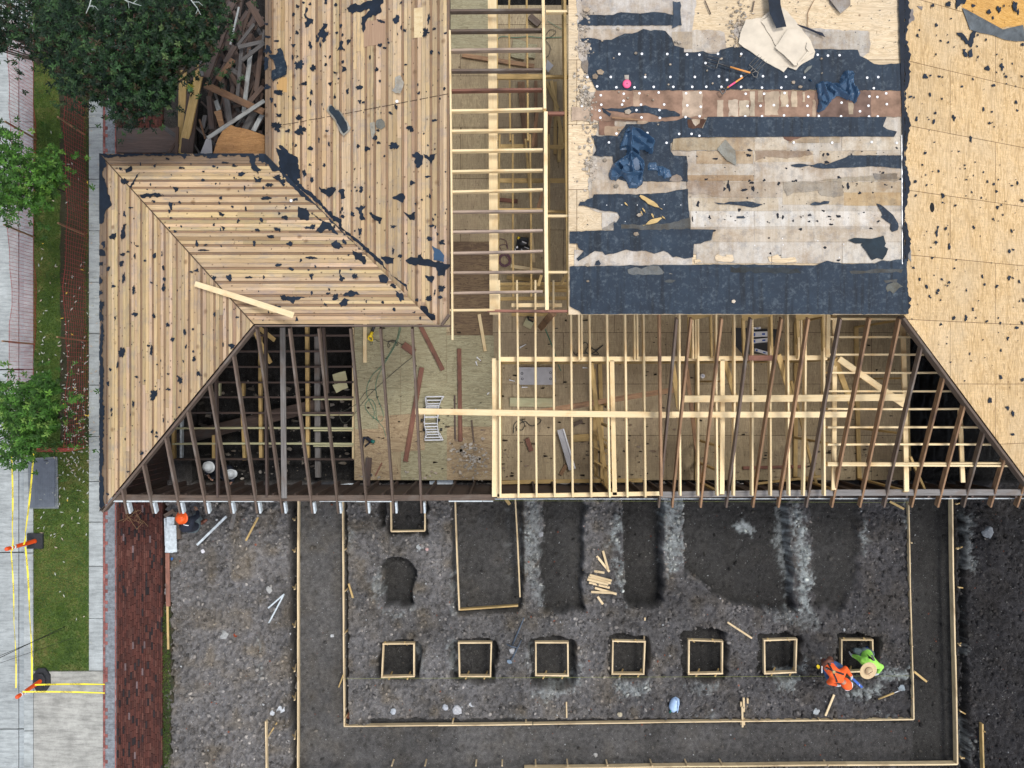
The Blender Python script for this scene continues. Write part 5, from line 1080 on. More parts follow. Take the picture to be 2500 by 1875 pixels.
# ragged felt edge on the right deck's upper rim
pts=[(2207,-40)]; y=-40
while y<770: pts.append((2214+6*math.sin(y*.045)+rng.uniform(-3,4)+(7 if 100<y<150 else 0),y)); y+=6
pts.append((2207,768)); felt_mesh('torn_felt',P_E,[pts],[],I,dE,None,lift=.009,colr=(.85,.75,.75))
lay2=lambda pts,c: patch(P_E,pts,'dust_patch',M['fibre'],dE,c,.012,.003,rag=1.4,step=6)
lay2([(2214,28),(2228,22),(2232,50),(2216,60)],(.45,.45,.5)); lay2([(2213,590),(2222,600),(2224,640),(2210,620)],(.5,.53,.58)); lay2([(2238,14),(2252,16),(2250,26)],(.45,.45,.5))
# golden patch of bare ply at top right + curled flap of felt, vent hole
patch(P_E,[ZT(*p) for p in ((665,70),(760,-80),(1400,-80),(1400,270),(1100,260),(1030,275),(830,170),(720,95))],'golden_bare_ply',plywood('golden_ply',(.55,.29,.06),(.72,.43,.13),(.4,.22,.08),seams=False,dirt=.5),dE,rag=.6,step=12)
felt_mesh('torn_felt',P_E,[],[(920,120,20,24),(1018,100,20,32),(1175,70,22,60),(1065,65,8,14)],ZT,dE,None,lift=.018)
fl=[ZT(*p) for p in ((665,80),(740,115),(860,180),(1000,260),(1060,290),(1140,270),(1255,245),(1280,400),(1190,405),(1080,390),(960,345),(830,320),(740,290),(705,190))]
P=[P_E.hit(*p) for p in fl]; c0=sum((p for p in P),Vector())/len(P); V=[];F=[]
for p in P: V.append(p+Vector((0,0,.02)))
ctr=[P_E.hit(*ZT(*q))+Vector((0,0,.10)) for q in ((760,200),(900,250),(1040,310),(1170,330))]
b0=len(V); V+=ctr
def nearest(p): return min(range(4),key=lambda k:(ctr[k]-p).length)
for i in range(len(P)):
    j=(i+1)%len(P); a,b_=nearest(P[i]),nearest(P[j]); F.append((i,j,b0+a) if a==b_ else (i,j,b0+b_,b0+a))
o=mesh('curled_felt_flap',V,F,plain('curled_felt',(.085,.10,.11),.7,.45,6,bmp=.3),None); tag(o,'big curled dark felt flap peeling below the golden plywood, top right','roofing felt')
mb=MB(); q=P_E.hit(*ZR2(1780,205)); mb.lathe(q+P_E.n*.003,[(0,0),(.055,0),(.058,-.004)],18,rot=Matrix.Identity(3)); 
for i,v in enumerate(mb.V): mb.V[i]=(q.x+(v[0]-q.x)*1.0,q.y+(v[1]-q.y)*1.6,P_E.z(v[0],q.y+(v[1]-q.y)*1.6)+.004)
mb.build('vent_hole',plain('hole_black',(.004,.004,.004),.9),dE)
# ================================================================ LOOSE THINGS
def tb(name,label,cat,p,q,w_,t,mat,group=None,up=(0,0,1),rough=0.0):
    o=board(name,p,q,w_,t,M[mat],None,up,rough); return tag(o,label,cat,group)
# ---- debris heap of old boards (between the roof wings), ground level
def hp(Z,a,h): return W(*Z(*a),h)
heap='broken boards in the demolition heap'
M['heap_gold']=timber('heap_gold_board',(.10,.05,.025),(.21,.12,.065),(.07,.045,.03)); M['heap_brown']=timber('heap_brown_board',(.05,.030,.022),(.12,.075,.055),(.08,.06,.05)); M['heap_grey']=timber('heap_grey_board',(.06,.058,.058),(.13,.125,.125),(.07,.055,.05))  # heap timber tones darkened, with tree shade painted into the colours
D=[((715,30),(540,310),.16,.03,'dark_board',1.6),((600,320),(420,800),.24,.05,'dark_board',1.5),((430,880),(1040,1165),.15,.05,'heap_gold',1.75),((720,620),(560,825),.12,.05,'heap_gold',1.7),((1030,270),(880,20),.15,.05,'heap_brown',1.7),
 ((940,250),(770,470),.07,.03,'heap_grey',1.6),((780,75),(690,465),.04,.03,'dirty_shaded_white',1.5),((905,520),(830,1165),.09,.03,'dirty_shaded_white',1.55),((1045,1045),(455,1435),.08,.03,'dirty_shaded_white',1.95),((810,480),(760,1060),.08,.03,'heap_grey',1.62),
 ((1040,430),(770,490),.09,.03,'heap_grey',1.65),((1040,450),(810,630),.08,.03,'heap_grey',1.7),((600,330),(860,790),.18,.03,'dark_board',1.3),((740,480),(640,650),.12,.03,'dark_board',1.6),((850,820),(690,710),.10,.03,'heap_grey',1.45),
 ((1010,500),(960,950),.10,.03,'heap_brown',1.5),((1030,900),(890,1060),.10,.03,'heap_brown',1.65),((870,1050),(680,740),.09,.03,'heap_brown',1.42),((600,820),(680,1280),.13,.03,'dark_board',1.25),((650,1000),(690,1290),.12,.03,'heap_grey',1.35),
 ((470,1000),(500,1340),.12,.03,'dark_board',1.3),((495,1030),(545,1470),.10,.03,'dark_board',1.2),((370,1240),(430,1440),.04,.02,'heap_gold',1.3),((430,1200),(400,1330),.10,.03,'heap_grey',1.2),((540,1045),(570,1140),.10,.02,'dirty_shaded_white',1.5),
 ((1020,1190),(930,1360),.10,.02,'dirty_shaded_white',1.7),((940,1170),(840,1340),.14,.03,'heap_grey',1.6),((350,600),(240,1590),.28,.05,'dark_board',1.05),((370,490),(395,790),.09,.03,'heap_grey',1.55),((140,1320),(135,1590),.07,.03,'heap_brown',1.0),
 ((0,1320),(130,1420),.10,.03,'heap_grey',.9),((50,1590),(140,1460),.06,.03,'heap_brown',.8),((310,1490),(370,1590),.04,.02,'heap_grey',1.0),((760,720),(700,1010),.10,.03,'dark_board',1.3),((900,360),(880,560),.08,.03,'heap_brown',1.3)]
LB={2:'long brown board crossing the middle of the demolition heap',3:'short honey brown board on top of the demolition heap',1:'wide dark plank down the left flank of the demolition heap',6:'narrow white painted strip at the upper part of the demolition heap',7:'long thin white painted pole standing out of the demolition heap',8:'white painted board crossing above the orange plywood piece',24:'short white board tip next to the rusty block in the heap',25:'white painted board end beside the wing wall in the heap',4:'brown board sloping against the wing eave at the top of the heap',27:'very wide dark plank under the yellow board'}
for i,(a,b_,w_,t,m_,h) in enumerate(D):
    tb('broken_board',LB.get(i,'dark weathered board lying tangled in the demolition heap'),'board',hp(ZD,a,h-.08),hp(ZD,b_,h+.05),w_,t,m_,heap,rough=.002)
for i in range(120):
    x=rng.uniform(470,1030); y=rng.uniform(-20,1500); 
    if x<430+ (1500-y)*.05 : x+=120
    a=rng.gauss(1.25,.5); L_=rng.uniform(120,420); dx,dy=math.cos(a)*L_/2,math.sin(a)*L_/2; h=rng.uniform(.35,1.15)
    tb('broken_board','dark weathered board lying tangled in the demolition heap','board',hp(ZD,(max(300,min(1035,x-dx)),y+dy),h),hp(ZD,(max(300,min(1040,x+dx)),y-dy),h+rng.uniform(-.2,.2)),rng.uniform(.035,.11),.03,rng.choice(['dark_board','heap_brown','dark_board','heap_grey','dark_board','dark_board']),heap,rough=.002)
tb('timber_beam','long yellow treated board leaning in the heap, the front one of two','board',hp(ZD,(405,590),1.5),hp(ZD,(190,1600),1.0),.19,.05,'tan_board')
tb('timber_beam','shorter yellow board half under the tree at the heap','board',hp(ZD,(200,730),1.0),hp(ZD,(185,1500),.8),.17,.05,'tan_board')
def sheet(name,label,cat,Z,pts,h,mat,th=.02,tilt=(0,0),rag=1.0,col=(1,1,1),parent=None,step=12):
    P=[W(*q,h) for q in (ragged([Z(*p) for p in pts],rag,step) if rag else [Z(*p) for p in pts])]; cx=sum(p.x for p in P)/len(P); cy=sum(p.y for p in P)/len(P)
    mb=MB(); mb.prism([(p.x,p.y) for p in P],lambda x,y:h+(x-cx)*tilt[0]+(y-cy)*tilt[1]+.012*math.sin(x*9+y*4)*(1 if tilt!=(0,0) else .3),th,col); o=mb.build(name,M[mat],parent); 
    return tag(o,label,cat) if parent is None else o
sheet('plywood_piece','orange stained plywood offcut at the foot of the demolition heap','plywood',ZD,[(635,1285),(700,1300),(800,1330),(960,1380),(1050,1410),(1050,1640),(490,1640),(520,1540)],1.95,'ply_old',.015,(.05,.05))
sheet('rusty_block','rust orange rectangular slab in the demolition heap','slab',ZD,[(520,1160),(600,1140),(625,1290),(575,1320)],1.5,'oldgold',.04,(.1,.1))
sheet('metal_sheet','grey metal sheet corner under the white painted board','metal sheet',ZD,[(440,1440),(490,1440),(500,1590),(370,1600)],1.3,'greyplastic',.01,(.1,.1),col=(.5,.5,.5))
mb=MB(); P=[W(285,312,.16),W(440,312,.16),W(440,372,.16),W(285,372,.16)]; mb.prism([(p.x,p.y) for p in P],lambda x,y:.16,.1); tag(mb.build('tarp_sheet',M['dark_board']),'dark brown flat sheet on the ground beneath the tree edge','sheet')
# ---- on the plank roof
a=P_W.hit(*ZC(965,1250)); b_=P_N.hit(715,769); 
for hh_ in range(60):
    e_=W(717,770,b_.z+hh_*.02); ok=all((lambda p:p.z-max(P_W.z(p.x,p.y) if p.x<ridge0.x else -9,P_N.z(p.x,p.y) if False else -9)>.03 and p.z-min(P_W.z(p.x,p.y),P_N.z(p.x,p.y))>.03)(a.lerp(e_,k/20)+Vector((0,0,.05))) for k in range(21))
    if ok: break
tb('loose_board','new pale board lying across the hip of the plank roof','board',a+Vector((0,0,.05)),e_+Vector((0,0,.05)),.11,.04,'pine')
def on_plane(name,label,cat,plane,Z,pts,mat,lift=.02,th=.006,rag=.8,col=(1,1,1),wob=.0,parent=None):
    P=[plane.hit(*q) for q in ragged([Z(*p) for p in pts],rag,6)]; mb=MB(); mb.prism([(p.x,p.y) for p in P],lambda x,y:plane.z(x,y)+lift+wob*math.sin(x*23+y*17),th,col); o=mb.build(name,M[mat],parent)
    return tag(o,label,cat) if parent is None else o
o=on_plane('shingle_scrap','long torn shingle strip with pale rim lying on the wing roof','shingle',P_V,ZA,[(720,1150),(745,1130),(800,1180),(830,1190),(880,1250),(930,1330),(960,1385),(945,1420),(885,1475),(850,1440),(820,1370),(780,1290),(700,1200)],'fibre',.03,.01,.6,(.75,.78,.76),.006)
on_plane('shingle_face','',' ',P_V,ZA,[(730,1155),(760,1145),(795,1195),(830,1200),(870,1260),(915,1330),(925,1375),(930,1410),(885,1450),(855,1405),(830,1360),(790,1280),(725,1200)],'felt',.039,.004,.6,(2.0,1.7,1.3),.006,parent=o)
on_plane('felt_slab','blue-black folded felt slab at the wing roof eave','roofing felt',P_V,ZA,[(70,600),(150,595),(175,565),(165,535),(205,525),(228,560),(250,650),(272,730),(265,810),(180,850),(120,882),(103,840),(110,770),(150,745),(130,660)],'felt_roof',.03,.012,.5,(1,1,1),.01)
on_plane('paper_scrap','crumpled whitish sheet on the wing roof','paper scrap',P_V,ZA,[(1440,840),(1495,820),(1535,895),(1520,950),(1495,1020),(1440,1010),(1405,980),(1440,950)],'fibre',.03,.004,.6,(.95,1.0,1.0),.012)
on_plane('shingle_scrap','round grey shingle scrap on the wing roof','shingle',P_V,ZA,[(1240,1300),(1290,1285),(1325,1320),(1330,1370),(1290,1400),(1240,1385),(1225,1340)],'fibre',.02,.006,.8,(.38,.41,.40))
on_plane('shingle_scrap','narrow pale strip left of the round grey shingle scrap','shingle',P_V,ZA,[(1165,1330),(1215,1320),(1225,1430),(1195,1500),(1180,1470)],'fibre',.02,.006,.6,(.72,.74,.7))
on_plane('felt_scrap','teal tinted torn felt piece by the wing roof edge','roofing felt',P_V,ZB,[(1530,920),(1600,960),(1640,1010),(1635,1070),(1540,1050),(1550,980)],'bag',.02,.008,.6,(1,1,1),.01)
on_plane('felt_scrap','crumpled dark felt at the lower corner of the wing roof','roofing felt',P_V,ZB,[(1425,1460),(1480,1470),(1500,1520),(1560,1550),(1560,1590),(1480,1600),(1400,1610),(1380,1585),(1430,1570)],'felt',.03,.01,1,(.9,.9,.9),.025)
for k,(Z,p,pl) in enumerate(((ZA,(1457,1098),P_V),(ZB,(262,517),P_N))):
    q=pl.hit(*Z(*p)); mb=MB(); mb.lathe(q+Vector((0,0,.02)),[(0,.0),(.028,0),(.03,-.006)],14); tag(mb.build('cap_washer',M['white']),('white round cap washer on the wing roof','white round cap washer on the horizontal planks')[k],'washer')
# ---- on the flat roof
S=sheet
mb=MB(); q=W(*Z1(833,1130),hr+.05); mb.lathe(q,[(.012,.004),(.05,.004),(.078,0),(.08,-.02),(.07,-.025)],28); o=mb.build('chalk_disc',M['pink'],None,True); tag(o,'round pink plastic disc on the flat roof felt','disc'); mb=MB(); mb.lathe(q+Vector((0,0,.003)),[(0,0),(.012,0),(.012,.004)],10); mb.build('centre_hole',M['black'],o)
sheet('board_scrap','small beige scrap behind the pink disc','scrap',Z1,[(800,1010),(860,1010),(858,1075),(800,1070)],hr+.04,'fibre',.01)
pb=thing('cover_board_stack','stack of torn tan cover board sheets, the largest pale sheet on the flat roof','board sheets',W(*Z2(600,500),hr))
for k,(pts,z,tl) in enumerate(((((580,120),(720,100),(900,280),(1100,560),(1160,700),(1140,780),(1000,850),(905,945),(790,905),(740,970),(200,640),(130,580),(150,450),(230,260),(440,240)),.05,(.01,.01)),(((435,290),(560,190),(760,360),(900,380),(1000,430),(1090,580),(1150,700),(880,880),(650,640)),.075,(.01,.0)),(((620,640),(790,400),(920,390),(1000,450),(1110,600),(1060,700),(920,880),(880,885)),.10,(.0,.012)),(((1050,570),(1120,600),(1080,700),(1040,650)),.125,(0,0)),(((920,850),(1060,690),(1075,700),(935,875)),.118,(0,0)))):
    sheet('torn_sheet','','',Z2,pts,hr+z,'paper',.016,tl,.8,parent=pb)
sheet('felt_strip','black felt strip hanging over the tan sheets from the top edge','roofing felt',Z2,[(510,-150),(690,-150),(700,60),(775,355),(640,380),(545,180)],hr+.16,'felt',.006,(.005,.01),.3,(.9,.9,.9))
sheet('felt_strip','thin black felt sliver right of the tan sheets','roofing felt',Z2,[(915,325),(1000,350),(1060,370),(1180,420),(1260,440),(1300,500),(1200,460),(1060,400),(960,360)],hr+.06,'felt',.006,(0,0),.3,(.8,.7,.8))
sheet('shingle_scrap','grey-green bent strip below the tan sheets','shingle',Z2,[(1015,960),(1060,900),(1120,880),(1110,915),(1070,950),(1020,995)],hr+.04,'fibre',.006,(0,0),.4,(.35,.4,.42))
sheet('shingle_scrap','diamond shaped grey shingle left of the flat roof middle','shingle',Z3,[(2050,630),(2165,500),(2300,650),(2310,850),(2180,780)],hr+.04,'fibre',.008,(0,0),.4,(.52,.56,.56))
sheet('board_scrap','grey cardboard like corner at the top edge of the flat roof','scrap',Z2,[(1330,-40),(1640,-40),(1640,70),(1500,185)],hr+.05,'fibre',.01,(.01,.01),.4,(.66,.66,.68))
LBs=['pale broken wedge','small square brown chip','tan chip between cap nails','small tan block','triangular brown chip','whitish stone-like chip','flat light board chip','grey board chip by the torn hole']
ch=[(Z1,(655,780),14),(Z1,(955,715),26),(Z1,(1420,868),18),(Z1,(1082,1005),16),(Z1,(1395,1138),16),(Z1,(1990,1122),18),(Z1,(1915,950),16),(Z1,(480,975),60),(Z1,(410,1030),50),(Z1,(2110,790),24),(Z1,(1545,565),34),(Z1,(1490,560),22),(Z1,(1187,1345),18),(Z1,(848,1320),20),(Z1,(1118,1280),12),(Z1,(725,1240),16),(Z2,(1250,790),18),(Z2,(1258,985),14),(Z2,(870,1110),34),(Z2,(965,1170),34),(Z3,(735,365),28),(Z3,(535,775),34),(Z3,(405,320),40),(Z3,(845,130),60),(Z3,(200,600),30),(Z3,(690,1130),40),(Z3,(1255,295),18),(Z5,(245,825),20),(Z5,(1820,1042),30),(Z5,(765,315),34),(Z5,(800,110),36),(Z5,(240,650),30),(Z1,(285,130),56),(Z1,(715,385),30),(Z1,(500,545),20)]
for i,(Z,p,s) in enumerate(ch):
    k=5.53 if Z is not Z5 else 4.424; c=Z(*p); f=rng.uniform(.5,1.05); a=rng.uniform(0,3); s=s/k
    pts=[(c[0]+s*math.cos(a+t)*rng.uniform(.7,1.05),c[1]+s*math.sin(a+t)*rng.uniform(.5,.8)) for t in (0,1.3,2.6,3.6,4.9)]
    if i in (28,): f=1.2
    P=[W(*q,hr+.05) for q in pts]; mb=MB(); mb.prism([(q.x,q.y) for q in P],lambda x,y:hr+.05,.025,(f*1.02,f*.95,f*.86)); o=mb.build('board_chip',M['fibre'])
    lab={7:'long pale chunk above the torn hole at the left of the felt',8:'grey pale chunk just below the long pale chunk',28:'single white chip on the wide lower felt strip, middle',27:'small white square chip at the left of the wide lower felt strip',23:'upright beige sheet scrap above the left plastic bag',10:'larger of two beige chips beside the raised felt patch',1:'brown v-shaped chip above the pink disc'}.get(i)
    tag(o,lab or 'small broken board chip scattered on the flat roof','chip','board chips on the flat roof')
# splintered wood
for i,(a,b_,w_) in enumerate((((1010,1255),(1310,1445),.11),((1300,1560),(1050,1665),.10),((1165,1500),(1200,1570),.04),((1305,1535),(1355,1578),.03),((800,1350),(850,1400),.03),((1040,1425),(1085,1490),.03),((1022,1470),(1045,1530),.03))):
    A=W(*Z3(*a),hr+.05);B=W(*Z3(*b_),hr+.05); d=(B-A).normalized(); s_=Vector((-d.y,d.x,0)); mb=MB(); n=7; L_=[];R_=[]
    for k in range(n+1):
        f=k/n; e=math.sin(math.pi*min(1,f*1.15+.05))**.6 if f<.95 else .12; p=A.lerp(B,f); L_.append(p+s_*w_/2*e*rng.uniform(.6,1.1)); R_.append(p-s_*w_/2*e*rng.uniform(.6,1.1))
    mb.prism([(p.x,p.y) for p in L_+R_[::-1]],lambda x,y:hr+.055,.02); o=mb.build('wood_splinter',M['tan_board']); tag(o,('upper long wood splinter on the felt left of the pale boards','lower long wood splinter on the felt left of the pale boards')[i] if i<2 else 'short wood sliver on the felt near the long splinters','splinter','wood splinters on the flat roof')
tb('wood_splinter','brown bark-like splinter above the left plastic bag','splinter',W(*Z3(630,205),hr+.06),W(*Z3(990,235),hr+.06),.035,.02,'oldgold')
for i,(a,b_) in enumerate((((1885,5),(1965,190)),)): tb('loose_stick','thin brown stick on the pale ply at the upper left of the tan sheets','stick',W(*Z1(*a),hr+.03),W(*Z1(*b_),hr+.03),.018,.012,'old')
tb('loose_stick','short brown stick near the black felt strip at the top','stick',W(*Z2(340,10),hr+.03),W(*Z2(312,160),hr+.03),.02,.012,'old')
mb=MB(); mb.tube([W(*Z2(*p),hr+.03) for p in ((1150,0),(1100,90),(1060,180),(1058,280),(1065,370))],.007,5); tag(mb.build('wire_strand',M['wirebrown']),'thin curved rusty wire right of the tan sheets','wire')
# garden forks
def fork(name,label,head,neck,butt,Z,stripe=None):
    z=hr+.07; H_=W(*Z(*head),z);N=W(*Z(*neck),z+.02);B=W(*Z(*butt),z+.03); t=thing('garden_fork',label,'garden fork',(N.x,N.y,hr),'garden forks on the flat roof')
    d=(H_-N).normalized(); s_=Vector((-d.y,d.x,0)); k=(H_-N).length; cr=N+d*k*.32
    mb=MB(); mb.tube([cr-s_*.10,cr-s_*.05,cr+s_*.05,cr+s_*.10],.010,6)
    for o_ in (-.10,-.035,.035,.10): mb.tube([cr+s_*o_,cr+s_*o_+d*k*.4+Vector((0,0,-.012)),cr+s_*o_*.96+d*k*.70],.0075,6,radii=[.009,.008,.003])
    mb.tube([N,cr],.012,6); mb.build('tines',M['black'],t)
    u=(B-N).normalized(); mb=MB(); mb.tube([N,N+u*.13],.018,8,radii=[.013,.02]); mb.build('socket',M['black'],t)
    mb=MB(); mb.tube([N+u*.12,B-u*.13],.0165,10); sh=mb.build('shaft',timber('fork_shaft',(.62,.24,.05),(.78,.36,.10),rnd=False),t,True)
    if stripe: mb=MB(); mb.tube([N+u*.30,N+u*.45],.0175,10); mb.build('pink_tape',M['pink'],sh,True)
    v=Vector((-u.y,u.x,0)); g=B; mb=MB(); mb.tube([B-u*.14,B-u*.10],.018,8); mb.tube([B-u*.11,B-u*.06+v*.05,B+v*.05],.011,6); mb.tube([B-u*.11,B-u*.06-v*.05,B-v*.05],.011,6); mb.tube([B+v*.055,B-v*.055],.012,6); mb.build('d_handle',M['black'],t)
Zx=Zm(1350,0,1.9235)
fork('f','black garden fork with orange shaft, its tines pointing left',(722,282),(800,305),(960,352),Zx)
fork('f','black garden fork crossing over the other one, its tines pointing up right',(985,272),(918,345),(788,432),Zx,True)
# crumpled plastic bags: folded film built as a creased height field with a traced outline
def bag(label, Z, outline, creases, hgt, seed):
    P=[W(*Z(*p),hr+.05) for p in outline]; poly=[(p.x,p.y) for p in P]; C=[(W(*Z(*a),hr+.05),W(*Z(*b_),hr+.05)) for a,b_ in creases]
    xs_=[p[0] for p in poly]; ys_=[p[1] for p in poly]; st=.017; V=[];id_={};F=[]
    r=random.Random(seed); nxn=int((max(xs_)-min(xs_))/st)+2; nyn=int((max(ys_)-min(ys_))/st)+2
    fc=[(r.uniform(min(xs_),max(xs_)),r.uniform(min(ys_),max(ys_)),r.uniform(0,6.28)) for _ in range(34)]
    def hh(x,y):
        # planar facets (voronoi of tilted planes) + ridges along the creases
        b=min(fc,key=lambda f:(f[0]-x)**2+(f[1]-y)**2); d=(x-b[0])*math.cos(b[2])+(y-b[1])*math.sin(b[2]); v=.45+.9*d/.12*.35
        for a,c in C:
            e=c-a; t=max(0,min(1,((x-a.x)*e.x+(y-a.y)*e.y)/(e.x**2+e.y**2))); q=math.hypot(x-a.x-t*e.x,y-a.y-t*e.y); v=max(v,1.2-q/.05*.9)
        n=len(poly); dm=min(_sd(x,y,poly[i],poly[(i+1)%n]) for i in range(n)); return hr+.02+hgt*max(0,v)*min(1,dm/.045)
    for j in range(nyn):
        for i in range(nxn):
            x=min(xs_)+i*st; y=min(ys_)+j*st
            if inpoly(x,y,poly): id_[(i,j)]=len(V); V.append((x,y,hh(x,y)))
    for (i,j),k in id_.items():
        if (i+1,j) in id_ and (i,j+1) in id_ and (i+1,j+1) in id_:
            if (i+j)%2: F.append((k,id_[(i+1,j)],id_[(i+1,j+1)],id_[(i,j+1)]))
            else: F.append((id_[(i+1,j)],id_[(i+1,j+1)],id_[(i,j+1)],k))
    # skirt so that it is a closed, thick heap of film
    cnt={}
    for f in F:
        for a,b_ in zip(f,f[1:]+f[:1]): cnt[(a,b_)]=1
    for (a,b_) in list(cnt):
        if (b_,a) not in cnt:
            n0=len(V); V.append((V[a][0],V[a][1],hr+.012)); V.append((V[b_][0],V[b_][1],hr+.012)); F.append((b_,a,n0,n0+1))
    o=mesh('plastic_bag',V,F,M['bag'],None,None,False); return tag(o,label,'plastic bag','crumpled plastic bags on the flat roof')
def _sd(x,y,a,b_):
    ex,ey=b_[0]-a[0],b_[1]-a[1]; t=max(0,min(1,((x-a[0])*ex+(y-a[1])*ey)/(ex*ex+ey*ey+1e-9))); return math.hypot(x-a[0]-t*ex,y-a[1]-t*ey)
bag('crumpled blue-black plastic bag, the upper right one of two',Z2,[(1045,1035),(1100,1060),(1170,1130),(1250,1085),(1400,1110),(1480,1120),(1510,1030),(1560,950),(1610,935),(1690,945),(1700,1040),(1705,1160),(1760,1190),(1790,1250),(1740,1330),(1725,1385),(1690,1400),(1660,1360),(1580,1345),(1480,1290),(1400,1350),(1300,1480),(1215,1525),(1185,1500),(1210,1380),(1190,1240),(1170,1140),(1090,1090)],[((1060,1050),(1180,1130)),((1180,1130),(1230,1500)),((1240,1100),(1350,1420)),((1300,1110),(1600,1320)),((1490,1140),(1690,1000)),((1560,960),(1620,1330)),((1690,1150),(1720,1380)),((1400,1120),(1560,1280))],.12,3)
bag('crumpled blue-black plastic bag, the larger lower left one of two',Z3,[(860,310),(930,320),(1000,350),(1100,420),(1200,470),(1225,520),(1200,600),(1190,690),(1130,690),(1060,640),(1010,650),(1010,700),(1075,800),(1080,850),(1050,1020),(1050,1100),(960,1165),(860,1160),(820,1060),(760,990),(690,1060),(600,1040),(580,960),(640,830),(720,770),(820,700),(830,640),(740,650),(730,600),(790,430),(810,370)],[((900,320),(870,700)),((870,440),(1190,690)),((960,340),(1210,560)),((870,700),(660,830)),((880,690),(1070,830)),((870,700),(900,950)),((1070,830),(1010,1030)),((640,860),(780,980)),((780,980),(1000,960))],.16,5)
bag('small folded piece of dark blue film beside the larger plastic bag',Z3,[(1130,800),(1235,798),(1250,850),(1320,850),(1420,900),(1450,1000),(1330,1035),(1300,985),(1250,990),(1240,925),(1115,920),(1105,850)],[((1250,850),(1300,985)),((1130,900),(1240,920)),((1320,860),(1340,1020))],.06,8)
# ---- inside the house, on the subfloor
z0=.52
def fl(name,label,cat,a,b_,w_,t,mat,h=z0,group=None,up=(0,0,1)): return tb(name,label,cat,W(a[0],a[1],h+t/2),W(b_[0],b_[1],h+t/2),w_,t,mat,group,up,rough=.002)
fl('loose_board','pale pine board standing out from under the roof beside the yellow saw','board',ZL(920,60),ZL(920,428),.085,.04,'pine')
fl('loose_board','long red-brown board lying diagonally under the wing corner','board',ZL(1340,130),ZL(1520,485),.10,.05,'red_board')
fl('loose_board','red-brown board lying askew left of the folded ladder','board',ZL(1358,465),ZL(1232,1190),.11,.05,'red_board')
fl('loose_board','upright long brown board right of the folded ladder','board',ZL(1647,320),ZL(1657,1035),.095,.05,'red_board')
fl('loose_board','thin dark batten left of the upright brown board','batten',ZL(1612,680),ZL(1616,1020),.035,.03,'dark_board')
fl('loose_board','short dark batten right of the upright brown board','batten',ZL(1742,870),ZL(1760,1045),.035,.03,'old')
fl('loose_board','wide dark brown board piece at the lower left of the subfloor','board',ZL(950,1160),ZL(932,1400),.15,.04,'dark_board')
fl('loose_board','small orange-brown stick beside the wide dark board','stick',ZL(1050,1200),ZL(1000,1300),.03,.03,'red_board')
fl('loose_board','short pale board near the flat roof corner, tilted','board',ZL(1800,55),ZL(1848,340),.075,.04,'pine')
fl('wooden_block','brick coloured wooden block with the power cord','block',ZL(1215,290),ZL(1300,350),.17,.07,'red_board')
fl('loose_board','green treated plank between two new joists','board',ZJ(400,640),ZJ(690,645),.21,.04,'green_board')
fl('loose_board','short brown block below the black cable loop','block',ZJ(515,885),ZJ(545,970),.11,.06,'red_board')
fl('loose_board','dark brown block leaning near the grey metal profile','block',ZJ(830,795),ZJ(890,768),.09,.06,'old')
fl('loose_board','brown stub at the lower end of the grey metal profile','block',ZJ(780,1065),ZJ(742,1130),.09,.06,'oldgold')
fl('loose_board','olive board lying flat between the studs','board',ZJ(825,885),ZJ(1010,875),.17,.04,'tan_board')
fl('loose_board','long dark plank at the right end of the subfloor','board',ZJ(1975,1085),ZJ(2400,1075),.07,.04,'red_board')
fl('loose_board','brown strip lying against the south wall','board',ZL(860,1415),ZL(1735,1408),.05,.04,'oldgold',h=.45)
fl('wooden_block','green-grey wooden offcut by the nail gun under the roof corner','block',ZF(790,1600),ZF(870,1640),.20,.05,'green_board')
fl('wooden_block','dark brown block in the corridor near the top','block',ZE(840,165),ZE(940,250),.16,.07,'old')
fl('loose_board','long pale board slanting across the upper corridor','board',ZE(160,560),ZE(890,670),.10,.04,'oldgold')
for i,(a,b_) in enumerate((((735,830),(800,1500)),((775,830),(800,1300)),((905,820),(905,1480)),((1010,830),(1130,1100)),((1060,820),(1190,1500)),((1100,830),(1100,1560)),((1150,1300),(1140,1640)),((1120,1130),(1180,1450)))):
    fl('loose_board','pale stud stacked on the corridor floor below the flat roof','stud',ZE(*a),ZE(*b_),.08,.04,'tan_board' if i>2 else 'oldgold',group='pale studs stacked in the corridor')
fl('loose_board','upper of three white-ish studs lying behind the compressor','stud',ZF(650,1035),ZF(975,1085),.08,.04,'pine'); fl('loose_board','middle of three studs lying behind the compressor','stud',ZF(610,1150),ZF(960,1185),.09,.04,'tan_board')
fl('loose_board','pale stud next to the black compressor','stud',ZF(860,650),ZF(885,995),.065,.04,'pine'); fl('loose_board','red-brown board pair in the corridor','board',ZF(515,360),ZF(720,380),.09,.05,'red_board')
sheet('plywood_piece','pale green plywood offcut in the upper corridor','plywood',ZE,[(680,395),(820,420),(790,600),(650,570)],.56,'ply_green',.02,(.02,.0)); sheet('plywood_piece','small green plywood offcut right of the larger one','plywood',ZE,[(825,440),(920,450),(895,590),(830,580)],.56,'ply_green',.02)
sheet('metal_plate','square grey metal plate in the upper corridor','metal plate',ZE,[(1020,605),(1085,665),(1030,730),(1005,690)],.7,'greyplastic',.01)
sheet('plywood_piece','upper of two green plywood squares in the dark crawl space','plywood',ZL,[(668,520),(770,492),(782,560),(685,590)],.42,'green_board',.02); sheet('plywood_piece','lower of two green plywood squares in the dark crawl space','plywood',ZL,[(668,600),(768,560),(790,620),(700,662)],.40,'green_board',.02)
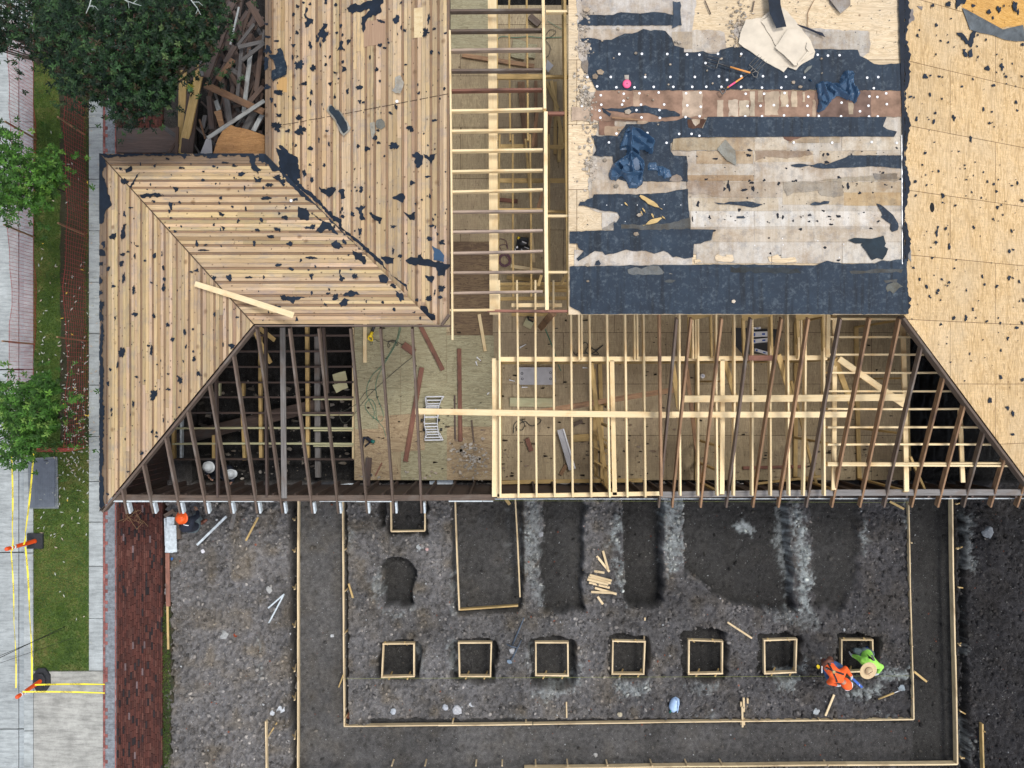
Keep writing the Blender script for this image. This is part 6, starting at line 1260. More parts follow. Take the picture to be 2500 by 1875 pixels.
# reciprocating saw
t=thing('power_saw','yellow and black corded power saw on the subfloor below the eave','power tool',W(857,838,.52))
q=lambda x,y,h=.58: W(*Zm(840,780,11.06)(x,y),h)
mb=MB(); mb.tube([q(760,330),q(720,430),q(700,480)],.03,10,radii=[.036,.04,.034]); mb.tube([q(715,400),q(655,470),q(650,520),q(720,570)],.02,8); mb.tube([q(735,420),q(765,500),q(765,570),q(715,575)],.018,8); mb.build('yellow_body',M['yellow'],t,True)
mb=MB(); mb.tube([q(750,340),q(800,210),q(830,150)],.03,10,radii=[.035,.036,.03]); mb.build('black_nose',M['black'],t,True)
mb=MB(); mb.tube([q(720,570,.54),q(700,620,.53),q(710,690,.53),q(755,680,.53),q(760,620,.53),q(740,585,.54)],.006,5); mb.build('cord_loop',M['black'],t)
def hose(name,label,Z,pts,r,mat,h=.53,cat='cable'):
    P=[W(*Z(*p),h) for p in pts]; out=[]
    for i in range(len(P)-1):
        p0=P[max(0,i-1)];p1=P[i];p2=P[i+1];p3=P[min(len(P)-1,i+2)]
        for k in range(6):
            u=k/6; out.append(.5*((2*p1)+(p2-p0)*u+(2*p0-5*p1+4*p2-p3)*u*u+(3*p1-p0-3*p2+p3)*u**3))
    out.append(P[-1]); mb=MB(); mb.tube(out,r,5); o=mb.build(name,M[mat],None,True); return tag(o,label,cat)
Zs=Zm(840,780,11.06)
hose('cable','dark power cord knotted between the yellow saw and the block',Zs,[(790,530),(850,540),(920,595),(1000,580),(1080,555),(1170,600),(1280,560),(1400,570),(1320,620),(1220,600),(1180,680),(1200,760),(1240,700),(1200,620),(1380,580),(1400,690),(1460,690),(1420,600),(1580,690)],.007,'hose_dark')
hose('air_hose','green air hose, the left strand of two, running down the plywood',ZL,[(1190,140),(1170,230),(1130,320),(1050,450),(980,520),(940,600),(935,680),(990,800),(980,870)],.006,'hose_green',cat='hose')
hose('air_hose','green air hose, the right strand of two, looping over the plywood',ZL,[(1200,140),(1165,270),(1080,420),(1010,560),(1010,680),(1060,820),(1040,880),(960,830),(920,760),(960,710),(1000,760),(1010,860),(1060,930),(1080,1000)],.006,'hose_green',cat='hose')
hose('air_hose','thin dark hose crossing from the subfloor into the crawl space',ZL,[(1290,380),(1180,470),(1100,540),(980,650),(900,740),(800,870),(750,890),(720,820),(780,790),(860,740),(930,650),(1000,640),(1010,700)],.006,'hose_dark',cat='hose')
hose('air_hose','green hose going from the roof corner to the interior wall',ZJ,[(640,150),(670,220),(700,300),(725,380),(745,430)],.012,'hose_green',cat='hose')
hose('air_hose','thin curved brown hose beside the studs of the corridor',ZE,[(1020,210),(1120,270),(1210,310)],.006,'hose_green',cat='hose')
hose('cable','dark cord looping over the upper corridor floor',ZE,[(1010,350),(1050,300),(1110,320),(1060,370),(1000,400),(1050,470),(1040,550),(1010,580)],.007,'hose_dark'); hose('air_hose','green hose lying across the upper corridor',ZE,[(520,400),(560,370),(700,380),(830,370),(960,380),(1200,375)],.008,'hose_green',cat='hose')
hose('cable','black cable loop on the plywood left of the metal profile',ZJ,[(425,850),(430,790),(470,760),(500,790),(480,830),(440,810),(500,770),(540,800),(590,790),(610,760),(570,750)],.010,'hose_dark')
hose('cable','black tangled cable under the joists near the felt edge',ZJ,[(830,300),(850,320),(900,240),(930,260),(910,300),(960,310),(1030,255),(980,290),(950,270),(1000,320),(900,310),(850,330)],.011,'hose_dark')
pts=[]
for k in range(60): a=k*.75; r_=58+12*math.sin(k*1.7); pts.append((590+r_*math.cos(a)*.95,975+r_*math.sin(a)*(1.0)))
pts+=[(560,880),(540,830),(600,820),(620,860),(600,780),(540,760),(520,800)]
hose('hose_coil','coiled purple hose beside the black compressor',ZF,pts,.008,'hose_purple',cat='hose')
# compressor
t=thing('air_compressor','black portable compressor with white handles in the corridor','compressor',W(*ZF(765,820),.52)); q=lambda x,y,h: W(*ZF(x,y),h)
mb=MB(); mb.tube([q(710,790,.72),q(830,800,.72)],.13,14,radii=[.12,.13]); mb.tube([q(700,860,.66),q(840,865,.66)],.09,12); mb.build('tank',M['black'],t,True)
mb=MB(); mb.tube([q(765,785,.90),q(810,805,.90)],.014,8); mb.tube([q(755,865,.85),q(785,885,.85)],.012,8); mb.tube([q(700,880,.7),q(695,860,.9)],.01,6); mb.tube([q(790,840,.87),q(835,860,.87)],.008,6); mb.build('handles',M['white'],t,True)
mb=MB(); mb.lathe(q(715,845,.86),[(0,.02),(.025,.02),(.025,0)],12); mb.build('gauge',M['white'],t); mb=MB(); mb.tube([q(725,765,.8),q(735,740,.8)],.03,10); mb.build('filter',M['yellow'],t,True)
# folded articulated ladder (aluminium): bundle of rungs
t=thing('folding_ladder','folded aluminium multi-joint ladder lying on the subfloor','ladder',W(932,1020,.52)); Zl=Zm(860,940,4.532)
R4=[((820,130),(1015,127),.64),((825,170),(985,168),.60),((830,208),(965,206),.62),((828,232),(962,230),.72),((815,252),(965,250),.62),((812,270),(955,270),.74),((798,355),(940,353),.74),((800,427),(938,425),.62),((805,460),(945,458),.74),((812,492),(950,490),.62),((820,520),(955,517),.74),((828,548),(960,545),.62),((812,580),(985,577),.62),((805,610),(1005,606),.62)]
for a,b_,h in R4: mb=MB(); mb.box(W(*Zl(*a),h),W(*Zl(*b_),h),.028,.028); mb.build('rung',M['metal'],t)
for k,pts in enumerate((((815,125),(830,200),(805,300),(795,420),(815,520),(805,612)),((1018,125),(968,200),(962,300),(940,420),(960,520),(1010,610)),((808,135),(822,250),(800,340),(800,450),(830,545),(800,600)),((1000,125),(950,260),(945,340),(942,450),(955,545),(985,600)))):
    mb=MB(); 
    for i in range(len(pts)-1): mb.box(W(*Zl(*pts[i]),.56+.1*(k//2)),W(*Zl(*pts[i+1]),.56+.1*(k//2)),.014,.06)
    mb.build('side_rail',M['metal'],t)
for a in ((770,390),(960,388),(795,265),(975,262),(795,495),(985,492)):
    mb=MB(); c=W(*Zl(*a),.64); mb.tube([c-Vector((.025,0,0)),c+Vector((.025,0,0))],.035,12); mb.build('hinge',M['black'],t,True)
# nail gun / impact tool teal
t=thing('nail_gun','teal and navy power nailer on the plywood at the left rafters','power tool',W(*Zl(170,620),.52)); q=lambda x,y,h=.58: W(*Zl(x,y),h)
mb=MB(); mb.tube([q(165,590),q(215,620),q(245,632)],.04,12,radii=[.045,.045,.038]); mb.build('motor_body',M['navy_cloth'],t,True); mb=MB(); mb.tube([q(212,618,.585),q(246,634,.585)],.044,12); mb.build('teal_cap',M['teal'],t,True)
mb=MB(); mb.tube([q(165,590),q(130,580),q(115,640),q(112,680)],.028,8,radii=[.035,.03,.03,.02]); mb.tube([q(200,630,.55),q(140,680,.55)],.02,8); mb.build('magazine',M['navy_cloth'],t,True)
# dark nailer near the wing corner
t=thing('nail_gun','black pneumatic nailer beside the green-grey offcut','power tool',W(*ZF(840,1570),.52)); q=lambda x,y,h=.60: W(*ZF(x,y),h)
mb=MB(); mb.tube([q(825,1545),q(830,1580),q(880,1600)],.02,8); mb.tube([q(830,1550),q(885,1560)],.015,8); mb.build('body',M['black'],t,True)
# grey plastic step with four loops
t=thing('moulded_panel','grey moulded plastic panel with four round handles on the subfloor','plastic panel',W(1313,916,.52)); mb=MB()
c=[ZJ(460,405),ZJ(690,405),ZJ(705,425),ZJ(708,505),ZJ(690,524),ZJ(470,524),ZJ(455,505),ZJ(452,425)]; P=[W(*p,.60) for p in c]; mb.prism([(p.x,p.y) for p in P],lambda x,y:.60,.08); mb.build('panel',M['greyplastic'],t)
for a in ((482,447),(674,442),(484,484),(675,484)): mb=MB(); p=W(*ZJ(*a),.603); mb.lathe(p,[(.018,0),(.024,.006),(.030,0)],14); mb.build('round_handle',M['black'],t)
# gutter piece
t=tb('metal_profile','long grey folded metal profile lying under the joists','metal profile',W(*ZJ(742,825),.62),W(*ZJ(822,1095),.62),.17,.03,'greyplastic')
board('profile_lip',W(*ZJ(762,823),.66),W(*ZJ(840,1088),.66),.03,.04,M['white'],t)
# boxes of tubes
t=thing('nail_box_pile','white and blue cartons on a black mat under the roof edge','cartons',W(*Zm(1680,760,4.536)(790,290),.52)); Zc=Zm(1680,760,4.536)
mb=MB(); P=[W(*Zc(*p),.53) for p in ((480,180),(1020,200),(1030,320),(950,390),(850,470),(600,470),(530,390),(480,260))]; mb.prism([(p.x,p.y) for p in P],lambda x,y:.53,.01); mb.build('black_mat',M['black'],t)
for a,b_,w_ in (((690,190),(800,186),.05),((700,258),(890,250),.125),((700,335),(895,315),.10),((735,425),(890,470),.07)):
    o=board('carton',W(*Zc(*a),.60),W(*Zc(*b_),.60),w_,.08,M['white'],t); A=W(*Zc(*a),.643);B=W(*Zc(*b_),.643); board('blue_label',A.lerp(B,.1),A.lerp(B,.22),w_*.6,.004,M['blue'],o); board('blue_label',A.lerp(B,.62),A.lerp(B,.80),w_*.35,.004,M['blue'],o)
q=W(*Zm(1680,760,4.536)(158,717),.55); mb=MB(); mb.lathe(q,[(.012,.03),(.055,.03),(.055,0)],18); o=mb.build('tape_roll',M['white'],None,True); tag(o,'white tape roll on the floor between joists','tape roll'); mb=MB(); mb.lathe(q,[(0,.032),(.014,.032)],12); mb.build('core',M['blue'],o)
for i,(Z,a,b_) in enumerate(((ZJ,(180,340),(205,362)),(ZJ,(172,370),(180,395)),(ZJ,(470,272),(510,250)),(ZJ,(400,492),(435,500)),(ZJ,(485,540),(520,540)),(ZJ,(895,408),(925,410)),(ZJ,(250,585),(262,575)),(ZJ,(170,690),(182,690)))):
    mb=MB(); A=W(*Z(*a),.54);B=W(*Z(*b_),.54); mb.tube([A,B],.012,8,radii=[.016,.008]); mb.tube([A-Vector((.015,0,0)),A+Vector((.015,0,0))],.02,8); tag(mb.build('plastic_fastener',M['white'],None,True),'small white plastic fastener dropped on the subfloor','fastener','white fasteners on the subfloor')
# plaster crumbs on the floor
mb=MB()
for k in range(230):
    x=rng.gauss(1150,24); y=rng.gauss(1120,22); s=rng.choice([.006,.01,.014,.02,.03,.045]); 
    if k>190: x=rng.uniform(870,1200); y=rng.uniform(1150,1170)
    p=W(x,y,.53); b_=blob(p.x,p.y,s,s*.8,6,.3); g_=rng.uniform(.75,1.2); mb.prism(b_,lambda a,c:.53+s*.4,.02,(g_,g_,g_))
o=mb.build('plaster_crumbs',M['fibre']); tag(o,'white broken plaster crumbs heaped on the subfloor','plaster crumbs',kind='stuff')
# wood scraps / debris in the dark crawl space & along the south wall
mb=MB()
for k in range(420):
    x=rng.uniform(430,860) if k<250 else rng.uniform(870,2250); y=rng.uniform(930,1170) if k<250 else rng.uniform(1172,1200); p=W(x,y,-.2); s=rng.choice([.01,.015,.02,.04,.06]); b_=blob(p.x,p.y,s*rng.uniform(.6,1.8),s*.7,6,.3); g_=rng.uniform(.1,.75); z_=gz(p.x,p.y)+.05; mb.prism(b_,lambda a,c,z_=z_:z_,.02,(g_,g_,g_))
o=mb.build('crawl_space_rubble',M['fibre']); tag(o,'pale rubble crumbs in the dark crawl space below the joists','rubble',kind='stuff')
fl('old_sash','white painted window sash fragment lying at the south wall','window sash',ZL(1420,1365),ZL(1600,1352),.16,.03,'white_paint',h=.2); fl('old_sash','white framed dark panel under the left rafters','panel',ZL(520,1405),ZL(720,1380),.28,.02,'black',h=.15)
board('frame_strip',W(*ZL(500,1390),.20),W(*ZL(830,1362),.20),.03,.03,M['white_paint'],bpy.data.objects['old_sash.001'])
mb=MB()
for k in range(520):
    x=rng.uniform(1215,2210) if k<420 else rng.uniform(870,1215); y=rng.uniform(780,1168) if rng.random()<.6 else rng.gauss(1120,40)
    if y>1168: continue
    p=W(x,y,.53); s=rng.choice([.006,.01,.014,.022,.035]); b_=blob(p.x,p.y,s*rng.uniform(.8,2.4),s*.6,6,.3); g_=rng.choice([.05,.08,.12,.2,.6]); mb.prism(b_,lambda a,c,z_=.53+rng.uniform(.001,.01):z_,.008,(g_,g_*.85,g_*.75))
o=mb.build('wood_chips',M['fibre']); tag(o,'dark bark bits, chips and dirt littered over the subfloor','wood chips',kind='stuff')
# ---- small white scraps in the crawl space / beside wall and hats -> people below
# ================================================================ FORMWORK ON THE SITE
def form_line(label,pts,w_,hgt,top,mat='stake',seg=2.4,stakes=(),side=1,group=None):
    P=[W(*p,top) for p in pts]; t=thing('form_board_line',label,'form board',(P[0].x,P[0].y,0),group)
    for i in range(len(P)-1):
        A,B=P[i],P[i+1]; L_=(B-A).length; n=max(1,round(L_/seg)); s_=(B-A).normalized().cross(Vector((0,0,1)))
        for k in range(n):
            a=A.lerp(B,k/n)+s_*rng.uniform(-.004,.004); b_=A.lerp(B,(k+1)/n)+s_*rng.uniform(-.004,.004); board('form_board',(a.x,a.y,top-hgt/2),(b_.x,b_.y,top-hgt/2),w_,hgt,M[mat],t,rough=.0015)
    for (x,y,dx,dy) in stakes:
        p=W(x,y,top); board('stake',(p.x+dx*.01,p.y-dy*.01,top-.45),(p.x,p.y,top+.04),.035,.02,M[mat],t,up=(0,1,0)); 
        if abs(dx)+abs(dy)>0: board('kicker',(p.x,p.y,top-.03),(p.x+dx*.012,p.y-dy*.012,top-.22),.03,.02,M['tan_board'],t)
    return t
form_line('long pine form board line at the left of the footing trench',[(728,1218),(727,1560),(726,1905)],.036,.14,.10,stakes=[(720,y,-10,0) for y in (1270,1347,1438,1530,1638,1708,1803)])
form_line('inner pine form board line, L-shaped, left side and lower left',[(836,1218),(838,1560),(840,1774),(1300,1769)],.027,.14,.10,stakes=[(842,y,4,0) for y in (1342,1443,1545,1752)]+[(1105,1764,2,-6),(1284,1762,0,-4)])
form_line('inner pine form board line along the lower right and up the right side',[(1302,1769),(1760,1762),(2231,1757),(2229,1640),(2222,1400),(2219,1225)],.024,.13,.10,'stake',stakes=[(2226,1577,8,0),(2224,1325,5,0),(2228,1705,10,10),(2000,1756,0,-4)])
form_line('outer right form board line beyond the dark trench',[(2326,1208),(2328,1400),(2333,1600),(2338,1866)],.036,.16,.12,'stake',stakes=[(2334,1231,24,0),(2336,1340,22,0),(2340,1434,20,6),(2342,1575,14,2),(2344,1736,22,14),(2346,1850,18,10)])
form_line('outer lower form board line along the bottom edge',[(1280,1877),(1800,1871),(2338,1866)],.036,.16,.12,'stake',stakes=[(x,1868,0,0) for x in (957,1038,1162,1226,1308,1386,1483,1592,1678,1764,2021)])
form_line('short form board standing at the lower left corner',[(648,1762),(650,1905)],.035,.12,.18,'stake',stakes=[(655,1798,12,-20)])
form_line('short form board with a cross stake at the lower right corner',[(2399,1768),(2403,1905)],.04,.12,.18,'tan_board',stakes=[(2402,1785,14,10)])
form_line('left and lower boards of the big rectangular form',[(1111,1218),(1121,1490)],.035,.14,.10); form_line('nearly level lower board closing the big rectangular form',[(1123,1489),(1265,1479)],.04,.12,.06,'tan_board'); form_line('right board of the big rectangular form',[(1258,1218),(1270,1458)],.035,.14,.10)
t=form_line('three-sided form under the rafter tails',[(954,1218),(955,1298),(1037,1296),(1038,1218)],.035,.12,.09)
FL=['first square footing form from the left','second square footing form from the left','third square footing form from the left','fourth square footing form, under the upright stick','fifth square footing form in a wide dark pit','sixth square footing form, last empty one on the right','square footing form where the two workers crouch']
for i,(a,b_,c,d) in enumerate(PF):
    j=[rng.uniform(-2,2) for _ in range(8)]; top=.06; mt='stake'
    Q=[(a+j[0]+2,b_+j[1]+1),(c+j[2]-2,b_+j[3]+1),(c+j[4]-2,d+j[5]-1),(a+j[6]+2,d+j[7]-1)]
    P=[W(*q,top) for q in Q]; t=thing('footing_form',FL[i],'footing form',((P[0].x+P[2].x)/2,(P[0].y+P[2].y)/2,0),'square footing forms')
    for k in range(4):
        A,B=P[k],P[(k+1)%4]; d_=(B-A).normalized(); e=.02 if k%2==0 else -.02
        board('form_board',(A-d_*e)+Vector((0,0,-.06)),(B+d_*e)+Vector((0,0,-.06)),.034,.13,M[mt],t,rough=.0015)
    for (fx_,yy,s_) in ((.22,d+2,1),(.78,d+2,1)):
        x=a+(c-a)*fx_; board('stake',W(x+8,yy-16,-.30),W(x,yy+2,top+.03),.035,.03,M['tan_board'],t,up=(1,0,0))
    if i in (0,3,4,5,6):
        for fx_ in (.1,.7): x=a+(c-a)*fx_; board('stake',W(x+6,b_+3,-.25),W(x,b_-3,top+.02),.035,.03,M['tan_board'],t,up=(1,0,0))
# string lines
for pts,l in ((((838,1657),(2225,1650)),'thin yellow-green string line stretched over the square forms'),(((1150,1222),(2230,1227)),'thin green string line stretched along the south wall')):
    mb=MB(); A=W(*pts[0],.14 if 'over' in l else .2); B=W(*pts[1],.14 if 'over' in l else .2); mb.tube([A,A.lerp(B,.5)-Vector((0,0,.01)),B],.0022,4); tag(mb.build('string_line',plain('string',(.38,.42,.12),.8)),l,'string line')
tb('marker_stake','yellow taped stake at the left end of the string line','stake',W(827,1677,-.1),W(838,1648,.22),.03,.03,'tan_board',up=(1,0,0))
# loose sticks on the soil
def gs(label,a,b_,w_=.045,t=.03,mat='stake',up=.03,group=None,name='loose_stick'):
    return tb(name,label,'stick',G(a[0],a[1],up),G(b_[0],b_[1],up),w_,t,mat,group,rough=.001)
gp_='pale stakes piled between the trenches'
for k,(a,b_,l) in enumerate((((632,388),(706,480),'left of the two crossed stakes above the stake pile'),((668,355),(700,470),'right of the two crossed stakes above the stake pile'),((548,466),(676,487),'single stake lying just above the stake pile'),((588,500),(720,535),'topmost stake in the pile'),((580,512),(715,550),'second stake from the top in the pile'),((575,527),(700,558),'third stake from the top in the pile'),((585,545),(708,577),'fourth stake from the top in the pile'),((620,578),(750,615),'lower crossed stake of the pile, slanting more'),((598,602),(730,608),'lowest level stake of the pile'),((636,630),(668,675),'short greyish stub below the stake pile'))):
    gs(l,ZM(*a),ZM(*b_),.055,.03,'stake',.05+.02*(k%3),gp_)
gs('upright pale stake standing over the fourth square form',ZM(920,757),ZM(915,890),.04,.03,'stake',.06); gs('pale stake lying slanted between the fifth and sixth form',ZM(1415,784),ZM(1562,880),.045,.03,'stake',.05)
gs('small pale stick left of the lower form board middle',ZM(449,1262),ZM(451,1357),.035,.03,'stake',.05)
for k,(x,y0,y1,l) in enumerate(((1496,1262,1398,'left of the bundled pale stakes by the lower form board'),(1512,1236,1400,'middle of the bundled pale stakes by the lower form board'),(1535,1240,1388,'right of the bundled pale stakes by the lower form board'),(1503,1290,1412,'lowest of the bundled pale stakes by the lower form board'))): gs(l,ZM(x,y0),ZM(x+3,y1),.045,.03,'stake',.08+.012*k,'bundled stakes by the lower form board')
gs('pale stake lying below the orange clad worker',ZN(580,1218),ZN(528,1345),.05,.03,'stake',.06); gs('greyish stake sticking out over the dark right trench',ZN(1060,1080),ZN(1135,1140),.05,.03,'tan_board',.10); gs('short pale stick in the inner area left of the shallow pit',ZO(617,552),ZO(643,638),.045,.03,'tan_board',.05)
gs('thin yellow stick left of the west form boards',ZU(1548,155),ZU(1475,295),.045,.03,'tan_board',.06); gs('weathered grey board below the rafter tails','' or ZU(1420,70),ZU(1385,225),.10,.03,'grey_board',.10,name='loose_board'); gs('white painted pole with a wooden tip below the rafter tails',ZU(1358,150),ZU(1183,320),.055,.04,'white_paint',.12,name='painted_pole')
gs('thin board leaning at the right end of the wall',ZN(915,60),ZN(1000,105),.05,.03,'tan_board',.3)
gs('upper arm of the bent white plastic strip',ZU(1705,615),ZU(1608,700),.035,.01,'white_paint',.05); gs('lower arm of the bent white plastic strip',ZU(1703,618),ZU(1612,790),.035,.01,'white_paint',.06)
gs('pale chip of wood hanging near the big rectangular form',ZM(85,45),ZM(110,78),.08,.02,'tan_board',.12)
# boards along the brick path
tb('painted_board','wide white painted board lying on the edge of the brick path','board',W(417,1262,.18),W(413,1349,.18),.19,.04,'white_paint'); tb('painted_board','second narrower white board overlapping the wide one','board',W(422,1282,.21),W(424,1348,.21),.16,.03,'white_paint')
tb('loose_board','dark brown board beside the white painted boards','board',W(428,1250,.15),W(438,1316,.15),.11,.04,'old'); tb('loose_board','long brown edging board between brick path and soil','board',W(409,1350,.14),W(411,1480,.13),.10,.04,'red_board'); tb('loose_board','thin faded edging board continuing beside the brick path','board',W(409,1480,.12),W(411,1585,.12),.05,.03,'tan_board'); tb('loose_board','narrow white strip left of the white painted boards','board',W(403,1265,.15),W(405,1332,.15),.04,.03,'white_paint')
tb('loose_board','rusty brown board pointing at the orange hard hat','board',W(402,1260,.16),W(425,1246,.2),.09,.03,'old')
# jug / bag, crumpled things
t=thing('plastic_jug','pale blue plastic jug with green cap lying above the lower form board','jug',G(1645,1720,0)); q=lambda x,y,h: G(*ZM(x,y),h)
mb=MB(); mb.tube([q(1085,1320,.06),q(1090,1300,.08),q(1100,1265,.08),q(1105,1245,.07),q(1102,1232,.05)],.08,14,radii=[.05,.115,.12,.09,.02]); mb.build('jug_body',M['paleblue'],t,True)
mb=MB(); mb.tube([q(1078,1312,.10),q(1069,1326,.08)],.022,10); mb.build('cap',M['teal'],t,True); mb=MB(); mb.tube([q(1105,1240,.15),q(1122,1262,.18),q(1120,1300,.16),q(1115,1325,.1)],.014,6); mb.build('handle',M['paleblue'],t,True)
rock(698-12,1346,.05,(.80,.80,.85),name='crumpled_cup',label='small crumpled white cup on the soil below the painted pole',cat='cup'); bpy.data.objects['crumpled_cup'].location=G(495,1346,.04)
rock(420,1365,.04,(.08,.22,.55),name='drink_can',label='small blue and white can beside the brown edging board',cat='can')
# pickaxe & shovels
t=thing('pickaxe','blue-grey steel pickaxe lying between the second and third square form','pickaxe',G(1258,1560)); mb=MB(); q=lambda x,y,h=.06:G(*ZM(x,y),h)
mb.tube([q(195,757),q(160,840),q(125,920)],.017,8); mb.build('handle',plain('steel_blue',(.06,.085,.12),.5,.3,10),t,True); mb=MB(); mb.tube([q(180,890),q(145,960),q(120,1010)],.016,8,radii=[.01,.018,.016]); mb.tube([q(90,915),q(120,930),q(155,938)],.016,8,radii=[.008,.02,.01]); mb.build('head',bpy.data.materials['steel_blue'],t,True)
mb=MB(); p=q(108,1022,.08); mb.prism(blob(p.x,p.y,.07,.05,8,.1),lambda x,y:p.z,.03); mb.build('blade',plain('blade_blue',(.13,.19,.26),.5,.2,10),t)
t=thing('shovel','long handled shovel half buried right of the crouching workers','shovel',G(2165,1690)); q=lambda x,y,h=.07:G(*ZN(x,y),h)
mb=MB(); mb.tube([q(845,1245),q(940,1208)],.022,8); mb.build('wood_grip',M['tan_board'],t,True); mb=MB(); mb.tube([q(935,1210),q(985,1190)],.012,8); mb.build('shank',M['metal'],t,True); mb=MB(); p=q(988,1180,.03); mb.prism(blob(p.x,p.y,.10,.07,10,.08),lambda x,y:p.z,.01); mb.build('blade',plain('shovel_blade',(.20,.24,.27),.6,.3,10,metal=.4),t)
mb=MB()
for _ in range(16):
    p=W(330+rng.uniform(-25,25),1255+rng.uniform(-10,25),.15); mb.tube([p,p+Vector((rng.uniform(-.15,.15),rng.uniform(-.15,.15),.05)),p+Vector((rng.uniform(-.25,.25),rng.uniform(-.3,.1),.02))],.006,4)
tag(mb.build('dry_vines',M['wirebrown']),'tangle of dry brown vines below the roof corner','dry vines',kind='stuff')
# ================================================================ TREES
def tree(label, outline, hz, base, n, leafL, pal, seed, trunk_r, kind='magnolia_tree', lean=None):
    r=random.Random(seed); rn=np.random.RandomState(seed); bx=W(*base,0); t=thing(kind,label,'tree',(bx.x,bx.y,.05),'trees along the verge')
    xs_=[p[0] for p in outline]; ys_=[p[1] for p in outline]; cx=sum(xs_)/len(xs_); cy=sum(ys_)/len(ys_); hm=hz
    top=W(cx,cy,hm*.6); mb=MB(); mb.tube([bx,bx.lerp(top,.5)+Vector((r.uniform(-.1,.1),r.uniform(-.1,.1),0)),top],trunk_r,8,radii=[trunk_r,trunk_r*.75,trunk_r*.45])
    lp=[]; poly=outline; R_=max(max(xs_)-min(xs_),max(ys_)-min(ys_))/2
    def edge(x,y): return min(_sd(x,y,poly[i],poly[(i+1)%len(poly)]) for i in range(len(poly)))
    cl=[]; 
    ncl=max(14,n//34)
    while len(cl)<ncl:
        x=r.uniform(min(xs_),max(xs_)); y=r.uniform(min(ys_),max(ys_))
        if inpoly(x,y,poly): e=min(1,edge(x,y)/(R_*.55)); cl.append((x,y,hm*(.50+.38*e**.6)*r.uniform(.86,1.08),r.uniform(.22,.42)))
    for c in cl[::2]:
        e=W(c[0],c[1],c[2]-.15); s_=top-Vector((0,0,r.uniform(.1,hm*.3))); m_=s_.lerp(e,.5)+Vector((0,0,-.1)); mb.tube([s_,m_,e],.02,5,radii=[trunk_r*.3,trunk_r*.16,.012])
    mb.build('trunk',M['bark'],t,True)
    V=[];F=[];C=[]
    k=0;tries=0
    while k<n and tries<n*8:
        tries+=1
        c=cl[r.randrange(len(cl))]; u=r.gauss(0,.5); v=r.gauss(0,.5); q=W(c[0],c[1],c[2]); zz=c[2]+c[3]*(.55-.9*(u*u+v*v)) + r.uniform(-.25,.1)
        if r.random()<.30: zz-=r.uniform(.2,.9)
        p=Vector((q.x+u*c[3]*1.5,q.y+v*c[3]*1.5,max(.6,zz))); kk=1850/(CH-p.z); px,py=1250+p.x*kk,937.5-p.y*kk
        if not inpoly(px,py,poly) and r.random()<.85: continue
        # leaf rosette
        ax=Vector((u*.5+r.gauss(0,.28),v*.5+r.gauss(0,.28),1)).normalized(); s_=ax.orthogonal().normalized(); t_=ax.cross(s_); m=r.randrange(6,10); ph=r.uniform(0,6.28); base_=pal[min(len(pal)-1,int(abs(r.gauss(0,.42))*len(pal)))]; fl_=r.uniform(.65,1.35)
        for j in range(m):
            a=ph+j*2.4; L_=leafL*r.uniform(.65,1.15); d=(s_*math.cos(a)+t_*math.sin(a)); up=r.uniform(.05,.75); d=(d*(1-up*.5)+ax*up).normalized(); w_=ax.cross(d).normalized()*L_*r.uniform(.16,.24); o=p+ax*.01*j; i0=len(V); mid=o+d*L_*.5-ax*L_*.02; dr=-ax*L_*r.uniform(.0,.15)
            V+=[tuple(o),tuple(mid-w_+ax*L_*.05),tuple(o+d*L_+dr),tuple(mid+w_+ax*L_*.05),tuple(mid)]; F+=[(i0,i0+1,i0+4),(i0+1,i0+2,i0+4),(i0+2,i0+3,i0+4),(i0+3,i0,i0+4)]; f=fl_*r.uniform(.75,1.25); c_=(base_[0]*f,base_[1]*f,base_[2]*f); C+=[c_]*4
        k+=1
    mesh('crown',V,F,M['leaf'],t,C); return t
pa=[(.009,.024,.012),(.013,.034,.014),(.022,.055,.018),(.036,.085,.026),(.040,.028,.014),(.075,.12,.04)]
pbr=[(.030,.085,.012),(.045,.125,.016),(.065,.165,.022),(.10,.21,.03),(.15,.25,.05)]
big=tree('big dark evergreen tree with bronze-backed leaves covering the top left corner',[(-60,-60),(-60,120),(10,130),(25,105),(55,100),(80,150),(120,165),(140,215),(160,240),(200,232),(250,250),(275,280),(300,312),(335,310),(350,285),(395,270),(425,240),(432,200),(445,175),(475,160),(515,150),(535,95),(552,50),(560,-60)],6.2,(230,60),6000,.085,pa,21,.16)
t2=tree('small bright green tree over the netting, upper left edge',[(-40,310),(20,312),(45,335),(55,368),(110,372),(145,355),(152,400),(150,440),(132,475),(140,500),(120,520),(85,522),(55,510),(25,530),(-40,545)],4.3,(30,430),1000,.095,pbr,22,.06,'young_magnolia_tree')
t3=tree('small bright green tree above the vault lid, left edge',[(-40,920),(15,925),(50,950),(78,925),(105,900),(130,920),(142,965),(140,1010),(128,1050),(100,1075),(82,1105),(80,1130),(50,1145),(15,1140),(-40,1155)],4.3,(35,1030),1250,.095,pbr,23,.06,'young_magnolia_tree')
def twig(label,pts,h,br,parentlabel=None):
    mb=MB(); P=[W(*p,h) for p in pts]; mb.tube(P,.02,5,radii=[.012-.008*i/(len(P)-1) for i in range(len(P))])
    for a,b_,c in br: A=P[a];B=W(*b_,h+.05); mb.tube([A,A.lerp(B,.5)+Vector((.02,.03,0)),B],.01,4,radii=[.007,.005,.003])
    return mb
for i,(pts,br) in enumerate(((((235,-40),(222,0),(218,15),(212,28),(210,33)),((2,(240,25),0),(2,(228,20),0),(1,(205,-10),0))),(((290,-30),(305,0),(325,8),(345,14)),((1,(315,20),0),(2,(335,2),0))),(((455,-20),(470,5),(482,20),(490,36)),((1,(495,14),0),(2,(478,34),0)))),):
    mb=twig('',pts,6.35,br); mb.build('dead_twig',M['twig'],big)
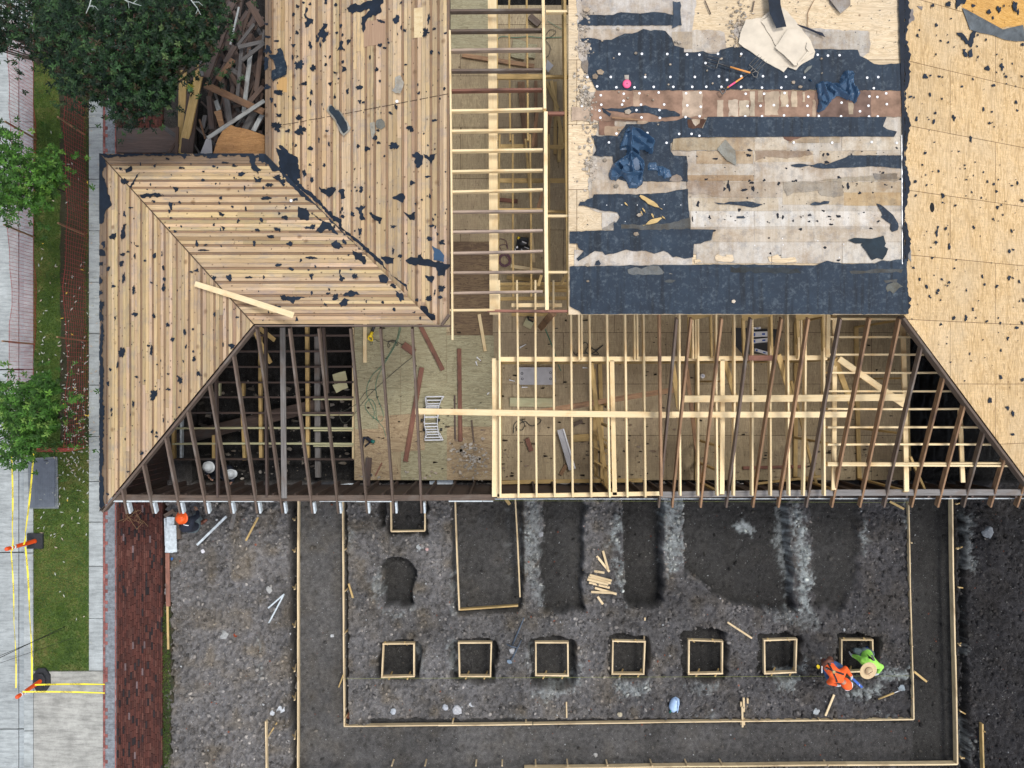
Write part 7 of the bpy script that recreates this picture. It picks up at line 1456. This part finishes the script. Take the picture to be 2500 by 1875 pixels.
mb=MB(); p=W(465,212,2.6)
for j in range(7):
    a=j*.9; d=Vector((math.cos(a),math.sin(a),.3)); w_=Vector((-d.y,d.x,0))*.025; mb.add([p,p+d*.05-w_,p+d*.12,p+d*.05+w_],[(0,1,2,3)],(.36,.34,.05))
o=mb.build('leaf_sprig',M['leaf'],big)
# ================================================================ PEOPLE
from mathutils.bvhtree import BVHTree
def skinned(name, J, E, mat, parent, root, sub=2, mesh_only=False):
    names=list(J); ix={k:i for i,k in enumerate(names)}
    me=bpy.data.meshes.new(name); me.from_pydata([tuple(J[k][0]) for k in names],[(ix[a],ix[b_]) for a,b_ in E],[]); o=bpy.data.objects.new(name,me); COL.objects.link(o)
    md=o.modifiers.new('skin','SKIN'); md.branch_smoothing=.6; sv=me.skin_vertices[0].data
    for k in names: r_=J[k][1]; r_=(r_,r_) if not isinstance(r_,tuple) else r_; sv[ix[k]].radius=r_; sv[ix[k]].use_root=(k==root)
    ss=o.modifiers.new('sub','SUBSURF'); ss.levels=sub; ss.render_levels=sub
    dg=bpy.context.evaluated_depsgraph_get(); dg.update(); m2=bpy.data.meshes.new_from_object(o.evaluated_get(dg)); bpy.data.objects.remove(o)
    V=[v.co.copy() for v in m2.vertices]; F=[tuple(p.vertices) for p in m2.polygons]; bpy.data.meshes.remove(m2)
    return mesh(name,V,F,mat,parent,None,True)
def padded(name, J, E, mat, parent, vox=.014, smooth=7):
    """one continuous surface round tapered limbs (union of capsules, voxel remeshed and relaxed)"""
    mb=MB()
    def ball(c,r_):
        V=[];F=[];n,m_=14,9
        for i in range(m_+1):
            th=math.pi*i/m_
            for k in range(n): a=2*math.pi*k/n; V.append((c[0]+r_*math.sin(th)*math.cos(a),c[1]+r_*math.sin(th)*math.sin(a),c[2]+r_*math.cos(th)))
        for i in range(m_):
            for k in range(n): k2=(k+1)%n; F.append((i*n+k,(i+1)*n+k,(i+1)*n+k2,i*n+k2))
        mb.add(V,F)
    for k,(c,r_) in J.items(): ball(Vector(c),r_)
    for a,b_ in E:
        A,ra=J[a];B,rb=J[b_]; A=Vector(A);B=Vector(B); n=max(2,int((B-A).length/.03))
        for i in range(1,n): f=i/n; ball(A.lerp(B,f),ra+(rb-ra)*f)
    me=bpy.data.meshes.new(name); me.from_pydata(mb.V,[],mb.F); o=bpy.data.objects.new(name,me); COL.objects.link(o)
    rm=o.modifiers.new('r','REMESH'); rm.mode='VOXEL'; rm.voxel_size=vox; sm=o.modifiers.new('s','SMOOTH'); sm.factor=.5; sm.iterations=smooth
    dg=bpy.context.evaluated_depsgraph_get(); dg.update(); m2=bpy.data.meshes.new_from_object(o.evaluated_get(dg)); bpy.data.objects.remove(o)
    V=[v.co.copy() for v in m2.vertices]; F=[tuple(p.vertices) for p in m2.polygons]; bpy.data.meshes.remove(m2)
    if name in('shirt','trousers'):   # soft cloth folds
        V=[v+Vector((0,0,1))*.006*math.sin(v.x*55+v.y*30)*math.sin(v.y*42-v.x*15) for v in V]
    return mesh(name,V,F,mat,parent,None,True)
def chain(J,E,pre,pts,start=None):
    last=start
    for i,(p,r_) in enumerate(pts):
        k=pre+str(i); J[k]=(p,r_)
        if last: E.append((last,k))
        last=k
    return last
def hand(J,E,pre,wrist_key,wrist,tip,side,curl=.5):
    """palm + four fingers + thumb as skin joints; side = thumb side"""
    wrist=Vector(wrist); d=(Vector(tip)-wrist).normalized(); s_=Vector(side); s_=(s_-d*s_.dot(d)).normalized(); n=d.cross(s_)
    if n.z>0: n=-n
    J[pre+'palm']=(wrist+d*.055,.026); E.append((wrist_key,pre+'palm'))
    for i,(o_,L_) in enumerate(((.030,.072),(.011,.082),(-.010,.076),(-.030,.060))):
        b_=wrist+d*.090+s_*o_*.9; m_=b_+d*L_*.5+n*L_*.12*curl*2; e_=m_+(d*(1-curl*.7)+n*curl).normalized()*L_*.5
        J[pre+'k%d'%i]=(b_,.0105); J[pre+'m%d'%i]=(m_,.0092); J[pre+'t%d'%i]=(e_,.0080); E+= [(pre+'palm',pre+'k%d'%i),(pre+'k%d'%i,pre+'m%d'%i),(pre+'m%d'%i,pre+'t%d'%i)]
    a=wrist+d*.035+s_*.035; b_=a+(d*.6+s_*.7).normalized()*.032; c=b_+(d*.9+s_*.1+n*.3).normalized()*.028
    J[pre+'ta']=(a,.0125); J[pre+'tb']=(b_,.011); J[pre+'tc']=(c,.009); E+=[(pre+'palm',pre+'ta'),(pre+'ta',pre+'tb'),(pre+'tb',pre+'tc')]
def person(label, loc, P, shirt, trousers, boots, glove=None, group='workers on the site'):
    """P: joint positions: pelvis, waist, chest, neck, head, shL, elL, wrL, hdL ... hipL, knL, anL, toL (and R)"""
    t=thing('person',label,'person',loc,group); p={k:Vector(v) for k,v in P.items()}
    J={'pelvis':(p['pelvis'],.10),'waist':(p['waist'],.085),'chest':(p['chest'],.09),'neck':(p['neck'],.046),'skull':(p['head'],.088)}
    E=[('pelvis','waist'),('waist','chest'),('chest','neck'),('neck','skull')]
    hd=(p['head']-p['neck']).normalized(); face=p['face']-p['head']; face=(face-hd*face.dot(hd)).normalized(); sd_=hd.cross(face)
    J['crown']=(p['head']+hd*.075,.072); E.append(('skull','crown')); J['jaw']=(p['head']+face*.045-hd*.05,.052); E.append(('skull','jaw')); J['chin']=(p['head']+face*.075-hd*.085,.026); E.append(('jaw','chin'))
    for s_ in 'LR':
        J['sh'+s_]=(p['sh'+s_],.048); J['el'+s_]=(p['el'+s_],.042); J['wr'+s_]=(p['wr'+s_],.027); E+=[('chest','sh'+s_),('sh'+s_,'el'+s_),('el'+s_,'wr'+s_)]
        J['hip'+s_]=(p['hip'+s_],.08); J['kn'+s_]=(p['kn'+s_],.060); J['an'+s_]=(p['an'+s_],.038); J['to'+s_]=(p['to'+s_],.032); E+=[('pelvis','hip'+s_),('hip'+s_,'kn'+s_),('kn'+s_,'an'+s_),('an'+s_,'to'+s_)]
        hand(J,E,'h'+s_,'wr'+s_,p['wr'+s_],p['hd'+s_],(p['neck']-p['sh'+s_]))
    padded('body',J,E,M['skin'],t,.009,2)
    # face: eyes, nose, ears
    mb=MB()
    for k in (-1,1): mb.lathe(p['head']+face*.080+sd_*.032*k+hd*.005,[(0,.006),(.009,.002),(.010,0),(0,-.006)],8)
    mb.build('eyes',M['white'],t)
    mb=MB(); mb.tube([p['head']+face*.085+hd*.01,p['head']+face*.108-hd*.022,p['head']+face*.086-hd*.03],.010,6)
    for k in (-1,1): mb.tube([p['head']+sd_*.088*k+hd*.02,p['head']+sd_*.098*k-hd*.005,p['head']+sd_*.088*k-hd*.028],.012,6)
    mb.tube([p['head']+face*.082-hd*.048-sd_*.022,p['head']+face*.088-hd*.05,p['head']+face*.082-hd*.048+sd_*.022],.005,5); mb.build('nose_and_ears',M['skin'],t,True)
    S={'pelvis':(p['pelvis'].lerp(p['waist'],.35),.138),'waist':(p['waist'],.135),'chest':(p['chest'],.15),'collar':(p['chest'].lerp(p['neck'],.7),.085)}
    SE=[('pelvis','waist'),('waist','chest'),('chest','collar')]
    for s_ in 'LR':
        S['sh'+s_]=(p['sh'+s_],.088); S['el'+s_]=(p['el'+s_],.060); S['cu'+s_]=(p['el'+s_].lerp(p['wr'+s_],.88),.043); SE+=[('chest','sh'+s_),('sh'+s_,'el'+s_),('el'+s_,'cu'+s_)]
    sh=padded('shirt',S,SE,M[shirt],t)
    T={'pelvis':(p['pelvis'],.142)}; TE=[]
    for s_ in 'LR':
        T['hip'+s_]=(p['hip'+s_],.112); T['kn'+s_]=(p['kn'+s_],.078); T['an'+s_]=(p['kn'+s_].lerp(p['an'+s_],.9),.058); TE+=[('pelvis','hip'+s_),('hip'+s_,'kn'+s_),('kn'+s_,'an'+s_)]
    padded('trousers',T,TE,M[trousers],t)
    for s_ in 'LR':
        B={'a':(p['an'+s_]+Vector((0,0,.05)),.05),'b':(p['an'+s_],.05),'c':(p['an'+s_].lerp(p['to'+s_],.6),.045),'d':(p['to'+s_],.038)}; padded('boot',B,[('a','b'),('b','c'),('c','d')],M[boots],t,.012,4)
        if glove:
            g={'w':(p['wr'+s_],.034)}; ge=[]; hand(g,ge,'h','w',p['wr'+s_],p['hd'+s_],(p['neck']-p['sh'+s_])); g={k:(v[0],v[1]*1.16) for k,v in g.items()}; padded('glove',g,ge,M[glove],t,.006,1)
    return t,sh,p,hd,face
def drape(obj_list, pts, w_, name, mat, parent, lift=.006, n=26):
    """a strap laid over the body: dropped on to it from above"""
    bv=[]
    for o in obj_list:
        me=o.data; bv.append(BVHTree.FromPolygons([v.co.copy() for v in me.vertices],[tuple(q.vertices) for q in me.polygons]))
    V=[];F=[]
    pts=[Vector(p) for p in pts]; A,B=pts[0],pts[-1]; d=(B-A); d.z=0; s_=Vector((-d.y,d.x,0)).normalized()*w_/2; zl=None
    for i in range(n+1):
        c=A.lerp(B,i/n)
        for k in (-1,0,1):
            q=c+s_*k; z=None
            for b_ in bv:
                h=b_.ray_cast(Vector((q.x,q.y,5)),Vector((0,0,-1)))
                if h[0] is not None: z=h[0].z if z is None else max(z,h[0].z)
            if z is None: z=zl if zl is not None else A.z
            zl=z; V.append((q.x,q.y,z+lift))
    for i in range(n):
        for k in (0,1): F.append((i*3+k,i*3+k+3,i*3+k+4,i*3+k+1))
    return mesh(name,V,F,mat,parent,None,True)
def hardhat(c, up, fwd, mat, parent, s=1.0):
    up=Vector(up).normalized(); fwd=Vector(fwd); fwd=(fwd-up*fwd.dot(up)).normalized(); x=fwd; y=up.cross(x); Rm=Matrix((x,y,up)).transposed()
    mb=MB(); prof=[(0,.125),(.03,.122),(.06,.112),(.09,.090),(.110,.055),(.120,.02),(.122,.0),(.150,-.008),(.152,-.014),(.12,-.012)]; prof=[(a*s,b_*s) for a,b_ in prof]; mb.lathe(c,prof,28,rot=Rm)
    for i,v in enumerate(mb.V):     # longer peak, oval crown
        l=Rm.transposed()@(Vector(v)-Vector(c)); l.x*=1.10; l.x+= .03*s if (l.x>.12*s and l.z<.0) else 0; mb.V[i]=tuple(Vector(c)+Rm@l)
    h=mb.build('hard_hat',mat,parent,True)
    mb=MB()
    for o_ in (-.03,0,.03):
        pts=[Vector(c)+Rm@Vector((s*(.118*1.08)*math.sin(a),o_*s,s*(.128*math.cos(a)))) for a in [R(t) for t in range(-60,61,15)]]; mb.tube(pts,.006*s,5)
    mb.build('crown_rib',mat,h,True); return h
q=lambda x,y,h: W(*ZP(x,y),h)
# worker in the orange shirt, bent forward over the form
P=dict(pelvis=q(385,590,.93),waist=q(450,690,1.02),chest=q(580,830,1.04),neck=q(690,940,1.0),head=q(790,1015,.92),face=q(830,1040,.70),
 shR=q(700,760,1.02),elR=q(775,660,.86),wrR=q(905,835,.62),hdR=q(950,890,.52),shL=q(500,905,1.02),elL=q(405,975,.80),wrL=q(575,1035,.55),hdL=q(650,1075,.48),
 hipR=q(480,580,.85),knR=q(640,620,.50),anR=q(560,560,.10),toR=q(640,640,.04),hipL=q(370,690,.85),knL=q(400,860,.50),anL=q(350,760,.10),toL=q(420,870,.05))
t,sh,p,hd,fc=person('person bent forward in an orange shirt with crossed black braces and blue jeans',G(2028,1640),P,'orange_cloth','jeans','leather','glove')
mb=MB(); mb.lathe(p['head']+Vector((0,0,.0)),[(0,.125),(.05,.115),(.09,.085),(.112,.03),(.115,-.04),(.10,-.09)],22,rot=Matrix.Rotation(.5,3,'X')); 
for i,v in enumerate(mb.V):
    l=Vector(v)-p['head']; d_=(p['head']-p['chest']); d_.z=0; d_.normalize(); l+=d_*l.dot(d_)*.25; mb.V[i]=tuple(p['head']+l)
hh_=mb.build('orange_hood',M['orange_cloth'],t,True); mb=MB(); c=p['head']; d_=(p['head']-p['chest']); d_.z=0; d_.normalize(); s_=Vector((-d_.y,d_.x,0))
mb.tube([c+s_*.12*math.sin(a)+d_*(.05+.12*math.cos(a))+Vector((0,0,-.02)) for a in [R(k) for k in range(-75,76,15)]],.012,6); mb.build('white_brim',M['white'],hh_,True)
b1=drape([sh],[q(425,545,1.2),q(612,1000,1.2)],.036,'brace_strap',M['black'],t); b2=drape([sh],[q(305,655,1.2),q(780,825,1.2)],.036,'brace_strap',M['black'],t,.011)
mb=MB(); c=q(520,745,1.235); mb.lathe(c,[(0,.0),(.035,0),(.038,-.01)],14); mb.build('strap_patch',M['tan_board'],t)
mb=MB(); mb.tube([q(255,640,.93),q(300,560,.98),q(400,490,1.0),q(480,500,.95)],.04,8,radii=[.05,.06,.06,.05]); mb.tube([q(290,500,.9),q(310,540,.8)],.06,10,radii=[.07,.05]); mb.tube([q(430,450,.9),q(440,480,.78)],.055,10,radii=[.065,.05]); tbl=mb.build('tool_belt',M['leather'],t,True)
mb=MB(); mb.tube([q(160,615,1.0),q(165,640,.9)],.035,12); mb.build('tape_measure',M['yellow'],tbl); mb=MB(); mb.tube([q(245,610,1.02),q(245,760,.98)],.012,6); mb.build('rule',M['white'],tbl)
A=q(925,880,.50); B=q(1145,1085,.42); lv=board('spirit_level',A,B,.055,.03,M['blue'],None); tag(lv,'blue spirit level in the gloved hand of the orange clad person','spirit level'); board('vial',A.lerp(B,.70)+Vector((0,0,.016)),A.lerp(B,.76)+Vector((0,0,.016)),.02,.004,M['white'],lv)
# worker in the lime shirt under a straw hat, crouching in the form
P=dict(pelvis=q(1250,330,.18),waist=q(1270,400,.36),chest=q(1330,520,.58),neck=q(1320,620,.72),head=q(1300,705,.80),face=q(1290,780,.60),
 shL=q(1180,500,.60),elL=q(1060,420,.36),wrL=q(940,375,.12),hdL=q(880,330,.02),shR=q(1470,590,.58),elR=q(1580,620,.36),wrR=q(1500,760,.14),hdR=q(1470,830,.05),
 hipL=q(1190,330,.12),knL=q(1020,270,.22),anL=q(990,240,-.24),toL=q(930,230,-.30),hipR=q(1320,330,.12),knR=q(1200,260,.22),anR=q(1130,240,-.24),toR=q(1090,210,-.30))
t,sh,p,hd,fc=person('person crouching in the square form in a lime green shirt and a wide straw hat',G(2115,1600),P,'lime_cloth','greytrouser','greytrouser','glove')
mb=MB(); c=q(1290,712,.93); Rm=Matrix.Rotation(R(8),3,'X')@Matrix.Rotation(R(6),3,'Y'); mb.lathe(c,[(0,.085),(.03,.095),(.062,.085),(.080,.055),(.088,.0),(.14,-.006),(.185,-.004),(.205,.008),(.208,.004),(.18,-.014),(.09,-.012)],36,rot=Rm); ht=mb.build('straw_hat',M['straw'],t,True)
mb=MB(); mb.lathe(c+Rm@Vector((0,0,.012)),[(.090,-.008),(.0915,.012)],30,rot=Rm); mb.build('hat_band',M['leather'],ht,True); mb=MB(); mb.tube([c+Rm@Vector((-.05,-.03,.092)),c+Rm@Vector((0,.0,.085)),c+Rm@Vector((.05,.035,.092))],.012,6,radii=[.006,.012,.006]); mb.build('crown_crease',M['leather'],ht,True)
drape([sh],[q(1360,360,.9),q(1440,520,.9)],.045,'vest_strap',M['black'],t)
o=thing('cordless_drill','blue and black cordless drill inside the square form beside the crouching person','power tool',W(*ZP(1270,220),-.3)); mb=MB(); mb.tube([q(1250,180,-.12),q(1290,240,-.14)],.035,10,radii=[.032,.028]); mb.build('motor',M['blue'],o,True); mb=MB(); mb.tube([q(1270,225,-.16),q(1290,290,-.24)],.022,8); mb.tube([q(1215,292,-.18),q(1370,296,-.18)],.013,6); mb.build('grip',M['black'],o,True)
# worker with the orange hard hat, kneeling by the wall
q=lambda x,y,h: W(*ZQ(x,y),h)
P=dict(pelvis=q(1060,760,.34),waist=q(990,790,.50),chest=q(900,770,.74),neck=q(830,690,.90),head=q(790,620,1.00),face=q(720,540,.92),
 shR=q(980,640,.76),elR=q(1120,560,.55),wrR=q(1130,440,.38),hdR=q(1090,360,.34),shL=q(830,840,.74),elL=q(760,800,.48),wrL=q(800,640,.30),hdL=q(860,560,.24),
 hipR=q(1090,690,.32),knR=q(1090,560,.50),anR=q(1200,620,.10),toR=q(1120,600,.06),hipL=q(1060,830,.28),knL=q(950,860,.10),anL=q(1230,700,.10),toL=q(1320,640,.08))
t,sh,p,hd,fc=person('person kneeling at the wall foot in a navy shirt and bright orange hard hat',G(462,1283),P,'navy_cloth','greytrouser','leather')
hardhat(q(770,595,1.05),(-.25,-.15,1),(-.6,-.4,0),M['helmet_orange'],t,.98)
drape([sh],[q(780,755,1),q(875,790,1)],.018,'white_shirt_mark',M['white'],t,.004,8)
# two workers in the crawl space with white hats
q=lambda x,y,h: W(*ZV(x,y),h)
for k,(hx,hy,lab,dx) in enumerate(((1412,372,'person in dark clothes and a round white hard hat working below the left rafters',1),(1735,478,'person in dark clothes with the smaller white hat, at the third rafter gap',-1))):
    o_=lambda x,y,h: q(hx+x,hy+y,h)
    P=dict(pelvis=o_(70*dx,-30,.06),waist=o_(55*dx,-20,.20),chest=o_(35*dx,-5,.38),neck=o_(15*dx,5,.50),head=o_(0,10,.60),face=o_(-20*dx,70,.50),
     shR=o_(10*dx,-70,.40),elR=o_(-60*dx,-30,.22),wrR=o_(-20*dx,110,.10),hdR=o_(30*dx,160,.02),shL=o_(55*dx,70,.40),elL=o_(70*dx,120,.24),wrL=o_(60*dx,165,.10),hdL=o_(40*dx,200,.02),
     hipR=o_(80*dx,-70,.02),knR=o_(10*dx,-90,.10),anR=o_(120*dx,-90,-.18),toR=o_(150*dx,-90,-.20),hipL=o_(80*dx,20,.02),knL=o_(30*dx,60,.02),anL=o_(140*dx,30,-.18),toL=o_(170*dx,30,-.20))
    t,sh,p,hd,fc=person(lab,W(*ZV(hx,hy),-.3),P,'navy_cloth','navy_cloth','black')
    hardhat(o_(0,0,.66),(-.25*dx,.05,1) if k==0 else (.1,.1,1),(-1*dx,.15,0),M['helmet_white'],t,.92 if k==0 else .8)
